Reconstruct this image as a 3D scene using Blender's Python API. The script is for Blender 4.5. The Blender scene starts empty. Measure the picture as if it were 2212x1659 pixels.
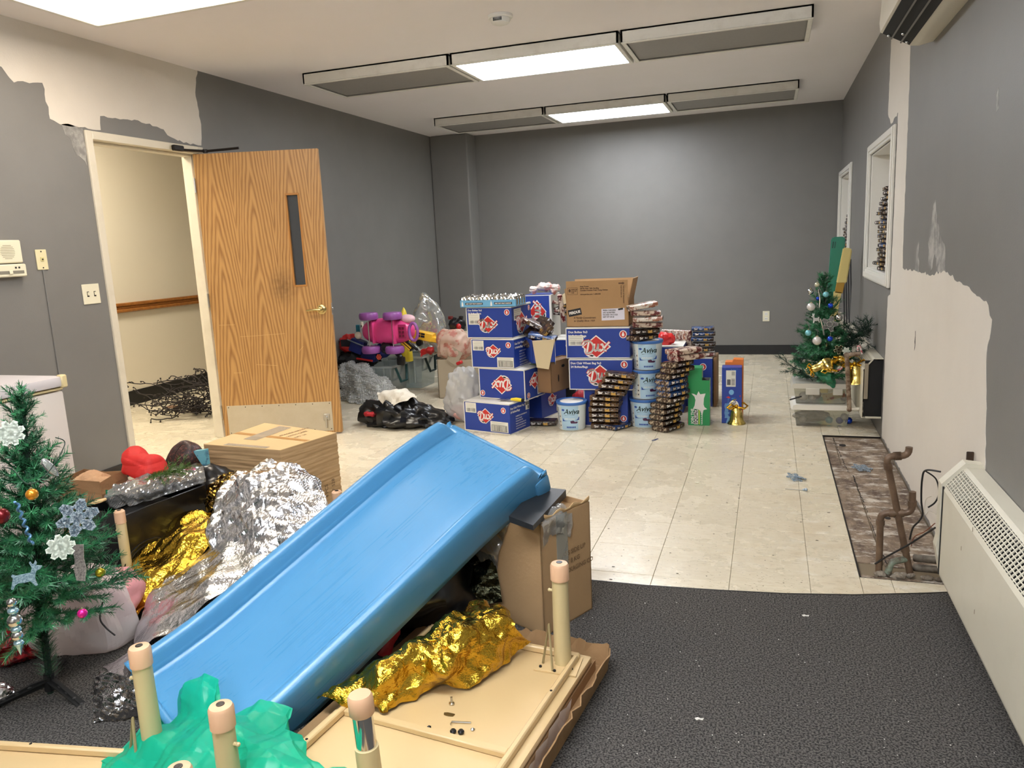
import bpy, bmesh, math, random
import numpy as np
from mathutils import Vector, Matrix, Euler, noise as mnoise
R = random.Random(7)
PI = math.pi
C = bpy.context.scene.collection
SC = bpy.context.scene

# ------------------------------------------------------------------ camera, light, exposure
CAMZ = 1.3747; FPX = 1636.33; YAW = -0.3307; PITCH = 0.1809; ROLL = -0.0470
def cam_axes():
    F = Vector((math.sin(YAW)*math.cos(PITCH), math.cos(YAW)*math.cos(PITCH), -math.sin(PITCH)))
    r = F.cross(Vector((0, 0, 1))).normalized(); u = r.cross(F)
    return (r*math.cos(ROLL)+u*math.sin(ROLL), -r*math.sin(ROLL)+u*math.cos(ROLL), F)
AX, AU, AF = cam_axes()
cam_d = bpy.data.cameras.new('camera'); cam = bpy.data.objects.new('camera', cam_d); C.objects.link(cam)
cam_d.sensor_width = 36; cam_d.lens = 36*FPX/2212; cam_d.clip_start = .02
m = Matrix.Identity(4)
for i in range(3):
    m[i][0] = AX[i]; m[i][1] = AU[i]; m[i][2] = -AF[i]
m[2][3] = CAMZ
cam.matrix_world = m
SC.camera = cam
SC.view_settings.view_transform = 'Standard'; SC.view_settings.look = 'None'
SC.view_settings.gamma = 1; SC.view_settings.use_curve_mapping = False
SC.view_settings.exposure = 1.68
world = bpy.data.worlds.new('world'); SC.world = world; world.use_nodes = True
world.node_tree.nodes['Background'].inputs[0].default_value = (.8, .85, 1, 1)
world.node_tree.nodes['Background'].inputs[1].default_value = 0.3
LIT = 9.0          # radiance of the lit ceiling panels
LIT_NEAR = 6.0

def at(px, py, X=None, Y=None, Z=None):
    d = AX*(px-1106) - AU*(py-829.5) + AF*FPX
    if X is not None: t = X/d.x
    elif Y is not None: t = Y/d.y
    else: t = (Z-CAMZ)/d.z
    return Vector((d.x*t, d.y*t, CAMZ+d.z*t))

XL, XR, YB, YN, ZC = -3.965, .723, 9.142, -2.6, 2.73

# ------------------------------------------------------------------ materials
def lin(c):
    return tuple(((v/255)/12.92 if v/255 <= .04045 else ((v/255+.055)/1.055)**2.4) for v in c)+(1,)
MATS = {}
def M(name, col=(128, 128, 128), rough=.5, metal=0, spec=.5, noise=None, bump=None, emit=None, coat=0, sheen=0, alpha=1, col2=None, rnd=0, trans=0, coord='Object', stretch=None):
    """noise=(scale, amount) blends towards col2 (or a darker col); bump=(scale, strength)"""
    if name in MATS: return MATS[name]
    mt = bpy.data.materials.new(name); mt.use_nodes = True; nt = mt.node_tree; N = nt.nodes; L = nt.links
    b = N['Principled BSDF']
    b.inputs['Base Color'].default_value = lin(col); b.inputs['Roughness'].default_value = rough
    b.inputs['Metallic'].default_value = metal; b.inputs['Specular IOR Level'].default_value = spec
    b.inputs['Coat Weight'].default_value = coat; b.inputs['Alpha'].default_value = alpha
    b.inputs['Sheen Weight'].default_value = sheen
    if emit: b.inputs['Emission Color'].default_value = lin(emit[0]); b.inputs['Emission Strength'].default_value = emit[1]
    tc = None
    if noise or bump:
        tc = N.new('ShaderNodeTexCoord'); mp = N.new('ShaderNodeMapping'); L.new(tc.outputs[coord], mp.inputs[0])
        if stretch: mp.inputs['Scale'].default_value = stretch
    if noise:
        n = N.new('ShaderNodeTexNoise'); n.inputs['Scale'].default_value = noise[0]; n.inputs['Detail'].default_value = 6
        n.inputs['Roughness'].default_value = .62
        L.new(mp.outputs[0], n.inputs['Vector'])
        r = N.new('ShaderNodeMapRange'); r.inputs[1].default_value = noise[2] if len(noise) > 2 else .35; r.inputs[2].default_value = noise[3] if len(noise) > 3 else .65
        r.inputs[4].default_value = noise[1]
        L.new(n.outputs['Fac'], r.inputs[0])
        mx = N.new('ShaderNodeMix'); mx.data_type = 'RGBA'
        mx.inputs[6].default_value = lin(col); mx.inputs[7].default_value = lin(col2) if col2 else tuple(v*.5 for v in lin(col)[:3])+(1,)
        L.new(r.outputs[0], mx.inputs[0]); L.new(mx.outputs[2], b.inputs['Base Color']); last = mx
    if rnd:
        oi = N.new('ShaderNodeObjectInfo'); hs = N.new('ShaderNodeHueSaturation')
        r2 = N.new('ShaderNodeMapRange'); r2.inputs[3].default_value = 1-rnd; r2.inputs[4].default_value = 1+rnd
        L.new(oi.outputs['Random'], r2.inputs[0]); L.new(r2.outputs[0], hs.inputs['Value'])
        if noise: L.new(last.outputs[2], hs.inputs['Color'])
        else: hs.inputs['Color'].default_value = lin(col)
        L.new(hs.outputs[0], b.inputs['Base Color'])
    if bump:
        n = N.new('ShaderNodeTexNoise'); n.inputs['Scale'].default_value = bump[0]; n.inputs['Detail'].default_value = 4
        L.new(mp.outputs[0], n.inputs['Vector'])
        bp = N.new('ShaderNodeBump'); bp.inputs['Strength'].default_value = bump[1]; bp.inputs['Distance'].default_value = .01
        L.new(n.outputs['Fac'], bp.inputs['Height']); L.new(bp.outputs[0], b.inputs['Normal'])
    if trans:   # thin translucent sheet: let part of the light through
        tr = N.new('ShaderNodeBsdfTranslucent'); tr.inputs[0].default_value = lin(col)
        tp = N.new('ShaderNodeBsdfTransparent'); tp.inputs[0].default_value = lin(tuple(min(255, v+60) for v in col))
        m1 = N.new('ShaderNodeMixShader'); m1.inputs[0].default_value = .35
        L.new(b.outputs[0], m1.inputs[1]); L.new(tr.outputs[0], m1.inputs[2])
        m2 = N.new('ShaderNodeMixShader'); m2.inputs[0].default_value = trans
        L.new(m1.outputs[0], m2.inputs[1]); L.new(tp.outputs[0], m2.inputs[2])
        L.new(m2.outputs[0], N['Material Output'].inputs[0])
    mt.diffuse_color = lin(col)
    MATS[name] = mt
    return mt
def clear(name, tint=(240, 243, 240), body=.12, rough=.08, bcol=(220, 222, 218)):
    """clear plastic film: transparent, a little milky, glossy"""
    if name in MATS: return MATS[name]
    mt = bpy.data.materials.new(name); mt.use_nodes = True; nt = mt.node_tree; N = nt.nodes; L = nt.links
    N.remove(N['Principled BSDF'])
    tp = N.new('ShaderNodeBsdfTransparent'); tp.inputs[0].default_value = lin(tint)
    df = N.new('ShaderNodeBsdfDiffuse'); df.inputs[0].default_value = lin(bcol)
    gl = N.new('ShaderNodeBsdfGlossy'); gl.inputs['Roughness'].default_value = rough; gl.inputs[0].default_value = (1, 1, 1, 1)
    m1 = N.new('ShaderNodeMixShader'); m1.inputs[0].default_value = body
    L.new(tp.outputs[0], m1.inputs[1]); L.new(df.outputs[0], m1.inputs[2])
    fr = N.new('ShaderNodeFresnel'); fr.inputs[0].default_value = 1.6
    ad = N.new('ShaderNodeMath'); ad.operation = 'ADD'; ad.inputs[1].default_value = .05; L.new(fr.outputs[0], ad.inputs[0])
    m2 = N.new('ShaderNodeMixShader'); L.new(ad.outputs[0], m2.inputs[0])
    L.new(m1.outputs[0], m2.inputs[1]); L.new(gl.outputs[0], m2.inputs[2]); L.new(m2.outputs[0], N['Material Output'].inputs[0])
    MATS[name] = mt
    return mt

def oak():
    if 'oak' in MATS: return MATS['oak']
    mt = bpy.data.materials.new('oak_veneer'); mt.use_nodes = True; N = mt.node_tree.nodes; L = mt.node_tree.links
    b = N['Principled BSDF']; b.inputs['Roughness'].default_value = .38; b.inputs['Specular IOR Level'].default_value = .45
    tc = N.new('ShaderNodeTexCoord'); sp = N.new('ShaderNodeSeparateXYZ'); L.new(tc.outputs['Object'], sp.inputs[0])
    def math_(op, a, bb=None, c=None):
        n = N.new('ShaderNodeMath'); n.operation = op
        for i, v in enumerate((a, bb, c)):
            if v is None: continue
            if isinstance(v, (int, float)): n.inputs[i].default_value = v
            else: L.new(v, n.inputs[i])
        return n.outputs[0]
    # three flitches of cathedral figure side by side
    x = math_('PINGPONG', math_('ADD', sp.outputs[0], .02), .14)
    x = math_('SUBTRACT', .14, x)
    mp = N.new('ShaderNodeMapping'); mp.inputs['Scale'].default_value = (5, 5, .9); L.new(tc.outputs['Object'], mp.inputs[0])
    n1 = N.new('ShaderNodeTexNoise'); n1.inputs['Scale'].default_value = 1.5; n1.inputs['Detail'].default_value = 3; L.new(mp.outputs[0], n1.inputs[0])
    xx = math_('MULTIPLY', math_('POWER', x, 1.3), 62)
    u = math_('ADD', math_('ADD', xx, math_('MULTIPLY', sp.outputs[2], 3.4)), math_('MULTIPLY', n1.outputs[0], 2.4))
    w = math_('ABSOLUTE', math_('SINE', math_('MULTIPLY', u, 3.6)))
    w = math_('POWER', w, 1.6)
    mp2 = N.new('ShaderNodeMapping'); mp2.inputs['Scale'].default_value = (160, 160, 4); L.new(tc.outputs['Object'], mp2.inputs[0])
    n2 = N.new('ShaderNodeTexNoise'); n2.inputs['Scale'].default_value = 1; n2.inputs['Detail'].default_value = 2; L.new(mp2.outputs[0], n2.inputs[0])
    t = math_('ADD', math_('MULTIPLY', w, .5), math_('MULTIPLY', n2.outputs[0], .7))
    cr = N.new('ShaderNodeValToRGB'); cr.color_ramp.elements[0].position = .25; cr.color_ramp.elements[0].color = lin((146, 102, 56))
    cr.color_ramp.elements[1].position = .85; cr.color_ramp.elements[1].color = lin((194, 150, 92))
    L.new(t, cr.inputs[0]); L.new(cr.outputs[0], b.inputs['Base Color'])
    # worn grubby spot by the handle
    vd = N.new('ShaderNodeVectorMath'); vd.operation = 'DISTANCE'
    mp3 = N.new('ShaderNodeMapping'); mp3.inputs['Scale'].default_value = (1, 0, .75); L.new(tc.outputs['Object'], mp3.inputs[0]); L.new(mp3.outputs[0], vd.inputs[0]); vd.inputs[1].default_value = (.56, 0, .855)
    n3 = N.new('ShaderNodeTexNoise'); n3.inputs['Scale'].default_value = 30; L.new(tc.outputs['Object'], n3.inputs[0])
    f = math_('MULTIPLY', math_('SUBTRACT', 1, math_('MULTIPLY', vd.outputs['Value'], 8)), n3.outputs[0])
    f = math_('MAXIMUM', f, 0)
    mx = N.new('ShaderNodeMix'); mx.data_type = 'RGBA'; L.new(f, mx.inputs[0]); L.new(cr.outputs[0], mx.inputs[6]); mx.inputs[7].default_value = lin((70, 45, 20))
    L.new(mx.outputs[2], b.inputs['Base Color'])
    MATS['oak'] = mt
    return mt

def tile_mat():
    mt = bpy.data.materials.new('vinyl_tile'); mt.use_nodes = True; N = mt.node_tree.nodes; L = mt.node_tree.links
    b = N['Principled BSDF']; b.inputs['Roughness'].default_value = .33; b.inputs['Specular IOR Level'].default_value = .4
    tc = N.new('ShaderNodeNewGeometry')
    def nz(scale, st, lo, hi, det=5, rough=.6):
        mp = N.new('ShaderNodeMapping'); mp.inputs['Scale'].default_value = st; L.new(tc.outputs['Position'], mp.inputs[0])
        n = N.new('ShaderNodeTexNoise'); n.inputs['Scale'].default_value = scale; n.inputs['Detail'].default_value = det; n.inputs['Roughness'].default_value = rough
        L.new(mp.outputs[0], n.inputs[0])
        r = N.new('ShaderNodeMapRange'); r.inputs[1].default_value = lo; r.inputs[2].default_value = hi; L.new(n.outputs[0], r.inputs[0])
        return r.outputs[0]
    def mix(f, a, bb, k=1):
        mx = N.new('ShaderNodeMix'); mx.data_type = 'RGBA'
        if k != 1:
            mm = N.new('ShaderNodeMath'); mm.operation = 'MULTIPLY'; mm.inputs[1].default_value = k; L.new(f, mm.inputs[0]); f = mm.outputs[0]
        L.new(f, mx.inputs[0])
        for i, v in ((6, a), (7, bb)):
            if isinstance(v, tuple): mx.inputs[i].default_value = v
            else: L.new(v, mx.inputs[i])
        return mx.outputs[2]
    c = mix(nz(18, (1, 2.6, 1), .35, .7), lin((216, 206, 182)), lin((207, 195, 168)))
    c = mix(nz(26, (1, 3.2, 1), .62, .66, 2), c, lin((172, 158, 132)), .5)
    c = mix(nz(38, (1.6, 3, 1), .70, .72, 1), c, lin((105, 92, 74)), .8)
    c = mix(nz(22, (1, 3, 1), .66, .70, 3), c, lin((226, 218, 198)), .7)
    # old traffic dirt, heavier by the pulled-up strip on the right
    sp = N.new('ShaderNodeSeparateXYZ'); L.new(tc.outputs['Position'], sp.inputs[0])
    g = N.new('ShaderNodeMapRange'); g.inputs[1].default_value = -.35; g.inputs[2].default_value = .35; L.new(sp.outputs[0], g.inputs[0])
    d = nz(3.2, (1, 1.2, 1), .5, .68)
    mm = N.new('ShaderNodeMath'); mm.operation = 'MULTIPLY'; L.new(d, mm.inputs[0]); L.new(g.outputs[0], mm.inputs[1])
    c = mix(mm.outputs[0], c, lin((168, 143, 104)), .4)
    e = nz(5, (1, 2, 1), .54, .64, 8, .75)
    m2 = N.new('ShaderNodeMath'); m2.operation = 'MULTIPLY'; L.new(e, m2.inputs[0]); L.new(g.outputs[0], m2.inputs[1])
    c = mix(m2.outputs[0], c, lin((232, 228, 216)), .6)
    oi = N.new('ShaderNodeObjectInfo'); hs = N.new('ShaderNodeHueSaturation')
    r2 = N.new('ShaderNodeMapRange'); r2.inputs[3].default_value = .965; r2.inputs[4].default_value = 1.02
    L.new(oi.outputs['Random'], r2.inputs[0]); L.new(r2.outputs[0], hs.inputs['Value']); L.new(c, hs.inputs['Color']); L.new(hs.outputs[0], b.inputs['Base Color'])
    rr = N.new('ShaderNodeMapRange'); rr.inputs[3].default_value = .25; rr.inputs[4].default_value = .5; L.new(d, rr.inputs[0]); L.new(rr.outputs[0], b.inputs['Roughness'])
    return mt

# ------------------------------------------------------------------ mesh builder
class MB:
    def __init__(s): s.v = []; s.f = []; s.T = Matrix.Identity(4)
    def add(s, vs, fs, T=None):
        T = s.T @ T if T is not None else s.T; o = len(s.v)
        s.v += [tuple(T @ Vector(p)) for p in vs]; s.f += [tuple(i+o for i in f) for f in fs]; return s
    def box(s, x0, x1, y0, y1, z0, z1, bev=0, T=None):
        if bev <= 0:
            vs = [(x, y, z) for z in (z0, z1) for y in (y0, y1) for x in (x0, x1)]
            return s.add(vs, [(0, 2, 3, 1), (4, 5, 7, 6), (0, 1, 5, 4), (2, 6, 7, 3), (0, 4, 6, 2), (1, 3, 7, 5)], T)
        bm = bmesh.new(); bmesh.ops.create_cube(bm, size=1)
        for v in bm.verts: v.co = Vector(((x0+x1)/2+v.co.x*(x1-x0), (y0+y1)/2+v.co.y*(y1-y0), (z0+z1)/2+v.co.z*(z1-z0)))
        b = min(bev, .49*min(x1-x0, y1-y0, z1-z0))
        bmesh.ops.bevel(bm, geom=bm.edges[:], offset=b, segments=2 if b > .006 else 1, affect='EDGES', profile=.6)
        bm.verts.index_update()
        s.add([tuple(v.co) for v in bm.verts], [tuple(v.index for v in f.verts) for f in bm.faces], T); bm.free(); return s
    def tube(s, pts, r, seg=8, radii=None, caps=True, T=None):
        pts = [Vector(p) for p in pts]; n = len(pts); vs = []; fs = []
        t0 = (pts[1]-pts[0]).normalized(); up = Vector((0, 0, 1)) if abs(t0.z) < .9 else Vector((1, 0, 0))
        a = t0.cross(up).normalized()
        for i, p in enumerate(pts):
            t = (pts[min(i+1, n-1)]-pts[max(i-1, 0)]).normalized()
            a = (a - t*a.dot(t)); a = a.normalized() if a.length > 1e-6 else t.orthogonal().normalized()
            bb = t.cross(a); rr = radii[i] if radii else r
            for k in range(seg):
                an = 2*PI*k/seg; vs.append(p+(a*math.cos(an)+bb*math.sin(an))*rr)
        for i in range(n-1):
            for k in range(seg):
                k2 = (k+1) % seg; fs.append((i*seg+k, i*seg+k2, (i+1)*seg+k2, (i+1)*seg+k))
        if caps: fs.append(tuple(range(seg))[::-1]); fs.append(tuple(range((n-1)*seg, n*seg)))
        return s.add(vs, fs, T)
    def lathe(s, prof, seg=24, T=None, caps=True):
        vs = []; fs = []; n = len(prof)
        for r, z in prof:
            for k in range(seg):
                a = 2*PI*k/seg; vs.append((r*math.cos(a), r*math.sin(a), z))
        for i in range(n-1):
            for k in range(seg):
                k2 = (k+1) % seg; fs.append((i*seg+k, i*seg+k2, (i+1)*seg+k2, (i+1)*seg+k))
        if caps: fs.append(tuple(range(seg))[::-1]); fs.append(tuple(range((n-1)*seg, n*seg)))
        return s.add(vs, fs, T)
    def sphere(s, c, r, seg=16, ring=10, T=None):
        sx = r if not isinstance(r, (int, float)) else (r, r, r)
        vs = [(c[0], c[1], c[2]-sx[2])]; fs = []
        for j in range(1, ring):
            p = PI*j/ring
            for k in range(seg):
                a = 2*PI*k/seg; vs.append((c[0]+sx[0]*math.sin(p)*math.cos(a), c[1]+sx[1]*math.sin(p)*math.sin(a), c[2]-sx[2]*math.cos(p)))
        vs.append((c[0], c[1], c[2]+sx[2])); L = len(vs)-1
        for k in range(seg):
            k2 = (k+1) % seg
            fs.append((0, 1+k2, 1+k)); fs.append((L, L-seg+k, L-seg+k2))
            for j in range(ring-2): fs.append((1+j*seg+k, 1+j*seg+k2, 1+(j+1)*seg+k2, 1+(j+1)*seg+k))
        return s.add(vs, fs, T)
    def prism(s, poly, d0, d1, axis='z', T=None):
        """extrude a 2D outline; axis y: poly is (x,z); axis x: poly is (y,z)"""
        n = len(poly)
        def P(p, d): return (p[0], p[1], d) if axis == 'z' else ((p[0], d, p[1]) if axis == 'y' else (d, p[0], p[1]))
        vs = [P(p, d0) for p in poly]+[P(p, d1) for p in poly]
        fs = [tuple(range(n))[::-1], tuple(range(n, 2*n))]+[(i, (i+1) % n, n+(i+1) % n, n+i) for i in range(n)]
        return s.add(vs, fs, T)
    def poly(s, pts, T=None): return s.add(pts, [tuple(range(len(pts)))], T)
    def grid(s, G, T=None):
        ny, nx = len(G), len(G[0]); vs = [tuple(p) for row in G for p in row]
        fs = [(j*nx+i, j*nx+i+1, (j+1)*nx+i+1, (j+1)*nx+i) for j in range(ny-1) for i in range(nx-1)]
        return s.add(vs, fs, T)
    def mesh(s, name, mat, smooth=False, angle=None):
        me = bpy.data.meshes.new(name); me.from_pydata(s.v, [], s.f); me.validate()
        bm = bmesh.new(); bm.from_mesh(me)
        if len(bm.faces) < 60000: bmesh.ops.recalc_face_normals(bm, faces=bm.faces[:])
        bm.to_mesh(me); bm.free()
        if mat: me.materials.append(mat)
        if smooth:
            for p in me.polygons: p.use_smooth = True
            if smooth != 'all': me.set_sharp_from_angle(angle=math.radians(11 if smooth == 'crisp' else 38))
        me.update(); return me
    def obj(s, name, mat, parent=None, smooth=True, loc=None, rot=None):
        o = bpy.data.objects.new(name, s.mesh(name, mat, smooth)); C.objects.link(o)
        if parent: o.parent = parent
        if loc is not None: o.location = loc
        if rot is not None: o.rotation_euler = rot
        return o

def tag(o, label=None, cat=None, group=None, kind=None):
    if label: o['label'] = label
    if cat: o['category'] = cat
    if group: o['group'] = group
    if kind: o['kind'] = kind
    return o
def thing(name, label, cat, loc=(0, 0, 0), rz=0, group=None, rot=None):
    o = bpy.data.objects.new(name, None); C.objects.link(o); o.location = loc
    o.rotation_euler = rot if rot else (0, 0, rz); o.empty_display_size = .05
    return tag(o, label, cat, group)
def struct(name, mb, mat, parent=None, smooth=False):
    o = mb.obj(name, mat, parent, smooth)
    if not parent: o['kind'] = 'structure'
    return o
def single(name, mb, mat, label, cat, group=None, smooth=True, kind=None, base=None):
    """world-coordinate mesh as one thing; origin moved to its base"""
    vs = np.array(mb.v); b = base if base else (float(vs[:, 0].mean()), float(vs[:, 1].mean()), float(vs[:, 2].min()))
    mb.v = [(x-b[0], y-b[1], z-b[2]) for x, y, z in mb.v]
    return tag(mb.obj(name, mat, None, smooth, loc=b), label, cat, group, kind)
def recenter(mb):
    vs = np.array(mb.v); b = (float(vs[:, 0].mean()), float(vs[:, 1].mean()), float(vs[:, 2].min()))
    mb.v = [(x-b[0], y-b[1], z-b[2]) for x, y, z in mb.v]; return b
def kids(o): return [c for c in bpy.data.objects if c.parent == o]
def copy_tree(o, parent=None, loc=None, rz=None, rot=None, label=None, scale=None):
    ch = kids(o); c = o.copy(); C.objects.link(c)
    if parent: c.parent = parent
    if loc is not None: c.location = loc
    if rz is not None: c.rotation_euler = (0, 0, rz)
    if rot is not None: c.rotation_euler = rot
    if scale is not None: c.scale = (scale,)*3
    if label: c['label'] = label
    for k in ch: copy_tree(k, c)
    return c

def tri(x): return np.abs(((x/(2*PI)) % 1.0)*4-2)-1
def crumple(P, amp, freq, seed, n=6, warp=.0):
    """continuous piecewise-planar folds: sum of triangle waves in random directions"""
    r = np.random.RandomState(seed); P = np.asarray(P, float)
    if warp:
        Q = P.copy()
        for k in range(3):
            d = r.randn(3); d /= np.linalg.norm(d); Q[:, k] += warp*np.sin(P@d*freq*.45+r.rand()*6)
        P = Q
    f = np.zeros(len(P)); tot = 0
    for i in range(n):
        d = r.randn(3); d /= np.linalg.norm(d); q = freq*(.6+1.9*r.rand()); a = 1/(q/freq)
        f += a*tri(P@d*q*3.6+r.rand()*6.28); tot += a
    return amp*f/tot*1.7
def blob(center, rad, seed, amp=.03, freq=14, seg=48, ring=32, pw=1.0, floor=None, warp=.02, top=None, n=6, sq=1.0):
    """bag-like lump: squashed ellipsoid with folds, flattened at the bottom"""
    mb = MB(); mb.sphere((0, 0, 0), 1.0, seg, ring); V = np.array(mb.v)
    if sq != 1: V = np.sign(V)*np.abs(V)**sq
    nrm = V/np.linalg.norm(V, axis=1)[:, None]
    V = V*np.array(rad); 
    V = V+nrm*crumple(V, amp, freq, seed, n, warp)[:, None]
    if top is not None: V = top(V)
    V = V+np.array(center)
    if floor is not None: V[:, 2] = np.maximum(V[:, 2], floor+.002*np.sin(V[:, 0]*90)*np.sin(V[:, 1]*80)+.002)
    mb.v = [tuple(p) for p in V]; return mb
def patch(ctrl, nu, nv, seed=0, amp=.02, freq=20, warp=.02, n=6, edge=0, ten=.45, fine=.22):
    """smooth surface through a grid of 3D control points, then folded"""
    A = np.array([[tuple(p) for p in row] for row in ctrl], float)
    def interp(Ar, n_, axis):
        m_ = Ar.shape[axis]; t = np.linspace(0, m_-1, n_); out = []
        Ar = np.moveaxis(Ar, axis, 0)
        for x in t:
            i = min(int(x), m_-2); f = x-i
            p0 = Ar[max(i-1, 0)]; p1 = Ar[i]; p2 = Ar[i+1]; p3 = Ar[min(i+2, m_-1)]
            out.append(ten*.5*((2*p1)+(-p0+p2)*f+(2*p0-5*p1+4*p2-p3)*f*f+(-p0+3*p1-3*p2+p3)*f**3)+(1-ten)*(p1*(1-f)+p2*f))
        return np.moveaxis(np.array(out), 0, axis)
    G = interp(interp(A, nv, 0), nu, 1)
    du = np.gradient(G, axis=1); dv = np.gradient(G, axis=0); N_ = np.cross(du, dv); N_ /= (np.linalg.norm(N_, axis=2)[..., None]+1e-9)
    c = (crumple(G.reshape(-1, 3), amp, freq, seed, n, warp)+crumple(G.reshape(-1, 3), amp*fine, freq*3.2, seed+9, 5, warp*.3)).reshape(G.shape[:2])
    G = G+N_*c[..., None]
    if edge:
        r = np.random.RandomState(seed+5)
        for k in range(nu):
            G[0, k] += r.randn(3)*edge*.4; G[-1, k] += r.randn(3)*edge*.4
    mb = MB(); mb.grid(G.tolist()); return mb

# lettering -----------------------------------------------------------
FONTC = {}
def text_mesh(body, size, bold=0, shear=0, align='LEFT'):
    key = (body, size, bold, shear, align)
    if key in FONTC: return FONTC[key]
    cu = bpy.data.curves.new('lettering', 'FONT'); cu.body = body; cu.size = size; cu.shear = shear; cu.offset = bold
    cu.align_x = align; cu.resolution_u = 2
    o = bpy.data.objects.new('tmp', cu); C.objects.link(o)
    bpy.context.view_layer.update()
    me = bpy.data.meshes.new_from_object(o.evaluated_get(bpy.context.evaluated_depsgraph_get()))
    me.name = 'lettering'
    bpy.data.objects.remove(o); FONTC[key] = me; return me
def text(body, size, mat, parent, loc, rot=(PI/2, 0, 0), bold=0, shear=0, align='LEFT', name='lettering', sx=1):
    me = text_mesh(body, size, bold, shear, align).copy(); me.materials.clear(); me.materials.append(mat)
    o = bpy.data.objects.new(name, me); C.objects.link(o); o.parent = parent; o.location = loc; o.rotation_euler = rot
    o.scale = (sx, 1, 1)
    return o

# ------------------------------------------------------------------ palette
wallg = M('grey_wall_paint', (122, 120, 116), .48, noise=(3, .12), bump=(180, .06))
primer = M('cream_primer', (214, 207, 195), .6, noise=(2.5, .25, .4, .7), col2=(196, 188, 174), bump=(120, .08))
primer_thin = M('thin_primer', (170, 167, 161), .6, noise=(14, .9, .4, .6), col2=(122, 121, 118))
ceilm = M('ceiling_paint', (243, 238, 238), .75, noise=(1.2, .35, .4, .7), col2=(234, 231, 226), bump=(150, .05))
tilem = tile_mat()
grout = M('tile_joint', (120, 106, 84), .9)
carpetm = M('charcoal_carpet', (116, 112, 107), .95, spec=.1, noise=(170, 1, .42, .58), col2=(54, 53, 52), bump=(300, .9))
rubber = M('black_rubber', (22, 22, 23), .4)
cream = M('cream_enamel', (206, 200, 180), .4, noise=(7, .25, .5, .75), col2=(186, 178, 156))
trimw = M('white_gloss_trim', (226, 223, 214), .35)
hallw = M('hall_wall_paint', (226, 216, 194), .55, bump=(140, .04))
plate = M('ivory_plastic', (228, 222, 196), .35)
whitep = M('white_plastic', (235, 233, 226), .35)
steel = M('brushed_steel', (190, 188, 182), .28, metal=1)
brass = M('worn_brass', (196, 176, 122), .25, metal=1)
darkm = M('dark_metal', (45, 42, 40), .45, metal=.7)
black = M('black_plastic', (16, 16, 17), .35)
blackm = M('matt_black', (12, 12, 12), .7)
oakm = oak()
railw = M('oak_rail', (170, 110, 50), .4, noise=(30, .6), col2=(120, 72, 30), stretch=(.2, 1, 1))

def wall_x(x0, x1, ya, yb, z0, z1, holes):
    """wall slab along Y with rectangular holes (y0,y1,z0,z1) sorted by y"""
    mb = MB(); y = ya
    for (h0, h1, b0, b1) in holes:
        mb.box(x0, x1, y, h0, z0, z1)
        if b0 > z0: mb.box(x0, x1, h0, h1, z0, b0)
        if b1 < z1: mb.box(x0, x1, h0, h1, b1, z1)
        y = h1
    mb.box(x0, x1, y, yb, z0, z1); return mb

DY0, DY1, DZ = 3.80, 4.73, 2.135
wl = struct('wall_left', wall_x(XL-.13, XL, YN, YB+.15, 0, ZC, [(DY0-.02, DY1+.02, 0, DZ+.02)]), wallg)
W1 = (5.36, 6.49, 1.07, 1.92); W2 = (7.98, 9.04, 1.07, 1.92)
wr = struct('wall_right', wall_x(XR, XR+.25, YN, YB+.15, 0, ZC, [W1, W2]), wallg)
mb = MB(); mb.box(XL-.13, XR+.25, YB, YB+.15, 0, ZC); wb = struct('wall_back', mb, wallg)
mb = MB(); mb.box(XL+.001, -3.47, 8.86, YB-.001, 0, ZC, bev=.02); struct('wall_back_column', mb, wallg)
mb = MB(); mb.box(XL-.13, XR+.25, YN-.15, YN, 0, ZC); struct('wall_front', mb, primer)
mb = MB(); mb.box(-6.15, XR+.25, YN-.15, YB+.15, ZC, ZC+.12); ceil = struct('ceiling', mb, ceilm)
# hallway beyond the door
mb = MB(); mb.box(-6.06, -5.93, 2.2, YB, 0, ZC); struct('wall_hall', mb, hallw)
mb = MB(); mb.box(-5.93, XL-.13, 2.1, 2.2, 0, ZC); mb.box(-5.93, XL-.13, YB-.1, YB, 0, ZC); struct('wall_hall_end', mb, hallw)
mb = MB(); mb.box(-5.93, -5.915, 2.2, YB-.1, 0, .14, bev=.004); struct('baseboard_hall', mb, rubber)
mb = MB()
for z, d, h in ((.985, .035, .03), (.955, .022, .03), (.925, .04, .03)): mb.box(-5.93, -5.93+d, 2.2, YB-.1, z-h/2, z+h/2, bev=.006)
struct('trim_1', mb, railw)

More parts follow.
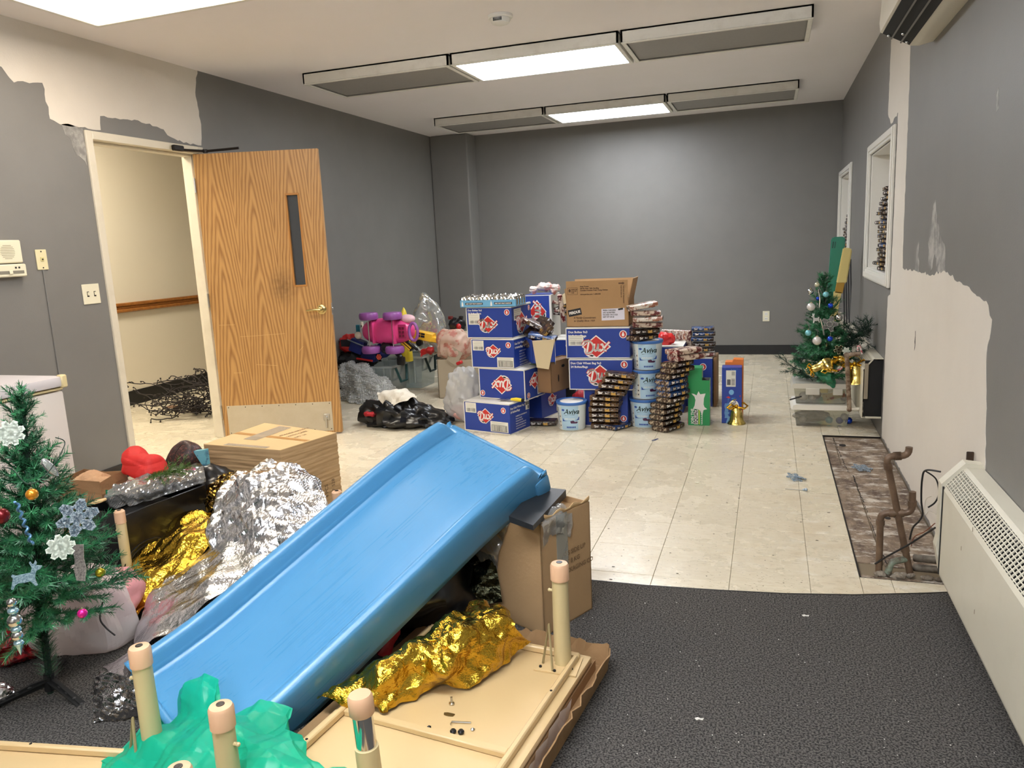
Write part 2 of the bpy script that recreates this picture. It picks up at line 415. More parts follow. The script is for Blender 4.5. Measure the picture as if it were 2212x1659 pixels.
# floor slab + individual vinyl tiles
mb = MB(); mb.box(-6.15, XR+.25, YN-.15, YB+.15, -.15, -.012); fl = struct('floor', mb, grout)
T = .3048; X0 = -.7428; Y0 = 4.4887; PIT = (.362, XR, 3.13, 5.44)
meshes = {}
tiles = []
for i in range(-18, 6):
    for j in range(-8, 17):
        x0, x1, y0, y1 = X0+i*T, X0+(i+1)*T, Y0+(j-1)*T, Y0+j*T
        x0 = max(x0, -5.93); x1 = min(x1, XR); y0 = max(y0, 2.66 if x0 > XL-.14 else 2.3); y1 = min(y1, YB)
        if x1-x0 < .02 or y1-y0 < .02: continue
        inp = x1 > PIT[0] and y1 > PIT[2] and y0 < PIT[3]
        rects = [(x0, x1, y0, y1)]
        if inp:
            rects = []
            if x0 < PIT[0]: rects.append((x0, PIT[0], y0, y1))
            xa = max(x0, PIT[0])
            if y0 < PIT[2]: rects.append((xa, x1, y0, PIT[2]))
            if y1 > PIT[3]: rects.append((xa, x1, PIT[3], y1))
        for r_ in rects:
            if r_[1]-r_[0] > .015 and r_[3]-r_[2] > .015:
                cxx, cyy = (r_[0]+r_[1])/2, (r_[2]+r_[3])/2
                vis = cxx > (-3.965 if cyy > 4.9 else -6) 
                tiles.append(((cxx**2+cyy**2)**.5+(0 if vis else 50), r_))
tiles.sort(key=lambda t: t[0])
def tile_mesh(w, h):
    k = (round(w, 4), round(h, 4))
    if k not in meshes:
        b = MB(); g = .0007; e = .0012; a, c = w/2-g, h/2-g
        vs = [(-a, -c, -.012), (a, -c, -.012), (a, c, -.012), (-a, c, -.012), (-a, -c, -.0012), (a, -c, -.0012), (a, c, -.0012), (-a, c, -.0012),
              (-a+e, -c+e, 0), (a-e, -c+e, 0), (a-e, c-e, 0), (-a+e, c-e, 0)]
        fs = [(8, 9, 10, 11)]+[(p, (p+1) % 4, 4+(p+1) % 4, 4+p) for p in range(4)]+[(4+p, 4+(p+1) % 4, 8+(p+1) % 4, 8+p) for p in range(4)]
        b.add(vs, fs); meshes[k] = b.mesh('tile', tilem)
    return meshes[k]
rest = MB()
for n_, (d, r_) in enumerate(tiles):
    if n_ < 300:
        o = bpy.data.objects.new('tile', tile_mesh(r_[1]-r_[0], r_[3]-r_[2])); C.objects.link(o); o.parent = fl
        o.location = ((r_[0]+r_[1])/2, (r_[2]+r_[3])/2, R.uniform(-.0004, .0003))
    else: rest.box(r_[0]+.0007, r_[1]-.0007, r_[2]+.0007, r_[3]-.0007, -.012, 0)
tag(rest.obj('far_tiles', tilem, fl, False), kind='stuff')

# carpet with a curved cut edge and a thin edge strip
edge = [(-3.965, 2.86), (-2.6, 2.86), (-.74, 2.853), (-.45, 2.855), (-.17, 2.875), (.08, 2.902), (.33, 2.95), (.58, 3.022), (XR, 3.07)]
mb = MB(); poly = [(XL, YN), (XR, YN)]+[(x, y) for x, y in edge[::-1]]
mb.prism(poly, -.004, .006)
struct('carpet', mb, carpetm)
mb = MB(); mb.tube([(x, y, .002) for x, y in edge], .006, 6); struct('trim_2', mb, darkm)

# strip of floor without tiles, along the right wall
pitm = M('bare_plywood', (138, 120, 100), .85, noise=(6, 1, .42, .62), col2=(86, 68, 54), bump=(60, .6), coord='Object', stretch=(1.6, 1, 1))
pitd = M('plaster_dust', (205, 198, 186), .95, noise=(9, 1, .45, .6), col2=(130, 112, 95))
def dusty(mt):
    N = mt.node_tree.nodes; L = mt.node_tree.links; b = N['Principled BSDF']; src = b.inputs['Base Color'].links[0].from_socket
    g = N.new('ShaderNodeNewGeometry'); prev = src
    for sc_, st, lo, hi, col in ((7, (1, 2.2, 1), .52, .62, (206, 198, 184)), (40, (1, 2.5, 1), .60, .66, (214, 206, 192)), (16, (1, 1.8, 1), .60, .68, (52, 38, 30))):
        mp = N.new('ShaderNodeMapping'); mp.inputs['Scale'].default_value = st; L.new(g.outputs['Position'], mp.inputs[0])
        n = N.new('ShaderNodeTexNoise'); n.inputs['Scale'].default_value = sc_; n.inputs['Detail'].default_value = 7; n.inputs['Roughness'].default_value = .7; L.new(mp.outputs[0], n.inputs[0])
        r = N.new('ShaderNodeMapRange'); r.inputs[1].default_value = lo; r.inputs[2].default_value = hi; r.inputs[4].default_value = .8; L.new(n.outputs[0], r.inputs[0])
        mx = N.new('ShaderNodeMix'); mx.data_type = 'RGBA'; mx.inputs[7].default_value = lin(col); L.new(r.outputs[0], mx.inputs[0]); L.new(prev, mx.inputs[6]); prev = mx.outputs[2]
    L.new(prev, b.inputs['Base Color'])
dusty(pitm)
pit = bpy.data.objects.new('floor_opening', None); C.objects.link(pit); pit.location = (.54, 4.3, -.01); tag(pit, kind='structure')
def pitboard(x0, x1, y0, y1, z, mat=pitm):
    b = MB(); b.box(x0-.54, x1-.54, y0-4.3, y1-4.3, -.004, z+.01, bev=.002); return b.obj('board', mat, pit, False)
pitboard(.366, .425, 4.75, 5.40, -.006); pitboard(.43, .72, 4.55, 5.40, -.007); pitboard(.366, .47, 3.30, 4.74, -.006)
pitboard(.475, .72, 3.28, 4.54, -.005); pitboard(.366, .72, 3.15, 3.17, -.006)
dk = M('crack_dark', (24, 17, 13), .9)
b = MB()
for (x, y, rx, ry) in ((.47, 5.2, .022, .03), (.56, 3.86, .016, .02), (.60, 3.88, .016, .016)):
    b.prism([(x-.54+rx*math.cos(a)*R.uniform(.8, 1.1), y-4.3+ry*math.sin(a)) for a in [k*PI/6 for k in range(12)]], .0038, .0052)
b.obj('screw_hole', dk, pit, False)
b = MB(); b.box(PIT[0]-.54, PIT[0]+.006-.54, PIT[2]-4.3, PIT[3]-4.3, -.003, .0085); b.box(PIT[0]-.54, PIT[1]-.54, PIT[3]-.006-4.3, PIT[3]-4.3, -.003, .0085); b.box(PIT[0]-.54, PIT[1]-.54, PIT[2]-4.3, PIT[2]+.006-4.3, -.003, .0085)
b.obj('cut_edge', dk, pit, False)
for x0_, y0_, x1_, y1_ in ((.47, 4.54, .485, 3.30), (.425, 5.38, .45, 4.60)):
    b = MB(); pts = []; n = 40
    for k in range(n+1): pts.append((x0_+(x1_-x0_)*k/n+R.uniform(-.004, .004), y0_+(y1_-y0_)*k/n))
    for k in range(n):
        if R.random() < .85:
            w_ = R.uniform(.0008, .0028); (xa, ya), (xb, yb_) = pts[k], pts[k+1]; b.add([(xa-.54-w_, ya-4.3, .0053), (xa-.54+w_, ya-4.3, .0053), (xb-.54+w_, yb_-4.3, .0053), (xb-.54-w_, yb_-4.3, .0053)], [(0, 1, 2, 3)])
    tag(b.obj('crack', dk, pit, False), kind='stuff')

# baseboards
mb = MB(); mb.box(-3.47, XR, YB-.008, YB, 0, .11, bev=.003); struct('baseboard_back', mb, rubber)
mb = MB(); mb.box(XL, XL+.008, YN, DY0-.05, 0, .1, bev=.003); mb.box(XL, XL+.008, DY1+.06, 8.86, 0, .1, bev=.003); struct('baseboard_left', mb, rubber)

# painted patches: flat coats of primer on the walls, with brushed ragged rims
def ragged(poly, step=.03, jit=.008, seed=1, free=None):
    r = random.Random(seed); out = []
    for i, p in enumerate(poly):
        q = poly[(i+1) % len(poly)]; L_ = math.dist(p, q); n = max(1, int(L_/step))
        straight = free and (i in free)
        for k in range(n):
            t = k/n; j = 0 if (k == 0 or straight) else jit
            out.append((p[0]+(q[0]-p[0])*t+r.uniform(-j, j), p[1]+(q[1]-p[1])*t+r.uniform(-j, j)))
    return out
def wall_patch(poly, X, side, mat, parent, th=.0012, step=.03, jit=.008, seed=1, name='paint_patch'):
    b = MB(); pr = ragged(poly, step, jit, seed); b.prism(pr, X, X+side*th, axis='x'); return b.obj(name, mat, parent, False)
wall_patch([(2.0, 2.40), (3.27, 2.455), (3.33, 2.385), (3.51, 2.415), (3.525, 2.22), (3.62, 2.195), (3.73, 2.195), (3.88, 2.20), (3.89, 2.285), (4.2, 2.30), (4.42, 2.27), (4.45, 2.235), (4.60, 2.20), (4.78, 2.20), (4.80, 2.38), (4.78, 2.57), (4.83, 2.738), (2.0, 2.738)], XL, 1, primer, wl, seed=3)
wall_patch([(3.60, 2.20), (3.66, 2.06), (3.74, 1.97), (3.745, 2.2)], XL, 1, primer_thin, wl, jit=.012, seed=4)
wall_patch([(5.70, 2.738), (5.70, 2.10), (5.55, 2.02), (5.27, 2.05), (5.27, .96), (5.37, .94), (5.38, .02), (2.9, .02), (2.93, .62), (3.0, .93), (2.96, 1.05), (3.05, 1.106), (3.4, 1.14), (3.75, 1.18), (4.0, 1.15), (4.3, 1.145), (4.85, 1.145), (4.88, 1.40), (4.89, 1.73), (4.90, 2.0), (4.93, 2.39), (4.93, 2.738)], XR, -1, primer, wr, seed=5)
wall_patch([(3.86, 1.20), (3.90, 1.34), (3.99, 1.44), (4.02, 1.49), (4.08, 1.44), (4.13, 1.32), (4.12, 1.22), (4.05, 1.16), (3.98, 1.24)], XR, -1, primer_thin, wr, jit=.016, seed=6, th=.0008)
wall_patch([(3.72, 1.17), (3.76, 1.28), (3.86, 1.33), (3.93, 1.25), (3.9, 1.16)], XR, -1, primer_thin, wr, jit=.014, seed=7, th=.0007)
wall_patch([(4.35, 1.14), (4.38, 1.30), (4.44, 1.26), (4.46, 1.14)], XR, -1, primer_thin, wr, jit=.01, seed=8, th=.0006)
wall_patch([(4.36, .74), (4.355, .84), (4.35, .845), (4.34, .78)], XR, -1, dk, wr, jit=.006, step=.015, seed=9, th=.002, name='gouge')
wall_patch([(3.05, 1.75), (3.07, 1.82), (3.09, 1.80), (3.08, 1.74)], XR, -1, primer_thin, wr, jit=.006, seed=10, th=.0006)

# door frame (hollow metal, painted) and door leaf
df = bpy.data.objects.new('door_frame', None); C.objects.link(df); df.location = (XL, DY0, 0); tag(df, kind='structure')
framem = M('frame_paint', (214, 206, 186), .42, noise=(5, .4, .5, .7), col2=(190, 180, 155))
def fpart(n_, x0, x1, y0, y1, z0, z1, m_=framem, bev=.003):
    b = MB(); b.box(x0-XL, x1-XL, y0-DY0, y1-DY0, z0, z1, bev=bev); return b.obj(n_, m_, df, False)
fpart('jamb', XL-.15, XL+.014, DY0-.05, DY0, 0, DZ+.05)
fpart('jamb', XL-.15, XL+.014, DY1, DY1+.05, 0, DZ+.05)
fpart('head', XL-.15, XL+.014, DY0, DY1, DZ, DZ+.05)
fpart('door_stop', XL-.115, XL-.05, DY0, DY0+.016, 0, DZ); fpart('door_stop', XL-.115, XL-.05, DY1-.016, DY1, 0, DZ); fpart('door_stop', XL-.115, XL-.05, DY0+.016, DY1-.016, DZ-.016, DZ)
fpart('strike_plate', XL-.04, XL-.01, DY0, DY0+.003, .93, 1.03, darkm, 0)

dl = math.atan2(4.985-4.70, .86); DW, DH = .905, 2.12
door = thing('door_1', None, None, (-3.985, 4.70, .012), dl); tag(door, kind='structure')
b = MB(); hy = .044
# leaf with a slot for the vision panel: x .70..., built from four boxes
wx0, wx1, wz0, wz1 = .655, .735, 1.145, 1.80
b.box(0, wx0, 0, hy, 0, DH); b.box(wx1, DW, 0, hy, 0, DH); b.box(wx0, wx1, 0, hy, 0, wz0); b.box(wx0, wx1, 0, hy, wz1, DH)
b.obj('leaf', oakm, door, False)
edgew = M('oak_edge', (196, 150, 92), .45, noise=(40, .7), col2=(150, 104, 56), stretch=(1, 1, .1))
b = MB(); b.box(DW, DW+.003, .001, hy-.001, 0, DH); b.obj('edge_band', edgew, door, False)
beadm = M('oak_bead', (176, 122, 58), .4)
b = MB()
for (x0, x1, z0, z1) in ((wx0-.012, wx1+.012, wz1, wz1+.014), (wx0-.012, wx1+.012, wz0-.014, wz0), (wx0-.012, wx0, wz0, wz1), (wx1, wx1+.012, wz0, wz1)):
    b.box(x0, x1, -.006, .004, z0, z1, bev=.002); b.box(x0, x1, hy-.004, hy+.006, z0, z1, bev=.002)
b.obj('glazing_bead', beadm, door, False)
b = MB(); b.box(wx0, wx1, .018, .024, wz0, wz1); b.obj('glass_pane', M('vision_glass', (70, 74, 78), .06, spec=.8, alpha=.75), door, False)
kick = M('kick_plate', (196, 184, 158), .42, noise=(9, .35), col2=(176, 160, 130))
b = MB(); b.box(.035, .845, -.0035, 0, .015, .245, bev=.001); b.obj('kick_plate', kick, door, False)
for k in range(7):
    for z in (.03, .232):
        b = MB(); b.sphere((.05+k*.13, -.004, z), (.004, .002, .004), 8, 4); b.obj('plate_screw', darkm, door)
b = MB(); b.tube([(.80, -.004, .12), (.80, -.03, .12)], .012, 12); b.tube([(.80, -.026, .13), (.80, -.026, .045)], .008, 8); b.box(.775, .825, -.012, -.003, .10, .15, bev=.003)
b.obj('kickdown_stop', steel, door)
b = MB(); T_ = Matrix.Translation((.838, 0, .955)) @ Matrix.Rotation(PI/2, 4, 'X')
b.lathe([(.036, 0), (.036, .006), (.030, .010), (.018, .012), (.016, .022), (.019, .03), (.012, .036), (.0, .037)], 24, T_)
hd = b.obj('lever_rose', brass, door)
b = MB(); b.tube([(.838, -.05, .955), (.815, -.056, .957), (.775, -.055, .957), (.735, -.052, .953)], .009, 10, radii=[.013, .011, .009, .008]); b.tube([(.838, -.02, .955), (.838, -.055, .955)], .011, 12)
b.obj('door_lever', brass, door)
b = MB(); b.box(DW+.002, DW+.005, .010, .034, .91, 1.0); b.box(DW+.004, DW+.013, .015, .029, .945, .965, bev=.003); b.obj('latch', steel, door, False)
for z in (.20, 1.06, 1.90):
    b = MB(); b.box(-.004, .0, .002, .04, z-.05, z+.05); b.tube([(-.008, -.006, z-.052), (-.008, -.006, z+.052)], .007, 10); b.obj('hinge', steel, door)
# scratches on the veneer
scr = M('scratch', (214, 176, 118), .6)
for (x, z, w, a) in ((.20, .78, .34, -.03), (.05, .87, .12, 0), (.12, .50, .07, .02), (.30, .55, .16, .1), (.62, .66, .06, -.8)):
    b = MB(); b.box(-w/2, w/2, -.0006, .0, -.001, .001, T=Matrix.Translation((x+w/2, 0, z)) @ Matrix.Rotation(a, 4, 'Y')); b.obj('scratch', scr, door, False)
# overhead door closer arm across the head
cl = thing('door_closer', 'dark metal door closer arm over the top of the open doorway', 'door closer', (XL+.016, 4.50, 2.12))
b = MB(); b.box(0, .03, -.05, .05, .012, .05, bev=.006); b.obj('shoe', darkm, cl)
b = MB(); b.tube([(.02, 0, .02), (.03, .26, .035)], .009, 8); b.tube([(.03, .26, .035), (.14, .30, .04), (.27, .33, .045)], .009, 8); b.obj('arm', darkm, cl)
b = MB(); b.lathe([(.018, -.012), (.018, .012)], 12, Matrix.Translation((.03, .26, .035))); b.obj('pivot', darkm, cl)

# windows in the right wall: framed recesses
def window(nm, w):
    y0, y1, z0, z1 = w
    o = bpy.data.objects.new(nm, None); C.objects.link(o); o.location = (XR, (y0+y1)/2, z0); tag(o, kind='structure')
    def P(n_, bx, m_=trimw, bev=.004):
        b = MB(); b.box(bx[0]-XR, bx[1]-XR, bx[2]-(y0+y1)/2, bx[3]-(y0+y1)/2, bx[4]-z0, bx[5]-z0, bev=bev); return b.obj(n_, m_, o, False)
    t = .07
    for (a, c, d, e) in ((y0-t, y0, z0-t, z1+t), (y1, y1+t, z0-t, z1+t), (y0, y1, z1, z1+t), (y0, y1, z0-t, z0)):
        P('casing', (XR-.02, XR-.0005, a, c, d, e))
    for (a, c, d, e) in ((y0-t+.012, y0-.02, z0-.06, z1+.06), (y1+.02, y1+t-.012, z0-.06, z1+.06), (y0-.02, y1+.02, z1+.02, z1+t-.012), (y0-.02, y1+.02, z0-t+.012, z0-.02)):
        P('bead', (XR-.028, XR-.02, a, c, d, e), bev=.003)
    P('jamb', (XR, XR+.21, y0, y0+.01, z0, z1)); P('jamb', (XR, XR+.21, y1-.01, y1, z0, z1)); P('head', (XR, XR+.21, y0, y1, z1-.01, z1)); P('sill', (XR-.01, XR+.21, y0, y1, z0, z0+.012))
    P('back_panel', (XR+.21, XR+.235, y0, y1, z0, z1), M('niche_back', (205, 200, 188), .6))
    P('sash', (XR+.17, XR+.205, y0+.01, y0+.05, z0+.012, z1-.01)); P('sash', (XR+.17, XR+.205, y1-.05, y1-.01, z0+.012, z1-.01))
    return o
window('window_1', W1); window('window_2', W2)

# ------------------------------------------------------------------ ceiling lights
lens_on = M('lit_diffuser', (255, 255, 250), .4, emit=((244, 248, 255), LIT))
lens_off = M('unlit_diffuser', (150, 147, 142), .5, noise=(60, .3), col2=(130, 127, 122), bump=(220, .2))
lampw = M('painted_troffer', (232, 230, 222), .5, noise=(12, .5, .5, .7), col2=(214, 210, 200))
def stained():
    mt = bpy.data.materials.new('stained_diffuser'); mt.use_nodes = True; N = mt.node_tree.nodes; L = mt.node_tree.links
    b = N['Principled BSDF']; tc = N.new('ShaderNodeTexCoord')
    n = N.new('ShaderNodeTexNoise'); n.inputs['Scale'].default_value = 3.2; n.inputs['Detail'].default_value = 5; L.new(tc.outputs['Object'], n.inputs[0])
    sp = N.new('ShaderNodeSeparateXYZ'); L.new(tc.outputs['Object'], sp.inputs[0])
    cr = N.new('ShaderNodeValToRGB'); cr.color_ramp.elements[0].position = .45; cr.color_ramp.elements[0].color = lin((246, 247, 250)); cr.color_ramp.elements[1].position = .6; cr.color_ramp.elements[1].color = lin((250, 215, 160))
    L.new(n.outputs[0], cr.inputs[0]); L.new(cr.outputs[0], b.inputs['Emission Color']); b.inputs['Emission Strength'].default_value = LIT_NEAR
    return mt
lens_st = stained()
def troffer(x0, x1, y0, y1, state, label, i):
    cx_, cy_ = (x0+x1)/2, (y0+y1)/2; z = ZC-.075; g = 'surface troffers in rows on the ceiling'
    t = thing('ceiling_light', label, 'ceiling light', (cx_, cy_, z), 0, g)
    w, d = (x1-x0)/2-.004, (y1-y0)/2
    b = MB()
    b.box(-w, w, -d, -d+.012, 0, .0745); b.box(-w, w, d-.012, d, 0, .0745); b.box(-w, -w+.012, -d, d, 0, .0745); b.box(w-.012, w, -d, d, 0, .0745); b.box(-w, w, -d, d, .065, .0745)
    b.obj('housing', lampw, t, False)
    b = MB(); f = .03
    b.box(-w, w, -d, -d+f, -.008, 0, bev=.003); b.box(-w, w, d-f, d, -.008, 0, bev=.003); b.box(-w, -w+f, -d+f, d-f, -.008, 0, bev=.003); b.box(w-f, w, -d+f, d-f, -.008, 0, bev=.003)
    b.obj('door_rim', lampw, t, False)
    b = MB(); b.box(-w+f, w-f, -d+f, d-f, .0 if state else .006, .012)
    o = b.obj('diffuser', {0: lens_off, 1: lens_on, 2: lens_st}[state], t, False)
    if state: o['label'] = 'glowing white diffuser' if state == 1 else 'glowing diffuser with an orange water stain'
    return t
rx = [-3.38, -2.165, -.95, .25]
for i in range(3):
    troffer(rx[i], rx[i+1]-.01, 5.28, 5.90, 1 if i == 1 else 0, ['unlit ceiling panel at the left end of the nearer row', 'lit ceiling panel in the middle of the nearer row', 'unlit ceiling panel at the right end of the nearer row'][i], i)
    troffer(rx[i], rx[i+1]-.01, 7.70, 8.34, 1 if i == 1 else 0, ['unlit ceiling panel at the left end of the row by the far wall', 'lit ceiling panel in the middle of the row by the far wall', 'unlit ceiling panel at the right end of the row by the far wall'][i], i)
troffer(-3.50, -2.29, 2.90, 3.50, 2, 'lit ceiling panel with an orange water stain near the camera', 0)
for (x, y, wh_) in ((-2.16, .45, 'left'), (-.94, .45, 'right'), (-1.5, -1.8, 'rearmost')):   # unseen lamps added behind the camera; glowing sides brighten the ceiling and foreground
    t = thing('ceiling_light', 'unseen wraparound lamp added behind the camera, %s of three' % wh_, 'ceiling light', (x+.6, y+.3, ZC-.12), 0, 'unseen lamps added behind the camera')
    b = MB(); b.box(-.6, .6, -.16, .16, .10, .1195, bev=.004); b.obj('housing', lampw, t)
    b = MB(); b.box(-.6, .6, -.2, .2, 0, .10, bev=.03); b.obj('diffuser', lens_on, t)
th = thing('hall_light', 'lit ceiling panel in the hallway beyond the door', 'ceiling light', (-5.0, 4.4, ZC-.04))
b = MB(); b.box(-.3, .3, -.6, .6, 0, .039, bev=.004); b.obj('diffuser', M('hall_diffuser', (255, 255, 250), .4, emit=((255, 246, 228), 11)), th)

# smoke detector
t = thing('smoke_detector', 'round white smoke detector on the ceiling before the lit panels', 'smoke detector', (-1.545, 4.60, ZC))
b = MB(); b.lathe([(.075, -.001), (.075, -.014), (.068, -.02)], 28); b.obj('base', whitep, t)
b = MB(); b.lathe([(.058, -.018), (.06, -.03), (.052, -.046), (.03, -.055), (.0, -.056)], 28); b.obj('cap', whitep, t)
b = MB()
for k in range(7): b.box(-.026+k*.008, -.022+k*.008, -.0600, -.054, -.042, -.024)
b.obj('vent_slot', blackm, t, False)

# ================================================================== cartons
blue = M('blue_carton', (32, 62, 150), .42, noise=(4, .2), col2=(26, 52, 132))
whitec = M('white_carton', (222, 219, 210), .6)
redp = M('red_print', (196, 44, 40), .45); whiteprint = M('white_print', (238, 234, 228), .45); inkb = M('black_print', (24, 22, 24), .5)
labelm = M('paper_label', (226, 224, 212), .5); kraft = M('kraft_card', (176, 142, 98), .75, noise=(3, .3), col2=(160, 126, 84), bump=(90, .1))
kraftd = M('kraft_brown_print', (92, 66, 42), .7); kraftl = M('kraft_card_light', (203, 172, 124), .75, noise=(3, .3), col2=(190, 156, 108))  # the darker brown is the ink printed on the poultry box

def flat(polys, y, th=.0006):
    """2D outlines (x,z) on a vertical face looking to -y"""
    b = MB()
    for p in polys: b.prism(p, y-th, y, axis='y')
    return b
def ribbon(pts, w):
    """outline strokes (list of polylines) as quads"""
    out = []
    for pl in pts:
        P = [Vector(p) for p in pl]
        for i in range(len(P)-1):
            d = (P[i+1]-P[i]); n = Vector((-d.y, d.x)).normalized()*w/2; e = d.normalized()*w*.25
            out.append([tuple(P[i]-n-e), tuple(P[i+1]-n+e), tuple(P[i+1]+n+e), tuple(P[i]+n-e)])
    return out
def arc(cx_, cz, rx_, rz, a0, a1, n=12): return [(cx_+rx_*math.cos(a0+(a1-a0)*i/n), cz+rz*math.sin(a0+(a1-a0)*i/n)) for i in range(n+1)]
# handwritten "Dux": D, u, x in a unit box of about 1 x .5, origin at the centre
DUX = [[(-.33, -.20), (-.25, .20)], arc(-.30, .0, .20, .21, PI/2+.5, -PI/2-.3, 14), [(-.46, .10), (-.40, .19), (-.25, .22)],
       [(-.06, .10), (-.08, -.06), (-.04, -.13), (.02, -.10), (.07, .10)], [(.07, .10), (.05, -.08), (.09, -.13), (.14, -.08)],
       [(.16, .08), (.21, .10), (.27, -.10), (.33, -.12)], [(.44, .16), (.34, .06), (.24, -.06), (.14, -.14)]]
LOGO = {}
def logo(parent, cx_, cz, s, T=None, rot=0, face=None):
    """diamond and disc emblem with the word Dux; s = width. face: matrix placing the xz plane"""
    key = 'dux'
    if key not in LOGO:
        d = [(-.5, -.02), (0, .38), (.5, -.02), (0, -.42)]
        LOGO['disc'] = flat([arc(-.12, -.13, .31, .27, 0, 2*PI, 28)[:-1], [(x*1.0, z) for x, z in d]], 0, .0006).mesh('emblem_ground', whiteprint)
        di = [(x*.88, -.02+(z+.02)*.88) for x, z in d]
        LOGO['red'] = flat([di], -.0006, .0006).mesh('emblem_diamond', redp)
        LOGO['ring'] = flat([[(-.26, -.33), (-.18, -.29), (-.08, -.32), (-.14, -.36)]], -.0006, .0006).mesh('emblem_accent', inkb)
        wh = [[(x*1.0-.0, z-.03) for x, z in pl] for pl in DUX]
        LOGO['wo'] = flat(ribbon([[(x, z-.03) for x, z in pl] for pl in DUX], .105), -.0012, .0006).mesh('emblem_word_outline', redp)
        LOGO['wt'] = flat(ribbon([[(x, z-.03) for x, z in pl] for pl in DUX], .062), -.0018, .0006).mesh('emblem_word', whiteprint)
        LOGO[key] = 1
    F = (face or Matrix.Identity(4)) @ Matrix.Translation((cx_, 0, cz)) @ Matrix.Rotation(rot, 4, 'Y') @ Matrix.Diagonal((s, 1, s, 1))
    for k, n_ in (('disc', 'emblem_ground'), ('red', 'emblem_diamond'), ('ring', 'emblem_accent'), ('wo', 'emblem_word_outline'), ('wt', 'emblem_word')):
        o = bpy.data.objects.new(n_, LOGO[k]); C.objects.link(o); o.parent = parent; o.matrix_local = F
def seal(parent, cx_, cz, r, face=None, rot=0):
    F = (face or Matrix.Identity(4)) @ Matrix.Translation((cx_, 0, cz)) @ Matrix.Rotation(rot, 4, 'Y')
    for n_, ps, y, mt in (('seal_rim', [arc(0, 0, r, r*1.05, 0, 2*PI, 20)[:-1]], 0, whiteprint), ('seal_disc', [arc(0, 0, r*.8, r*.84, 0, 2*PI, 20)[:-1]], -.0005, redp),
                          ('seal_figure', [arc(0, -.15*r, r*.36, r*.42, 0, 2*PI, 10)[:-1], arc(0, .35*r, r*.24, r*.22, 0, 2*PI, 8)[:-1]], -.001, whiteprint)):
        o = flat(ps, y, .0005).obj(n_, mt, parent, False); o.matrix_local = F
def barcode(parent, x0, z0, w, h, face=None, frac=.45, lines=3, seed=1, frame=False):
    F = face or Matrix.Identity(4)
    o = flat([[(x0, z0), (x0+w, z0), (x0+w, z0+h), (x0, z0+h)]], 0).obj('label', labelm, parent, False); o.matrix_local = F
    r = random.Random(seed); ps = []; x = x0+w*.1
    while x < x0+w*.9:
        a = w*r.choice((.008, .014, .022)); ps.append([(x, z0+h*.1), (x+a, z0+h*.1), (x+a, z0+h*(.1+frac)), (x, z0+h*(.1+frac))]); x += a+w*r.choice((.012, .02, .035))
    for k in range(lines):
        z = z0+h*(.93-(k+.5)*(.9-frac-.1)/lines); ps.append([(x0+w*.08, z), (x0+w*r.uniform(.6, .92), z), (x0+w*.9, z+h*.018), (x0+w*.08, z+h*.018)])
    if frame:
        for (a, b_, c, d) in ((.06, .06, .94, .09), (.06, .12+frac, .94, .15+frac), (.06, .06, .075, .15+frac), (.925, .06, .94, .15+frac)):
            ps.append([(x0+w*a, z0+h*b_), (x0+w*c, z0+h*b_), (x0+w*c, z0+h*d), (x0+w*a, z0+h*d)])
    o = flat(ps, -.0006).obj('barcode', M('faded_ink', (92, 90, 92), .6) if not frame else inkb, parent, False); o.matrix_local = F

def carton_frame(F, L, Rr, top, z0):
    """from the pixels of the near corner, left corner, right corner (bottom) and the near corner's top"""
    f = at(*F, Z=z0); l = at(*L, Z=z0); r = at(*Rr, Z=z0)
    a = math.atan2(f.y-l.y, f.x-l.x); b2 = math.atan2(r.y-f.y, r.x-f.x)-PI/2
    yaw = (a+b2)/2; w = (f-l).length; d = (r-f).length
    t = at(*top, Y=f.y); return f, yaw, w, d, t.z-z0
def carton(label, F, L, Rr, top, z0, name='carton', cat='box', group=None, dims=None, body=blue, rim=True, yaw=None):
    f, yw, w, d, h = carton_frame(F, L, Rr, top, z0)
    if yaw is not None: yw = yaw
    if dims: w, d, h = [a if a else b_ for a, b_ in zip(dims, (w, d, h))]
    t = thing(name, label, cat, (f.x, f.y, z0), yw, group)
    b = MB(); b.box(-w, 0, 0, d, 0.002, h-.001, bev=.003); b.obj('body', body, t)
    if rim:
        b = MB(); e = .007
        for z in (0, h-e):
            b.box(-w-.001, .001, -.001, .004, z, z+e); b.box(-.004, .001, -.001, d+.001, z, z+e); b.box(-w-.001, -w+.004, -.001, d+.001, z, z+e); b.box(-w, 0, d-.003, d+.001, z, z+e)
        b.box(-w-.001, -w+.006, -.001, .003, 0, h)
        b.box(-w+.001, -.001, .001, d-.001, h-.002, h+.0)
        b.obj('white_edge', whitec, t, False)
    sf = Matrix.Translation((0, 0, 0)) @ Matrix.Rotation(PI/2, 4, 'Z')   # maps x along +y; face looks to +x
    return t, w, d, h, Matrix.Translation((0, -.0012, 0)), Matrix.Translation((.0012, 0, 0)) @ sf
G_DUX = 'blue cartons with the red diamond emblem'
def lab_text(t, lines, size, x, z, face=None, mat=whiteprint, lead=1.25, shear=0, bold=.0006):
    for k, l in enumerate(lines):
        o = text(l, size, mat, t, (0, 0, 0), bold=bold, shear=shear); o.matrix_local = (face or Matrix.Identity(4)) @ Matrix.Translation((x, -.0002, z-k*size*lead)) @ Matrix.Rotation(PI/2, 4, 'X')
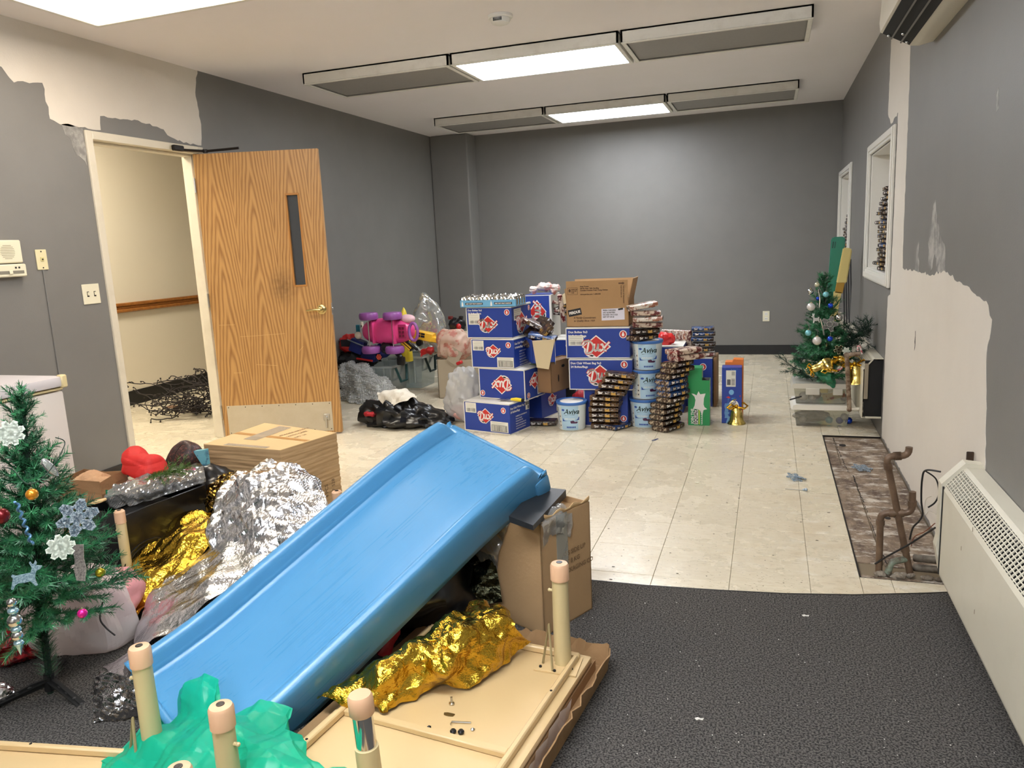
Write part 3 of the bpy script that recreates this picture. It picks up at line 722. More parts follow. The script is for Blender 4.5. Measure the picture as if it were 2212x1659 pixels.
def club_side(t, d, h, sf):
    lab_text(t, ['Dux Club Wheat Bag 9x3', '24 Boîtes/Bags'], .022*d/.28, .01, h-.045, sf)
    o = flat([[(d-.06, h-.085), (d-.01, h-.085), (d-.01, h-.02), (d-.06, h-.02)]], 0).obj('symbol_label', labelm, t, False); o.matrix_local = sf
    o = flat([[(d-.056, h-.05), (d-.038, h-.05), (d-.038, h-.024), (d-.056, h-.024)], [(d-.033, h-.05), (d-.014, h-.05), (d-.014, h-.024), (d-.033, h-.024)], [(d-.033, h-.08), (d-.014, h-.08), (d-.014, h-.055), (d-.033, h-.055)]], -.0006).obj('symbol', M('faded_ink', (92, 90, 92), .6), t, False); o.matrix_local = sf
    lab_text(t, ['DOMESTIC & FOODSERVICE', 'Dux Inc. Canada', 'Product (DX) USA', 'keep in a cool dry place, do', 'not crush; best before date', 'printed on top of the box'], .0125*d/.28, d*.28, h*.52, sf, lead=1.5, bold=.0003)

# --- left-hand stack -------------------------------------------------
D0 = (.425, .29, None)
t, w, d, h1, ff, sf = carton('blue carton with red diamond emblem at the bottom of the left stack', (1103, 940), (1003.7, 929), (1147, 922), (1104, 874), 0, group=G_DUX)
logo(t, -w*.52, h1*.56, w*.36, face=ff); seal(t, -w*.13, h1*.78, .022, face=ff); barcode(t, -w*.96, h1*.62, w*.24, h1*.33, ff, .35); barcode(t, -w*.42, h1*.06, w*.38, h1*.34, ff, .5, 2, 4, True); club_side(t, d, h1, sf)
S1 = (w, d)
t, w, d, h2, ff, sf = carton('upside-down blue carton second from the bottom of the left stack', (1134.7, 866.7), (1034.7, 859.7), (1179.6, 850.9), (1130, 799.6), h1+.002, group=G_DUX)
logo(t, -w*.50, h2*.47, w*.46, face=ff, rot=PI); seal(t, -w*.93, h2*.17, .022, face=ff, rot=PI)
logo(t, d*.5, h2*.55, d*.56, face=sf, rot=PI); seal(t, d*.17, h2*.14, .022, face=sf, rot=PI); barcode(t, d*.62, h2*.08, d*.30, h2*.32, sf, .35, 3, 5)
b = MB(); b.box(-.002, .004, -.003, .003, 0, h2); b.obj('white_corner', whitec, t, False)
zz = h1+.002+h2+.002
t, w, d, h3, ff, sf = carton('blue carton third up the left stack with a barcode label at lower right', (1112.5, 796.8), (1014.4, 796.2), (1158.7, 783.5), (1107.5, 733), zz, group=G_DUX)
logo(t, -w*.48, h3*.60, w*.36, face=ff); seal(t, -w*.13, h3*.80, .022, face=ff); barcode(t, -w*.96, h3*.60, w*.26, h3*.34, ff, .3); barcode(t, -w*.40, h3*.04, w*.38, h3*.34, ff, .5, 2, 6, True); club_side(t, d, h3, sf)
zz2 = zz+h3+.002
t, w, d, h4, ff, sf = carton('blue carton at the top of the left stack under the tray of cans', (1107.5, 731), (1007.5, 731), (1153.7, 717.7), (1100.5, 663), zz2, group=G_DUX)
logo(t, -w*.52, h4*.46, w*.44, face=ff); seal(t, -w*.10, h4*.83, .022, face=ff); barcode(t, -w*.95, h4*.44, w*.25, h4*.34, ff, .3); lab_text(t, ['Dux Boîtes 9x3', '24 Boîtes/Bags'], .019, -w*.96, h4-.03, ff)
logo(t, d*.48, h4*.45, d*.58, face=sf); seal(t, d*.88, h4*.85, .02, face=sf); barcode(t, d*.10, h4*.55, d*.36, h4*.36, sf, .3, 3, 8)
b = MB(); b.box(-.012, .0, .004, d, h4-.001, h4+.006, T=Matrix.Rotation(.0, 4, 'Y')); b.obj('lifted_flap', whitec, t, False)
ztray = zz2+h4+.003
trayyaw = t.rotation_euler.z+.10
f0 = at(1065, 663, Z=ztray)
tr = thing('can_tray', 'light blue shrink-wrapped tray of drink cans on top of the left stack', 'cans', (f0.x, f0.y, ztray), trayyaw)
skyc = M('sky_blue_card', (112, 176, 216), .4)
b = MB(); tw0, td, thh = .262, .25, .052
b.box(-tw0, .18, 0, td, 0, .004); b.box(-tw0, .18, 0, .003, .0, thh); b.box(-tw0, .18, td-.003, td, 0, thh); b.box(-tw0, -tw0+.003, 0, td, 0, thh); b.box(.177, .18, 0, td, 0, thh); b.obj('tray', skyc, tr, False)
canm = M('can_end', (196, 196, 190), .22, metal=1)
for i in range(7):
    for j in range(4):
        b = MB(); b.lathe([(.026, .005), (.030, .012), (.031, .065), (.026, .075), (.024, .072), (0, .072)], 14)
        if i == 0 and j == 0: cm = b.mesh('can', canm, True)
        o = bpy.data.objects.new('can', cm); C.objects.link(o); o.parent = tr; o.location = (-tw0+.035+i*.0635, .033+j*.061, 0)
G_ = [[(-tw0-.002+(.446)*u/30, td*v/18+.0, .0) for u in range(31)] for v in range(19)]
P_ = np.array(G_).reshape(-1, 3); P_[:, 2] = .078+.008*np.cos((P_[:, 0]+tw0-.035)*2*PI/.0635)*np.cos((P_[:, 1]-.033)*2*PI/.061)+crumple(P_, .01, 60, 3)
ed = np.minimum(np.minimum(P_[:, 0]+tw0+.002, .184-P_[:, 0]), np.minimum(P_[:, 1], td-P_[:, 1])); P_[:, 2] -= np.clip(.03-ed, 0, .03)*.9
b = MB(); b.grid(P_.reshape(19, 31, 3).tolist()); b.obj('shrink_film', clear('shrink_film', body=.25, rough=.12), tr)
for x in (-.25, -.02):
    b = flat([[(x+.03, .018), (x+.17, .018), (x+.17, .034), (x+.03, .034)]], -.0005); b.obj('label_band', inkb, tr, False)
    lab_text(tr, ['AND TASTY FRUIT COMPANY'], .0095, x+.036, .0225, Matrix.Translation((0, -.0012, 0)))
    b = flat([[(x, .008), (x+.014, .008), (x+.013, .03), (x+.009, .038), (x+.009, .046), (x+.005, .046), (x+.005, .038), (x+.001, .03)]], -.0005); b.obj('bottle_print', whiteprint, tr, False)
# yellow-handled scraper lying in front of the upside-down carton
sx = at(1107, 867, Z=h1+.005)
t = thing('putty_knife', 'putty knife with a yellow handle lying on the bottom blue carton', 'putty knife', (sx.x+.03, sx.y-.0, h1+.004), -.25)
b = MB(); b.tube([(-.045, 0, .014), (0, 0, .016), (.05, 0, .014)], .013, 10, radii=[.009, .015, .013]); b.obj('handle', M('yellow_plastic', (226, 200, 40), .35), t)
b = MB(); b.tube([(.05, 0, .014), (.062, 0, .014)], .014, 10); b.obj('end_cap', black, t)
b = MB(); b.prism([(-.045, -.008), (-.045, .008), (-.15, .03), (-.15, -.03)], .008, .0095); b.obj('blade', steel, t, False)

# --- boxes behind / between ------------------------------------------
def plain_logo_box(label, F, L, Rr, top, z0, **k):
    return carton(label, F, L, Rr, top, z0, **k)
t, w, d, hb, ff, sf = carton('blue carton standing on the floor behind the left stack with a snack pack before it', (1171, 906), (1129, 903), (1215, 891), (1168, 853), 0, group=G_DUX, dims=(.16, .40, .27))
logo(t, d*.42, hb*.50, d*.34, face=sf); seal(t, d*.85, hb*.84, .022, face=sf); seal(t, -w*.25, hb*.74, .022, face=ff); barcode(t, d*.58, hb*.08, d*.3, hb*.3, sf, .5, 2, 9, True)
HB = hb+.004
# brown box with hand holes on it
f, yw, w, d, hh = carton_frame((1192, 850), (1178, 849), (1239, 836), (1190, 793), HB)
t = thing('brown_box', 'brown cardboard box with oval hand holes behind the left stack', 'box', (f.x, f.y, HB), yw)
kraftdk = M('dark_kraft', (136, 104, 72), .8, noise=(3, .3), col2=(118, 88, 60)); W_, D_ = .12, .34; hh = .235
b = MB(); b.box(-W_, 0, 0, .005, 0, hh); b.box(-W_, 0, D_-.005, D_, 0, hh); b.box(-W_, -W_+.005, 0, D_, 0, hh); b.box(-.005, 0, 0, D_, 0, hh); b.box(-W_, 0, 0, D_, 0, .005); b.box(-W_+.005, -.005, .005, D_-.005, hh-.012, hh-.007); b.obj('body', kraftdk, t, False)
b = MB()
for (y, z, a, c) in ((.10, .10, .008, .028), (.25, .12, .008, .022), (.17, .185, .022, .011)):
    b.prism([(y+a*math.cos(q*PI/8), z+c*math.sin(q*PI/8)) for q in range(16)], -.001, .0012, axis='x')
b.obj('hand_hole', blackm, t, False)
ZB = HB+hh+.003
# open blue box of snack packs on the brown box
t = thing('open_carton', 'open blue carton full of snack packs with a cream flap hanging down', 'box', (at(1200, 782, Z=ZB).x, at(1200, 782, Z=ZB).y, ZB), .50)
OC = t
W_, D_, H_ = .17, .32, .17
b = MB(); b.box(-W_, 0, 0, .004, 0, H_); b.box(-W_, 0, D_-.004, D_, 0, H_+.03); b.box(-W_, -W_+.004, 0, D_, 0, H_); b.box(-.004, 0, 0, D_, 0, H_); b.box(-W_, 0, 0, D_, 0, .004); b.obj('body', blue, t, False)
b = MB(); b.prism([(-W_, H_), (-.0, H_), (-.055, -.05), (-.145, -.03)], -.008, -.005, axis='y'); b.obj('front_flap', M('cream_card', (216, 198, 160), .7), t, False)
b = MB(); b.box(.001, .003, .02, D_-.02, -.02, H_-.004, T=Matrix.Rotation(-.06, 4, 'Y')); b.obj('side_flap', M('grey_card', (152, 160, 172), .6), t, False)
b = MB(); b.box(-.001, .001, -.001, .003, 0, H_+.002); b.obj('white_corner', whitec, t, False)

# centre stack
t, w, d, h0, ff, sf = carton('blue carton on the floor at the bottom of the middle stack behind snack packs', (1357, 922), (1276, 921), (1364, 905), (1356, 845), 0, group=G_DUX, dims=(.33, .42, .285), yaw=.03)
seal(t, -w*.1, h0*.22, .024, face=ff)
ZM = h0+.003
t, w, d, ha, ff, sf = carton('blue carton in the middle stack directly above the floor carton, seal at upper right', (1366, 843), (1243, 839), (1372, 830), (1366, 776), ZM, group=G_DUX, dims=(.47, .33, None), yaw=.035)
logo(t, -w*.50, ha*.49, w*.44, face=ff); seal(t, -w*.12, ha*.83, .026, face=ff); lab_text(t, ['Dux Club Wheat Bag 9x3', '24 Boîtes/Bags'], .022, -w*.97, ha-.036, ff)
ZM2 = ZM+ha+.003
t, w, d, hb2, ff, sf = carton('blue carton in the middle stack right under the brown poultry box', (1361, 774), (1236, 771), (1367, 762), (1361, 707), ZM2, group=G_DUX, dims=(.475, .33, None), yaw=.035)
logo(t, -w*.52, hb2*.40, w*.46, face=ff); seal(t, -w*.10, hb2*.78, .028, face=ff); lab_text(t, ['Dux Boîtes 9x3', '24 Boîtes/Bags'], .023, -w*.96, hb2-.038, ff); barcode(t, -w*.96, hb2*.42, w*.24, hb2*.34, ff, .3)
ZM3 = ZM2+hb2+.003
f = at(1358, 705, Z=ZM3)
t = thing('poultry_box', 'open brown cardboard poultry box on top of the middle stack', 'box', (f.x, f.y+.01, ZM3), .03)
W_, D_, H_ = .465, .30, .185; H2 = .155; kb = M('poultry_kraft', (170, 134, 92), .75, noise=(4, .3), col2=(154, 118, 78)); fA = Matrix.Translation((0, -.0012, 0))
b = MB(); b.box(-W_, 0, 0, .005, 0, H_); b.box(-W_, 0, D_-.005, D_, 0, H_); b.box(-W_, -W_+.005, 0, D_, 0, H_); b.box(-.005, 0, 0, D_, 0, H_); b.box(-W_, 0, 0, D_, 0, .005); b.obj('body', kb, t, False)
b = MB(); b.box(-W_+.004, -.004, 0.0, .005, H_, H_+H2, T=Matrix.Identity(4)); b.obj('front_flap', kb, t, False)
b = MB(); b.box(-.005, 0, .01, D_-.01, 0, H2+.01, T=Matrix.Translation((0, 0, H_)) @ Matrix.Rotation(.22, 4, 'Y')); b.obj('side_flap', kb, t, False)
b = MB(); b.box(-W_, -W_+.005, .01, D_-.01, 0, H2-.01, T=Matrix.Translation((0, 0, H_)) @ Matrix.Rotation(-.1, 4, 'Y')); b.obj('side_flap', kb, t, False)
b = MB(); b.box(-W_+.004, -.004, 0, .005, 0, H2, T=Matrix.Translation((0, D_-.005, H_)) @ Matrix.Rotation(-.15, 4, 'X')); b.obj('back_flap', kb, t, False)
def tilt_rect(x0, z0, w_, h_, a):
    return [(x0+u*w_*math.cos(a)-v*h_*math.sin(a), z0+u*w_*math.sin(a)+v*h_*math.cos(a)) for u, v in ((0, 0), (1, 0), (1, 1), (0, 1))]
o = flat([tilt_rect(-W_+.02, .075, .10, .05, .18)], -.0005).obj('name_panel', inkb, t, False)
o = text('PERDUE', .027, whiteprint, t, (0, 0, 0), bold=.0008); o.matrix_local = fA @ Matrix.Translation((-W_+.024, -.0004, .092)) @ Matrix.Rotation(-.18, 4, 'Y') @ Matrix.Rotation(PI/2, 4, 'X') @ Matrix.Diagonal((.88, 1, 1, 1))
lab_text(t, ['A Family Commitment', 'to Quality Since 1920'], .018, -W_+.055, .062, fA, kraftd, shear=.25)
lab_text(t, ['Keep Frozen', 'Sell By Date / Safe Handling', 'Contains Premium Fresh Young Chicken', '', 'www.perdue.com / 1-800-555'], .0125, -W_+.11, H_+H2-.045, fA, kraftd, lead=1.15)
o = flat([[(-W_+.014, H_+.055), (-W_+.09, H_+.055), (-W_+.09, H_+.057), (-W_+.014, H_+.057)], [(-W_+.014, H_+.105), (-W_+.09, H_+.105), (-W_+.09, H_+.107), (-W_+.014, H_+.107)], [(-W_+.014, H_+.055), (-W_+.016, H_+.055), (-W_+.016, H_+.107), (-W_+.014, H_+.107)], [(-W_+.088, H_+.055), (-W_+.09, H_+.055), (-W_+.09, H_+.107), (-W_+.088, H_+.107)],
          [(-.07, H_+.125), (-.04, H_+.125), (-.04, H_+.12), (-.026, H_+.13), (-.04, H_+.14), (-.04, H_+.135), (-.07, H_+.135)], arc(-W_+.03, H_+.085, .008, .012, 0, 2*PI, 10)[:-1]], -.0005).obj('print_mark', kraftd, t, False)
lab_text(t, ['INSPECTED', 'POULTRY', 'P-369'], .0095, -W_+.042, H_+.09, fA, kraftd)
for x, s_ in ((-.055, 'KEEP FROZEN 4X'), (-.038, 'THIS SIDE UP PERISHABLE')):
    o = text(s_, .0115, kraftd, t, (0, 0, 0), bold=.0003); o.matrix_local = fA @ Matrix.Translation((x, -.0002, H_+.115)) @ Matrix.Rotation(PI/2, 4, 'Y') @ Matrix.Rotation(PI/2, 4, 'X')
o = flat([[(-.20, .045), (-.03, .05), (-.03, .135), (-.20, .13)]], -.0005).obj('shipping_label', M('lilac_label', (214, 212, 224), .5), t, False)
lab_text(t, ['FRESH CHICKEN', 'LEG QUARTERS', 'PACKED ON 21325', 'NET WT 40 LB'], .013, -.19, .115, Matrix.Translation((0, -.0018, 0)), M('faded_ink'))
o = flat([tilt_rect(-.075, .118, .036, .013, .15)], -.0012).obj('label_mark', inkb, t, False)
b = blob((-W_*.5, D_*.5, H_+.02), (W_*.44, D_*.42, .06), 5, .01, 40); b.obj('lining_paper', whitec, t)

# ================================================================== snack packs
def film(name, c1, c2, sc=28):
    return M(name, c1, .22, spec=.7, noise=(sc, 1, .47, .55), col2=c2, bump=(45, .35), rnd=.12)
brownf = film('brown_film', (46, 30, 20), (92, 66, 38)); darkf = film('dark_film', (34, 24, 20), (66, 48, 34)); bluef = film('blue_film', (38, 70, 120), (52, 38, 30), 16)
whitef = film('white_film', (216, 206, 192), (150, 96, 74), 22); multif = film('red_white_film', (196, 176, 156), (92, 30, 28), 26)
crimp = M('silvery_crimp', (186, 170, 150), .25, metal=.55, noise=(60, 1, .45, .55), col2=(70, 50, 40))
goldp = M('gold_print', (190, 150, 74), .35)
def pack_proto(mat, kind, endm=crimp):
    t = thing('snack_pack', 'x', 'snack pack', (0, 0, 0))
    b = MB(); L_, D_, H_ = .107, .135, .041
    bm = bmesh.new(); bmesh.ops.create_cube(bm, size=1)
    for v in bm.verts: v.co = Vector((v.co.x*2*L_, D_/2+v.co.y*D_, H_/2+v.co.z*H_))
    bmesh.ops.subdivide_edges(bm, edges=bm.edges[:], cuts=5, use_grid_fill=True)
    V = np.array([tuple(v.co) for v in bm.verts]); c = crumple(V, .0035, 55, len(kind)+3, 6, .01)
    for v, k in zip(bm.verts, c):
        p = v.co; q = Vector((p.x/L_, (p.y-D_/2)/(D_/2), (p.z-H_/2)/(H_/2))); r_ = (abs(q.y)**5+abs(q.z)**5)**.2
        s_ = 1-.16*max(0, r_-1)/.15
        v.co = Vector((p.x, D_/2+(p.y-D_/2)*s_, H_/2+(p.z-H_/2)*s_)) + Vector((0, q.y, q.z))*k*.5
        v.co.z = max(.001, min(H_-.0005, v.co.z))
    bm.verts.index_update(); b.add([tuple(v.co) for v in bm.verts], [tuple(v.index for v in f.verts) for f in bm.faces]); bm.free()
    b.obj('wrapper', mat, t)
    for s in (-1, 1):
        b = MB(); G = [[(s*(L_+.001+.006*v), y, H_*(.5+(.46-.2*v)*math.sin((z-4)/4*PI/2)) + .0015*math.sin(y*420+z)) for z in range(9)] for v in (0, 1) for y in ([.004+.127*k/12 for k in range(1)])]
        ring = [[(s*(L_-.001+.003*(1-abs(z/4-1))+.0025*math.sin(k*2.1+z)), .006+.123*k/14, .004+.033*z/8) for k in range(15)] for z in range(9)]
        b.grid(ring); b.obj('end_crimp', endm, t)
    if kind != 'plain':
        y = -.0022
        F = Matrix.Translation((-.066, y, .021))
        b = flat([arc(0, 0, .021, .013, 0, 2*PI, 14)[:-1]], 0, .0006); o = b.obj('emblem', M('oval_print', (60, 32, 24), .4), t, False); o.matrix_local = F
        b = flat(ribbon([[(x*.036, z*.036) for x, z in pl] for pl in DUX], .0046), -.0006, .0005); o = b.obj('emblem_word', whiteprint, t, False); o.matrix_local = F
        o = text('Bars', .0145, whiteprint, t, (-.032, y-.0004, .016), bold=.0003)
        b = flat([[(.012, .009), (.046, .009), (.044, .033), (.03, .026), (.012, .031)]], y, .0006); b.obj('gold_patch', goldp, t, False)
        o = text('x12', .0115, whiteprint, t, (.056, y-.0004, .016))
    return t
PROT = {'brown': pack_proto(brownf, 'brown'), 'dark': pack_proto(darkf, 'darker'), 'blue': pack_proto(bluef, 'bluepk'), 'white': pack_proto(whitef, 'plain'), 'multi': pack_proto(multif, 'plain', M('white_crimp', (220, 212, 200), .3, noise=(50, 1, .45, .55), col2=(140, 60, 50)))}
USED = set()
def pack(kind, loc, rz=0, rx=0, ry=0, label='', group=None, s=1):
    p = PROT[kind]
    if kind in USED: p = copy_tree(p)
    USED.add(kind)
    p.location = loc; p.rotation_euler = Euler((rx, ry, rz), 'XYZ'); p.scale = (s, s, s); p['label'] = label
    if group: p['group'] = group
    return p
ORD = ['bottom', 'second', 'third', 'fourth', 'fifth', 'sixth', 'seventh', 'eighth', 'ninth', 'tenth', 'eleventh', 'twelfth', 'thirteenth', 'fourteenth', 'fifteenth', 'sixteenth', 'seventeenth', 'eighteenth', 'nineteenth']
def nth(i, n): return 'bottom' if i == 0 else ('topmost' if i == n-1 else ORD[i]+' from the bottom')
# leaning pile before the floor carton of the middle stack
gA = 'brown snack packs piled before the middle stack'
xs = [1309, 1304, 1305, 1305, 1307, 1307, 1319, 1327, 1335, 1342]
tl = [0, 0, 0, .0, .0, .02, .05, .08, .10, .10]
for i, x in enumerate(xs):
    z = i*.0425+.001 + (.006 if i > 6 else 0); p = at(x, 918, Y=5.40-.002*i)
    pack('brown', (p.x, 5.385-.003*i+(.02 if i == 1 else 0), z), R.uniform(-.05, .05)+(.05 if i < 4 else -.04), 0, tl[i]*.9, 'brown snack pack %s in the leaning pile before the middle stack' % nth(i, 10), gA, 1.02)
pack('blue', (at(1347, 915, Y=5.40).x, 5.415, .001), 1.0, label='blue and brown snack pack on the floor right of the leaning pile', group='loose snack packs', s=.85)
pack('dark', (at(1172, 920, Z=0).x, at(1172, 920, Z=0).y-.02, .001), .14, label='single dark snack pack on the floor between left stack and white tub', group='loose snack packs')
# tall pile right of the tubs
gB = 'snack packs in the tall pile beside the tubs'
xs = [1441, 1433, 1434, 1436, 1435, 1450, 1450, 1449, 1446, 1447, 1457, 1461]
def cornered(kind, px, py, Yp, z, yaw, label, g, s=1, rx=0, ry=0):
    """put the pack so that its near left-bottom corner is at the given pixel column"""
    p = at(px, py, Y=Yp); c, s_ = math.cos(yaw), math.sin(yaw)
    return pack(kind, (p.x+.107*s*c, Yp+.107*s*s_, z), yaw, rx, ry, label, g, s)
for i, x in enumerate(xs):
    k = 'dark' if i not in (6, 7, 8) else 'blue'
    cornered(k, x, 925-12*i, 5.335, .001+i*.0425, 1.02+R.uniform(-.06, .06), '%s snack pack %s in the tall pile beside the tubs' % ('dark brown' if k == 'dark' else 'blue-ended brown', nth(i, 15)), gB)
for i in range(2):
    cornered('multi', 1467-i*2, 780-13*i, 5.36, .001+(12+i)*.0425, .75+i*.08, ['pale snack pack under the top one of the tall pile beside the tubs', 'pale snack pack on the very top of the tall pile beside the tubs'][i], gB, 1.05)

# ------------------------------------------------------------------ tubs
tubw = M('tub_white', (214, 224, 226), .35); tubb = M('tub_blue_lid', (62, 112, 186), .35); tubl = M('tub_print_blue', (40, 74, 158), .45); tubg = M('tub_pale_blue', (172, 204, 224), .4)
def curved(polys, rfun, th, name, mat, parent, sub=10, a0=0):
    """outlines in (arc length, z) wrapped on a round tub; angle 0 faces -y"""
    b = MB()
    for poly in polys:
        P = []
        for i, p in enumerate(poly):
            q = poly[(i+1) % len(poly)]; n = max(1, int(abs(q[0]-p[0])/.008))
            for k in range(n): P.append((p[0]+(q[0]-p[0])*k/n, p[1]+(q[1]-p[1])*k/n))
        vs = []
        for x, z in P:
            r = rfun(z)+th; a = x/rfun(.1)+a0; vs.append((r*math.sin(a), -r*math.cos(a), z))
        b.add(vs, [tuple(range(len(vs)))])
    return b.obj(name, mat, parent, False)
def wrap_text(body, size, mat, parent, x, z, rfun, th, shear=0, bold=0, a0=0):
    me = text_mesh(body, size, bold, shear).copy(); me.materials.clear(); me.materials.append(mat)
    for v in me.vertices:
        r = rfun(z+v.co.y)+th; a = (x+v.co.x)/rfun(.1)+a0; v.co = Vector((r*math.sin(a), -r*math.cos(a), z+v.co.y))
    o = bpy.data.objects.new('lettering', me); C.objects.link(o); o.parent = parent; return o
def tub(label, x, y, z, rz):
    t = thing('tub', label, 'tub', (x, y, z), rz, 'white and blue plastic tubs')
    H = .205; rf = lambda q: .098+.012*q/H
    b = MB(); b.lathe([(.094, 0), (.098, .004), (.110, H), (.106, H), (.095, .008)], 40); b.obj('bucket', tubw, t)
    b = MB(); b.lathe([(.1135, H-.012), (.1165, H-.008), (.1175, H+.006), (.1145, H+.010), (.106, H+.008), (.102, H+.004), (0, H+.004)], 40); b.obj('lid', tubb, t)
    b = MB(); b.lathe([(.088, H+.0035), (.088, H+.0055), (0, H+.0058)], 32); b.obj('lid_print', whiteprint, t)
    curved([[(-.03+k*.012, .008), (-.03+(k+1)*.012, .008), (-.03+(k+1)*.012, H-.016), (-.03+k*.012, H-.016)] for k in range(11)], rf, .0006, 'pale_label', tubg, t)
    curved([[(-.115, .012), (-.035, .012), (-.035, H-.022), (-.115, H-.022)]], rf, .0007, 'text_panel', labelm, t)
    curved([[(-.09, z_), (-.055-.03*R.random(), z_), (-.055, z_+.0016), (-.09, z_+.0016)] for z_ in [.02+.0065*k for k in range(24)]]+[[(-.05, z_), (-.04, z_), (-.04, z_+.012), (-.05, z_+.012)] for z_ in (.03, .06, .1)], rf, .0012, 'small_print', M('faded_ink'), t)
    curved([[(-.02, .072), (.11, .082), (.11, .106), (-.02, .096)]], rf, .0010, 'blue_band', tubl, t)
    curved([[(.045, .058), (.09, .056), (.1, .066), (.06, .080), (.04, .074)]], rf, .0014, 'berry_print', M('berry_print', (74, 30, 70), .4), t)
    curved([[(.012+.012*k, .022), (.021+.012*k, .022), (.021+.012*k, .034), (.012+.012*k, .034)] for k in range(6)], rf, .0012, 'badge_print', tubl, t)
    curved([arc(-.012, .158, .012, .008, 0, 2*PI, 12)[:-1]], rf, .0012, 'brand_oval', tubl, t)
    curved([[(.0, .118), (.075, .123), (.075, .1255), (.0, .1205)]], rf, .0012, 'underline', inkb, t)
    wrap_text('Aviva', .052, M('dark_green_print', (24, 48, 48), .5), t, -.006, .130, rf, .0014, shear=.3, bold=.0012)
    wrap_text('Soft Cookies', .0145, whiteprint, t, .0, .088, rf, .0016, bold=.0004)
    return t
p = at(1230.5, 930, Z=0)
tub('white and blue tub standing alone on the floor between the stacks', p.x, p.y+.085, 0, -.28)
px_ = at(1395, 915, Y=5.58).x
tub('white and blue tub at the bottom of the three-high tub column', px_+.0, 5.56, 0, -.42)
tub('white and blue tub in the middle of the three-high tub column', px_+.006, 5.56, .217, .05)
tub('white and blue tub at the top of the column under snack packs', px_+.022, 5.56, .434, -.22)
for i, (k, dx, yaw, ry) in enumerate([('dark', .01, .9, 0), ('dark', .0, .55, 0), ('multi', .012, .25, .03), ('white', .01, .1, -.03), ('multi', .0, .25, .03), ('white', -.012, .45, -.12)]):
    pack(k, (px_+.03+dx-.0, 5.48, .434+.218+i*.0435+(.008 if i == 5 else 0)), yaw, 0, ry, '%s snack pack %s in the pile on the tub column' % ({'dark': 'dark', 'multi': 'reddish', 'white': 'pale'}[k], nth(i, 6)), 'snack packs on the tub column', .98)

# ------------------------------------------------------------------ cartons at the right end
pD = at(1540, 880, Z=0)
t, w, d, hD, ff, sf = carton('blue carton behind the green soda box with snack packs on top', (1539, 880), (1478, 878), (1546, 868), (1539, 773), 0, group=G_DUX, dims=(.30, .40, None), yaw=.03)
seal(t, -w*.25, hD*.82, .028, face=ff)
fD = at(1539, 880, Z=0)
b = MB(); b.box(fD.x+.006, fD.x+.03, fD.y+.02, fD.y+.30, 0, hD-.0, bev=.003); single('flat_carton', b, kraftdk, 'flattened grey-brown carton standing against the right side of a blue carton', 'box')
for i, k in enumerate(['multi', 'dark', 'dark', 'blue', 'blue', 'blue']):
    pack(k, (fD.x-.075+R.uniform(-.008, .012), fD.y+.02, hD+.002+i*.0425), .05+R.uniform(-.08, .1), label='%s snack pack %s in the pile on the rightmost carton' % ({'multi': 'reddish', 'dark': 'dark', 'blue': 'blue and brown'}[k], nth(i, 6)), group='snack packs on the rightmost carton', s=.82)
for i in range(6):
    pack('white' if i % 2 else 'multi', (fD.x-.205-.028*i+.03, fD.y+.05+.012*i, hD+.115), 1.15, 0, 1.45, 'pale snack pack standing on edge, %s from the right in the upright row' % ['first', 'second', 'third', 'fourth', 'fifth', 'sixth'][i], 'snack packs standing on edge', .9)
    
# green soda box, red box, blue cola box, orange box
sodag = M('green_card', (34, 150, 84), .35); redc = M('red_card', (186, 34, 34), .4, noise=(22, 1, .52, .56), col2=(140, 20, 26))
f, yw, w, d, _ = carton_frame((1533, 919.5), (1491, 918), (1539, 911), (1536, 822), 0)
t = thing('soda_box', 'green soda box on end with a white starburst and torn corner', 'box', (f.x, f.y, 0), .02)
w = .155; H1 = at(1536, 822, Y=f.y).z; H2_ = at(1515, 795, Y=f.y).z; d = .125; st = .055
b = MB(); b.prism([(-w, 0), (0, 0), (0, H1), (-st, H1), (-st, H2_), (-w+.01, H2_), (-w, H2_-.02)], 0, d, axis='y'); b.obj('body', sodag, t, False)
b = MB(); b.box(-st+.003, -.003, .004, d-.004, H1, H1+.0015); b.obj('inside', blackm, t, False)
cz = H1*.52; cx_ = -w*.47; star = []
for k in range(16):
    a = 2*PI*k/16; rr = (1.0 if k % 4 == 0 else .62) if k % 2 == 0 else .55
    star.append((cx_+.055*rr*math.cos(a+.8)*1.0, cz+.10*rr*math.sin(a+.8)))
pts = [(-.7, .75), (-.35, .62), (-.12, 1.0), (.1, .72), (.75, .8), (.55, .35), (.5, -.2), (.62, -.45), (.95, -.62), (.5, -.72), (.32, -1.25), (.1, -.8), (-.2, -.66), (-.8, -.62), (-.6, -.3), (-.5, .2), (-.62, .5), (-1, .78)]
b = flat([[(cx_+.058*x, cz+.082*y) for x, y in pts]], -.0006); b.obj('starburst', whiteprint, t, False)
for s_, x, z, m_, sz in (('JOIN THE', -w+.040, .012, whiteprint, .027), ('SQUAD', -w+.066, .012, inkb, .032)):
    if m_ is inkb:
        b = flat([[(-w+.043, .008), (-w+.071, .008), (-w+.071, .118), (-w+.043, .118)]], -.0006); b.obj('word_ground', whiteprint, t, False)
    o = text(s_, sz, m_, t, (x, -.0014, z), bold=.0009); o.rotation_euler = (PI/2, -PI/2, 0)
b = flat([[(-w+.076, .008), (-w+.084, .008), (-w+.084, .118), (-w+.076, .118)]], -.0006); b.obj('yellow_band', M('lime_print', (196, 216, 70), .4), t, False)
b = flat([[(-w+.092+.006*(k % 2), .01+k*.007), (-w+.104, .01+k*.007), (-w+.104, .014+k*.007), (-w+.092+.006*(k % 2), .014+k*.007)] for k in range(15)], -.0006); b.obj('small_print', whiteprint, t, False)
b = MB()
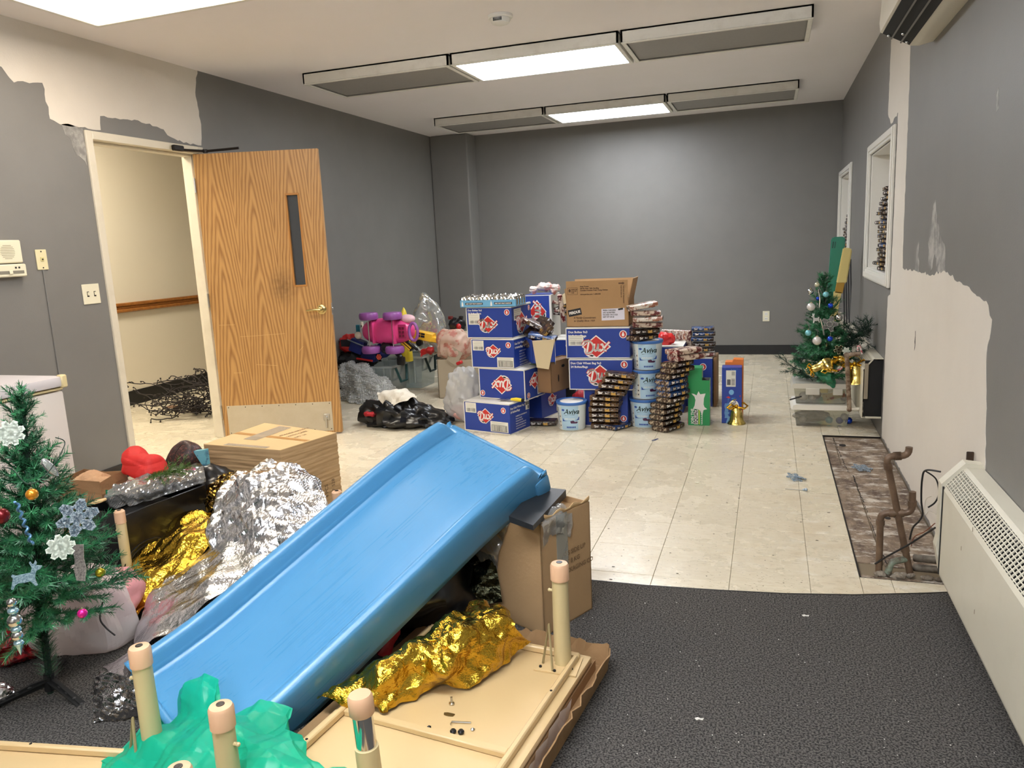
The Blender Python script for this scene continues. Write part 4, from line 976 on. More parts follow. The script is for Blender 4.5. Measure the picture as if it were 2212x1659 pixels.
for z0_, z1_ in ((.05, .10), (.12, .17), (.19, .22), (.24, .29)):
    b.add([(.0007, .03, z0_), (.0007, .085, z0_+.012), (.0007, .085, z1_), (.0007, .045, z1_-.012)], [(0, 1, 2, 3)])
b.obj('side_print', whiteprint, t, False)
b = MB(); b.box(-.06, 0, 0, .14, 0, .39, bev=.002); o = single('soda_box', b, redc, 'red soda box on end between the tall snack pile and the green box', 'box'); 
o.location = (at(1484, 916, Z=0).x+.028, at(1484, 916, Z=0).y+.07, 0); o.rotation_euler = (0, .06, .1)
f, yw, w, d, hC = carton_frame((1559, 914), (1550.5, 906), (1599, 911), (1559, 794), 0)
blu = M('cola_blue', (28, 60, 152), .35, noise=(14, 1, .6, .64), col2=(70, 140, 205))
t = thing('cola_box', 'blue cola can box on end behind the gold bell', 'box', (f.x, f.y, 0), .03)
w2 = .142
b = MB(); b.box(0, w2, 0, .12, 0, hC, bev=.002); b.obj('body', blu, t)
b = flat([[(.03, hC*.66), (.098, hC*.66), (.098, hC*.95), (.03, hC*.95)]], -.0006); b.obj('label', labelm, t, False)
b = flat([[(.037, hC*.69), (.062, hC*.69), (.062, hC*.79), (.037, hC*.79)]]+[[(.068, hC*(.69+.02*k)), (.092, hC*(.69+.02*k)), (.092, hC*(.70+.02*k)), (.068, hC*(.70+.02*k))] for k in range(6)]+[[(.070+.004*k, hC*.86), (.072+.004*k, hC*.86), (.072+.004*k, hC*.93), (.070+.004*k, hC*.93)] for k in range(6)], -.0012); b.obj('barcode', M('faded_ink'), t, False)
b = flat([arc(.085, hC*.32, .036, .042, 0, 2*PI, 22)[:-1]], -.0006); b.obj('emblem_ground', whiteprint, t, False)
o = text('COLA', .034, M('navy_print', (24, 40, 92), .4), t, (.098, -.0014, hC*.32-.036), bold=.0006); o.rotation_euler = (PI/2, -PI/2, 0)
b = flat([arc(.068, hC*.56, .018, .02, 0, 2*PI, 14)[:-1]], -.0006); b.obj('bubble_print', M('pale_blue_print', (120, 176, 220), .4), t, False)
b = flat([[(.02+.004*math.sin(k), .04+k*.008), (.05+.01*math.sin(k*1.7), .04+k*.008), (.05, .047+k*.008), (.022, .046+k*.008)] for k in range(14)]+[[(.03, .0), (.08, .0), (.06, .05), (.045, .055)]], -.0006); b.obj('splash_print', M('ice_print', (110, 160, 210), .4), t, False)
b = flat([[(.03, hC*.47), (.05, hC*.49), (.062, hC*.46), (.05, hC*.45)], [(.125, hC*.5), (.133, hC*.51), (.131, hC*.47)]], -.0006); b.obj('red_print', redp, t, False)
b = MB(); H_ = at(1592, 779, Y=f.y+.13).z
b.box(0, .13, 0, .10, 0, H_-.012); b.prism([(.05, H_-.012), (.13, H_-.012), (.13, H_+.004), (.06, H_+.008)], 0, .10, axis='y')
o = single('soda_box', b, M('orange_card', (226, 124, 44), .4), 'orange soda box just behind the blue cola box', 'box', smooth=False); o.location = (f.x+.095, f.y+.19, 0)
# gold bell
def bell(label, loc, s=1, rot=(0, 0, 0), group='gold bells', bow=True):
    goldm = M('gold_plastic', (214, 190, 110), .22, metal=1, bump=(60, .2)); t = thing('bell', label, 'bell', loc, rot=rot, group=group)
    b = MB(); b.lathe([(.060*s, 0), (.058*s, .006*s), (.046*s, .022*s), (.040*s, .055*s), (.036*s, .085*s), (.026*s, .105*s), (.0, .112*s), ], 26, caps=False); b.lathe([(.056*s, .002*s), (.043*s, .022*s), (.034*s, .08*s), (0, .1*s)], 20, caps=False); b.obj('cup', goldm, t)
    if bow:
        g2 = M('gold_foil_bow', (206, 160, 50), .16, metal=1)
        for a in (-.5, .6):
            b = MB(); b.tube([(.012*s, 0, .115*s), (.05*s, .01*s, .135*s), (.072*s, 0, .115*s), (.05*s, -.01*s, .10*s), (.012*s, 0, .112*s)], .007*s, 6, T=Matrix.Rotation(PI*(a > 0)+a*.4, 4, 'Z')); b.obj('bow_loop', g2, t)
        b = MB(); b.sphere((0, 0, .118*s), .012*s, 10, 6); b.obj('bow_knot', g2, t)
        b = MB(); b.tube([(.035*s*math.cos(q*PI/8), .0, (.135+.028*math.sin(q*PI/8))*s) for q in range(-2, 11)], .0025*s, 6); b.obj('hanging_ring', goldm, t)
    return t
p = at(1590, 918, Z=0); bell('gold bell with a bow standing on the floor before the cola box', (p.x, p.y+.05, 0.001), 1.12, rot=(0, 0, .4))

# ------------------------------------------------------------------ upper back of the left stack
bx = at(1240, 700, Y=6.12).x
for k in range(2):
    t = thing('carton', ['blue carton at floor level behind the brown hand-hole box', 'blue carton with a seal showing behind the open carton of packs'][k], 'box', (bx, 6.12, k*.292), .02, G_DUX)
    b = MB(); b.box(-.47, 0, 0, .33, .001, .288, bev=.003); b.obj('body', blue, t)
    b = MB(); e = .007
    for z in (0, .288-e): b.box(-.471, .001, -.001, .004, z, z+e)
    b.box(-.469, -.001, .001, .329, .286, .2885); b.box(-.001, .004, -.001, .004, 0, .288); b.obj('white_edge', whitec, t, False)
    seal(t, -.055, .235, .022, face=Matrix.Translation((0, -.0012, 0)))
ztp = at(1187, 637, Y=6.14).z; f1 = at(1187, 637, Y=6.14)
t = thing('carton', 'blue carton stood on end with its diamond emblem sideways', 'box', (f1.x, 6.14, .585), .02, G_DUX)
hh = ztp-.585
b = MB(); b.box(-.235, 0, 0, .30, .001, hh, bev=.003); b.obj('body', blue, t)
b = MB(); e = .006; b.box(-.236, .001, -.001, .003, hh-e, hh); b.box(-.236, -.23, -.001, .003, 0, hh); b.box(-.005, .001, -.001, .003, 0, hh); b.box(.0, .012, 0, .30, .0, hh); b.obj('white_edge', whitec, t, False)
logo(t, -.115, hh*.62, .20, face=Matrix.Translation((0, -.0012, 0)), rot=-PI/2)
toy = M('off_white_plush', (214, 204, 196), .95, noise=(16, 1, .5, .6), col2=(196, 130, 120), bump=(120, .5))
for i, (px, py, r_, lab) in enumerate([(1152, 626, (.035, .04, .03), 'small white plush foot sticking out of the sideways blue carton'), (1176, 620, (.08, .05, .035), 'white and pink plush toy lying on the sideways blue carton'), (1192, 625, (.05, .05, .04), 'pinkish plush toy next to the tall upright pack')]):
    p = at(px, py, Y=6.2); b = blob((p.x, 6.2+.03*i, p.z), r_, 30+i, .012, 40, 28, 18); single('plush_toy', b, toy, lab, 'toy')
p = at(1209, 655, Y=6.1); pack('multi', (p.x, 6.08, p.z-.05), .3, 0, 1.45, 'tall upright snack pack, highest thing behind the open carton', 'loose snack packs', 1.05)
p = at(1226, 652, Y=6.2); b = MB(); b.box(-.055, .055, 0, .004, -.07, .075, T=Matrix.Rotation(-.55, 4, 'Y')); o = b.obj('card_flap', M('cream_card', (216, 198, 160)), None, False, loc=(p.x, 6.2, p.z)); tag(o, 'cream cardboard flap sticking up left of the poultry box', 'cardboard')
for i, (px, py) in enumerate([(1222, 660), (1224, 668), (1221, 676), (1218, 655)]):
    p = at(px, py, Y=6.2); pack('multi' if i % 2 else 'dark', (p.x-.02, 6.17, p.z-.02), .1*i, 0, -.3+.2*i, 'snack pack wedged left of the poultry box, %s' % ['upper reddish-dark one', 'middle pale one', 'lowest dark one', 'uppermost pale one'][i], 'snack packs wedged left of the poultry box', .7)
# packs heaped in the open carton
oc = OC.location; heap = [('dark', -.13, .10, .15, .8, -.55, 0), ('brown', -.10, .06, .17, .4, -.7, .2), ('dark', -.03, .10, .19, 1.0, -.75, .1), ('brown', -.16, .14, .22, .2, .5, .1), ('blue', -.17, .03, .155, .1, .2, .1), ('dark', -.05, .20, .21, .9, -.6, .2), ('dark', .0, .14, .15, 1.15, -.95, 0), ('multi', -.2, .2, .24, .7, .4, .2)]
labs = ['dark snack pack at the left of the open carton heap', 'brown snack pack leaning in the front of the open carton', 'dark snack pack slanting in the middle of the open carton', 'brown snack pack lying on top of the open carton heap', 'blue snack pack at the front left of the open carton', 'dark snack pack at the back of the open carton', 'dark snack pack leaning over the right rim of the open carton', 'pale snack pack at the back left of the open carton']
for (k, dx, dy, dz, yw, ry, rx_), lb in zip(heap, labs):
    c, s_ = math.cos(OC.rotation_euler.z), math.sin(OC.rotation_euler.z); dx = dx*.55-.0; dy += .03
    pack(k, (oc.x+dx*c-dy*s_, oc.y+dx*s_+dy*c, oc.z+dz), yw, rx_, ry, lb, 'snack packs heaped in the open carton', .95)
p = at(1163, 785, Y=5.6); b = MB(); b.prism([(-.09, -.02), (.06, .02), (.05, .045), (-.02, .02)], -.02, .0, axis='y'); o = b.obj('green_wrapper', M('olive_film', (110, 124, 84), .4), None, False, loc=(p.x, 5.5, p.z-.0)); tag(o, 'olive green wrapper squashed between the second and third left cartons', 'wrapper')

# ================================================================== right side: radiators, pipes, cooler, windows' packs
def radiator(label, ya, yb, open_end=True):
    """wall cover running along Y from ya (far/near end seen) to yb"""
    t = thing('radiator', label, 'radiator', (XR, (ya+yb)/2, .13))
    o = -(ya+yb)/2; X = -XR
    pr = [(-.0005, .40), (-.055, .41), (-.123, .335), (-.123, .012), (-.105, .0), (-.105, .006), (-.117, .016), (-.117, .332), (-.053, .402), (-.0005, .392)]
    y0, y1 = min(ya, yb)+o, max(ya, yb)+o
    # top plate, front panel: bent sheet, with the sloping face left out for the grille
    b = MB(); b.box(-.055, -.001, y0, y1, .397, .402, bev=.002); b.add([(-.055, y0, .402), (-.055, y1, .402), (-.066, y1, .394), (-.066, y0, .394)], [(0, 1, 2, 3)]); b.obj('top_plate', cream, t, False)
    b = MB(); b.box(-.124, -.119, y0, y1, .0, .322, bev=.002); b.add([(-.124, y0, .322), (-.124, y1, .322), (-.117, y1, .334), (-.117, y0, .334)], [(0, 1, 2, 3)]); b.box(-.124, -.10, y0, y1, .0, .004); b.obj('front_panel', cream, t, False)
    a = math.atan2(.394-.334, .117-.066); T_ = Matrix.Translation((-.117, 0, .334)) @ Matrix.Rotation(-a, 4, 'Y'); L_ = math.hypot(.06, .051)
    b = MB()
    for k in range(7): 
        x = .004+k*(L_-.008)/6; b.box(x-.0014, x+.0014, y0, y1, -.002, .0, T=T_)
    n = int((y1-y0)/.0235)
    for k in range(n+1):
        y = y0+k*(y1-y0)/n; b.box(0, L_, y-.0022, y+.0022, -.003, .001, T=T_)
    b.obj('grille', cream, t, False)
    b = MB(); b.box(-.112, -.02, y0+.05, y1-.05, .10, .30); b.obj('fin_core', M('fins_dark', (26, 25, 24), .7), t, False)
    return t, y0, y1
rad, y0, y1 = radiator('cream radiator cover with a sloping slotted top in the right foreground', 2.93, -.6)
endp = [(-.0005, .412), (-.058, .418), (-.130, .338), (-.130, .14), (-.137, .10), (-.118, .0), (-.0005, .0)]
b = MB(); b.prism(endp, y1, y1+.05, axis='y'); b.obj('end_cap', cream, rad, False)
b = MB(); b.box(-.1265, -.122, y1-.012, y1-.002, .0, .33); b.obj('gap', blackm, rad, False)
for (y, z) in ((y1-.30, .22), (y1-.5, .10), (y1-.42, .33)):
    b = MB(); b.box(-.1246, -.1238, y-.002, y+.001, z-.008, z+.006); b.obj('scratch', M('old_brown_mark', (120, 100, 74), .7), rad, False)
rad2, y0, y1 = radiator('cream radiator cover by the small tree with its open end showing', 5.42, 8.6)
b = MB(); b.box(-.11, -.001, y0+.03, y0+.035, .005, .385); b.obj('dark_inside', blackm, rad2, False)  # black sheet stands in for the shade inside the open end
b = MB(); b.box(-.10, -.004, y0-.006, y0, -.0, .012); b.obj('bottom_plate', cream, rad2, False)
b = MB(); b.box(-.115, -.09, y0-.004, y0+.0, .13, .37, bev=.004); b.obj('hanger_bracket', M('old_metal', (150, 140, 122), .5, metal=.6), rad2, False)

copper = M('weathered_copper', (116, 94, 74), .5, metal=.3, noise=(14, 1, .35, .7), col2=(86, 66, 50)); copper2 = M('paint_dusted_pipe', (150, 132, 112), .7, noise=(24, 1, .42, .58), col2=(100, 76, 56))
def pipe_run(pts, r, bend=.03):
    out = []; P = [Vector(p) for p in pts]
    out.append(P[0])
    for i in range(1, len(P)-1):
        a = (P[i-1]-P[i]).normalized(); c = (P[i+1]-P[i]).normalized()
        for k in range(6):
            t_ = k/5; out.append(P[i]+a*bend*(1-t_)**2+c*bend*t_**2)
    out.append(P[-1]); return out
def at3(px, py, Y): return at(px, py, Y=Y)
t = thing('pipe', 'tall bent copper pipe standing in the floor opening', 'pipe', (.555, 3.20, 0))
pts = [at3(1968, 1238, 3.20), at3(1958, 1170, 3.20), at3(1916, 990, 3.17), at3(1950, 980, 3.17), at3(1966, 972, 3.22)]
pts = [at3(1966, 1240, 3.20), at3(1914, 986, 3.18), at3(1963, 984, 3.20), at3(1964, 966, 3.20)]
rel = [p-Vector((.555, 3.20, 0)) for p in pts]
b = MB(); b.tube(pipe_run(rel, .012, .028), .0135, 12); b.obj('run', copper, t)
for p, q in ((rel[0], rel[1]), (rel[1], rel[0]), (rel[1], rel[2]), (rel[2], rel[1])):
    d = (q-p).normalized(); s0 = .03 if p is not rel[0] else .10
    b = MB(); b.tube([p+d*s0, p+d*(s0+.022)], .017, 12); b.obj('fitting', copper, t)
t = thing('pipe', 'shorter bent copper pipe with an upturned end in the floor opening', 'pipe', (.44, 3.19, 0))
pts = [at3(1898, 1243, 3.19), at3(1902, 1108, 3.19), at3(1970, 1108, 3.19), at3(1971, 1062, 3.19)]
rel = [p-Vector((.44, 3.19, 0)) for p in pts]
b = MB(); b.tube(pipe_run(rel, .012, .03), .0135, 12); b.obj('run', copper, t)
for p, q in ((rel[1], rel[0]), (rel[1], rel[2]), (rel[2], rel[1]), (rel[2], rel[3])):
    d = (q-p).normalized(); b = MB(); b.tube([p+d*.03, p+d*.05], .017, 12); b.obj('fitting', copper, t)
oldp = M('grey_old_pipe', (112, 104, 92), .6, metal=.4, noise=(18, 1, .4, .6), col2=(66, 56, 46))
for (a, c, lab) in (((1975, 1205), (2040, 1212), 'upper grey pipe running along the floor under the near radiator'), ((1975, 1226), (2036, 1232), 'lower grey pipe running along the floor under the near radiator')):
    p = at3(*a, 3.22); q = at3(*c, 3.16); b = MB(); b.tube([p, q], .015, 12); single('pipe', b, oldp, lab, 'pipe')
p0 = at3(1918, 1238, 3.17); p1 = at3(1925, 1214, 3.17); p2 = at3(1962, 1206, 3.20)
b = MB(); b.tube(pipe_run([p0, p1, p2], .01, .015), .013, 12); single('pipe', b, M('verdigris_pipe', (120, 132, 116), .6, noise=(30, 1, .4, .6), col2=(84, 66, 50)), 'short greenish elbow pipe at the foot of the bent copper pipes', 'pipe')
conc = M('broken_concrete', (150, 140, 124), .9, noise=(12, 1, .4, .6), col2=(96, 84, 70), bump=(60, .8))
b = MB()
for i in range(9):
    x = .42+.028*i+R.uniform(-.01, .01); y = 3.165+R.uniform(-.008, .03); r_ = R.uniform(.008, .018)
    V = blob((x, y, .002), (r_*1.4, r_, r_*.7), 60+i, .006, 60, 14, 10); b.add(V.v, V.f)
single('concrete_rubble', b, conc, 'broken concrete rubble around the pipe feet', 'rubble', smooth=False, kind='stuff')
# upright flat iron bar behind the near radiator
p = at(2062, 960, Y=3.07)
b = MB(); b.box(-.012, .012, -.004, .004, 0, .26, bev=.002); b.box(.012, .024, -.004, .004, .17, .185); o = single('iron_bar', b, M('rusty_iron', (74, 56, 42), .7, metal=.4, noise=(30, 1), col2=(48, 36, 28)), 'rusty iron bar standing against the wall above the near radiator end', 'metal bar'); o.location = (XR-.012, 3.06, at(2062, 975, X=XR-.012).z-.19)
# loose cable loop
def cable(pts, r, mat, label, n_='cable'):
    out = []; P = [Vector(p) for p in pts]
    for i in range(len(P)-1):
        p0, p1, p2, p3 = P[max(i-1, 0)], P[i], P[i+1], P[min(i+2, len(P)-1)]
        for k in range(7):
            f = k/7; out.append(.5*((2*p1)+(-p0+p2)*f+(2*p0-5*p1+4*p2-p3)*f*f+(-p0+3*p1-3*p2+p3)*f**3))
    out.append(P[-1]); b = MB(); b.tube(out, r, 6); return single(n_, b, mat, label, 'cable')
cabm = M('black_cable', (24, 22, 22), .5)
cable([at3(*q) for q in ((2032, 1019, 3.0), (2000, 1016, 3.03), (1992, 1035, 3.05), (1990, 1080, 3.06), (1993, 1110, 3.06), (1985, 1126, 3.08), (1972, 1140, 3.10), (1965, 1165, 3.14))], .0035, cabm, 'black cable looping from the near radiator end down to the pipes')
cable([at3(*q) for q in ((2000, 1018, 3.03), (2022, 1035, 3.03), (2028, 1065, 3.03), (2020, 1085, 3.04), (2005, 1096, 3.05))], .003, cabm, 'short black cable hanging in a loop by the near radiator end')
cable([at3(*q) for q in ((2020, 1140, 3.0), (1995, 1156, 3.08), (1960, 1178, 3.12), (1920, 1200, 3.16), (1890, 1218, 3.18))], .0035, cabm, 'black cable running low from the near radiator to the pipe feet')
cable([at3(*q) for q in ((2020, 1130, 3.02), (1998, 1148, 3.06), (1975, 1160, 3.1), (1968, 1180, 3.12))], .0018, M('thin_orange_wire', (120, 66, 40), .5), 'thin brown wire beside the low black cable')
cable([at3(*q) for q in ((2024, 1112, 3.02), (2008, 1104, 3.04), (1998, 1112, 3.05), (2000, 1080, 3.05), (2012, 1072, 3.04))], .0012, M('thin_white_wire', (176, 168, 150), .5), 'thin pale stripped wires by the near radiator end')
cable([at3(*q) for q in ((2035, 1180, 2.96), (2036, 1215, 2.96), (2040, 1240, 2.96), (2055, 1250, 2.92))], .0015, cabm, 'thin dark wire hanging down the near radiator end')

# wall cooler
t = thing('air_conditioner', 'white split air conditioner high on the right wall with open dark louvres', 'air conditioner', (XR, 3.8, 2.22))
yE = 4.27; acw = M('ac_white', (222, 216, 200), .4)
pf = at(1902, 55, Y=yE); D_ = XR-pf.x; 
prof = [(-.0005, .30), (-.0005, .012), (-.06, .0), (-D_*.42, .004), (-D_, .080), (-D_-.005, .12), (-D_+.005, .27), (-D_+.03, .30)]
b = MB(); b.prism(prof, -.55, yE-3.8, axis='y'); b.obj('housing', acw, t)
a = math.atan2(.081, .08)
def slot(u0, u1, off, mat, nm, y0=-.54, y1=yE-3.8-.03):
    p = Vector((-D_*.42, 0, .0035)); q = Vector((-D_*.97, 0, .074)); d = (q-p); n = Vector((-d.z, 0, d.x)).normalized()*-1
    A = p+d*u0; B = p+d*u1; o = n*off
    if o.z > 0: o = -o
    bb = MB(); bb.add([tuple(A+o+Vector((0, y0, 0))), tuple(B+o+Vector((0, y0, 0))), tuple(B+o+Vector((0, y1, 0))), tuple(A+o+Vector((0, y1, 0))), tuple(A+o*.2+Vector((0, y0, 0))), tuple(B+o*.2+Vector((0, y0, 0))), tuple(B+o*.2+Vector((0, y1, 0))), tuple(A+o*.2+Vector((0, y1, 0)))], [(0, 1, 2, 3), (4, 7, 6, 5), (0, 4, 5, 1), (3, 2, 6, 7), (0, 3, 7, 4), (1, 5, 6, 2)])
    bb.obj(nm, mat, t, False)
slot(.05, .98, .006, blackm, 'air_outlet')
for u in (.30, .62): slot(u, u+.05, .014, M('louvre_grey', (120, 118, 110), .35, metal=.3), 'louvre')
for u, y in ((.2, .40), (.45, .30), (.8, .42)):
    b = MB(); b.sphere((-D_*(.42+.55*u), y, .0-.006+.07*u), .008, 8, 6); b.obj('louvre_pin', steel, t)
b = MB(); b.box(-D_+.004, -D_+.012, -.55, yE-3.8-.002, .105, .285, bev=.003); b.obj('front_cover', acw, t, False)

# packs piled behind the windows
def winpile(w, cols, seed, name):
    r = random.Random(seed); y0, y1, z0, z1 = w; k = 0
    for c, (yy, n) in enumerate(cols):
        for i in range(n):
            kind = 'dark' if r.random() < .75 else ('brown' if r.random() < .6 else 'blue')
            if i == n-1 and name == 'nearer' and c == 0: kind = 'multi'
            pack(kind, (XR+.004+r.uniform(-.004, .012), yy+r.uniform(-.012, .012), z0+.013+i*.0315), -PI/2+r.uniform(-.25, .25), 0, 0,
                 '%s snack pack %s in the %s column in the %s window' % ({'dark': 'dark', 'brown': 'brown', 'blue': 'blue-brown', 'multi': 'red'}[kind], nth(i, n), ['nearest', 'second', 'third', 'last'][c], name), 'snack packs piled in the %s window' % name, .74)
winpile(W1, [(5.46, 19), (5.64, 19), (5.82, 18), (6.0, 15)], 3, 'nearer')
winpile(W2, [(8.08, 15), (8.26, 14), (8.44, 13), (8.62, 10)], 5, 'farther')

# outlet, switch, jack, intercom
def face_plate(label, cat, o, w, h, axis, extra, name, mat=plate):
    t = thing(name, label, cat, o); b = MB()
    if axis == 'x': b.box(0.0005, .007, -w/2, w/2, -h/2, h/2, bev=.002)
    else: b.box(-w/2, w/2, -.007, -.0005, -h/2, h/2, bev=.002)
    b.obj('cover_plate', mat, t, False)
    for n_, m_, bx in extra:
        b = MB(); b.box(*bx, bev=.001); b.obj(n_, m_, t, False)
    return t
p = at(1655, 683, Y=YB)
face_plate('ivory double power outlet on the far wall', 'outlet', (p.x, YB, p.z), .075, .118, 'y', [('socket', whitep, (-.017, .017, -.0095, -.006, .010, .042)), ('socket', whitep, (-.017, .017, -.0095, -.006, -.042, -.010)), ('slot', inkb, (-.008, -.005, -.0105, -.009, .02, .032)), ('slot', inkb, (.005, .008, -.0105, -.009, .02, .032)), ('slot', inkb, (-.008, -.005, -.0105, -.009, -.034, -.022)), ('slot', inkb, (.005, .008, -.0105, -.009, -.034, -.022))], 'power_outlet')
p = at(196, 635, X=XL)
face_plate('ivory double light switch plate left of the door frame', 'light switch', (XL, p.y, p.z), .125, .122, 'x', [('toggle', plate, (.006, .016, -.030, -.020, -.008, .012)), ('toggle', plate, (.006, .016, .020, .030, -.008, .012)), ('toggle_slot', darkm, (.0065, .0078, -.033, -.017, -.016, .016)), ('toggle_slot', darkm, (.0065, .0078, .017, .033, -.016, .016))], 'light_switch')
p = at(89, 561, X=XL)
face_plate('yellowed phone jack plate with wiring running down the grey wall', 'phone jack', (XL, p.y, p.z), .07, .115, 'x', [('jack', M('aged_ivory', (206, 196, 140), .4), (.007, .012, -.010, .010, -.008, .014)), ('screw', darkm, (.007, .0085, -.004, .004, .042, .050)), ('screw', darkm, (.007, .0085, -.004, .004, -.050, -.042)), ('jack_hole', inkb, (.012, .0125, -.005, .005, -.003, .006))], 'phone_jack', M('yellowed_ivory', (222, 212, 170), .4))
b = MB(); b.box(XL+.0005, XL+.007, p.y-.006, p.y+.006, .3, p.z-.058, bev=.002); single('cable_cover', b, wallg, 'thin grey-painted cable strip running down the wall below the phone jack', 'cable cover', smooth=False)
p = at(14, 560, X=XL); q = at(48, 598, X=XL)
t = thing('intercom', 'ivory wall intercom with a round speaker grille at the left edge', 'intercom', (XL, p.y-.03, 1.33))
yr = q.y-(p.y-.03)
b = MB(); b.box(.0005, .045, yr-.24, yr, 0, .07, bev=.006); b.obj('lower_body', plate, t)
b = MB(); b.box(.0005, .035, yr-.24, yr-.004, .075, .20, bev=.006); b.obj('upper_body', plate, t)
b = MB(); b.box(.045, .047, yr-.22, yr-.02, .018, .034); b.obj('slider_slot', M('label_grey', (130, 126, 112), .5), t, False)
b = MB(); b.box(.047, .053, yr-.11, yr-.09, .016, .036, bev=.002); b.obj('slider', plate, t, False)
b = MB()
for k in range(9):
    z = .10+k*.0088; hw = math.sqrt(max(0, .042**2-(z-.136)**2)); b.box(.035, .0358, yr-.09-hw, yr-.09+hw, z-.0015, z+.0015)
b.obj('speaker_slots', M('slot_shadow_plastic', (150, 144, 116), .6), t, False)
b = MB(); b.box(.045, .0462, yr-.07, yr-.06, .045, .055); b.box(.045, .0462, yr-.05, yr-.04, .045, .055); b.obj('symbols', inkb, t, False)

# ------------------------------------------------------------------ small parts on the floor, right
glit = M('blue_glitter', (112, 136, 156), .3, metal=.5, noise=(300, 1, .45, .55), col2=(210, 222, 232)); silverm = M('silver_ball', (200, 200, 196), .18, metal=1)
def snowflake(label, loc, rot, r=.05, mat=None, group=None, n=6, th=.004, cat='ornament', kindname='snowflake_ornament', fat=.16):
    b = MB()
    for k in range(n):
        Tm = Matrix.Rotation(2*PI*k/n, 4, 'Z'); b.box(0, r, -r*fat/2, r*fat/2, -th/2, th/2, T=Tm)
        for u, l in ((.45, .34), (.72, .24)):
            for s in (-1, 1): b.box(0, r*l, -r*fat*.35, r*fat*.35, -th/2, th/2, T=Tm @ Matrix.Translation((r*u, 0, 0)) @ Matrix.Rotation(s*PI/3, 4, 'Z'))
    return tag(b.obj(kindname, mat or glit, None, False, loc=loc, rot=rot), label, cat, group)
p = at(1717, 1036, Z=0)
for i, (dx, dy, r_) in enumerate(((0, 0, .05), (.03, .004, .035))):
    snowflake(['crushed blue glitter snowflake on the tile floor left of the floor opening', 'smaller blue glitter snowflake touching the crushed one on the tiles'][i], (p.x+dx, p.y+dy, .014), (.25, .15+.1*i, .4+i), r_)
b = MB(); p = at(1862, 1012, Z=0); snowflake('blue glitter snowflake lying in the floor opening', (p.x, p.y, .004), (.1, .1, .2), .06)
p = at(1728, 1060, Z=0)
t = thing('hair_pin', 'thin bent pin with a small blue bead on the tiles', 'pin', (p.x, p.y, 0.002)); b = MB(); b.tube([(-.075, .006, .002), (0, 0, .002), (.02, -.004, .003)], .0018, 5); b.obj('pin', steel, t); b = MB(); b.sphere((.03, -.006, .008), .009, 10, 6); b.sphere((.018, -.004, .006), .006, 8, 6); b.obj('bead', glit, t)
p = at(1415, 950, Z=0); b = MB(); b.prism([(-.012, -.03), (.0, -.04), (.012, -.02), (.012, .03), (.0, .038)], 0.0004, .002); o = b.obj('plastic_scrap', clear('scrap_plastic', tint=(150, 170, 210), body=.4, bcol=(90, 110, 170)), None, False, loc=(p.x, p.y, 0), rot=(0, 0, -.35)); tag(o, 'small bluish plastic scrap on the tiles in front of the tall snack pile', 'scrap')
p = at(1506, 1043, Z=0); b = MB(); b.lathe([(.010, 0), (.012, .002), (.008, .003)], 14); o = b.obj('bottle_cap', plate, None, True, loc=(p.x, p.y, 0.0003)); tag(o, 'tiny clear ring lying on the middle of the tile floor', 'ring')
for (px, py, lab) in ((1740, 1330, 'white paper scrap on the carpet near the tile edge'), (1510, 1553, 'white paper scrap lower on the carpet in front')):
    p = at(px, py, Z=.007); b = MB(); b.prism([(-.012, 0), (-.004, .006), (.004, .002), (.013, .006), (.010, -.004), (0, -.002), (-.006, -.008)], .0, .002); o = b.obj('paper_scrap', whitec, None, False, loc=(p.x, p.y, .0065)); tag(o, lab, 'scrap')
for i in range(34):
    pass
b = MB()
for i in range(70):
    p = at(R.uniform(1200, 2150), R.uniform(1300, 1650), Z=.007)
    if p.x > .6: continue
    s = R.uniform(.0008, .0018); b.box(p.x-s, p.x+s, p.y-s*.7, p.y+s*.7, .006, .0075)
single('carpet_crumbs', b, whitec, 'tiny white crumbs scattered over the charcoal carpet', 'crumbs', smooth=False, kind='stuff')
b = MB()
for i in range(46):
    p = at(R.uniform(1250, 1800), R.uniform(950, 1270), Z=0); s = R.uniform(.002, .006); b.box(p.x-s, p.x+s, p.y-s*.5, p.y+s*.5, .0003, .0012, T=None)
single('floor_crumbs', b, M('dark_crumb', (70, 58, 44), .8), 'small dark crumbs scattered over the tiles', 'crumbs', smooth=False, kind='stuff')

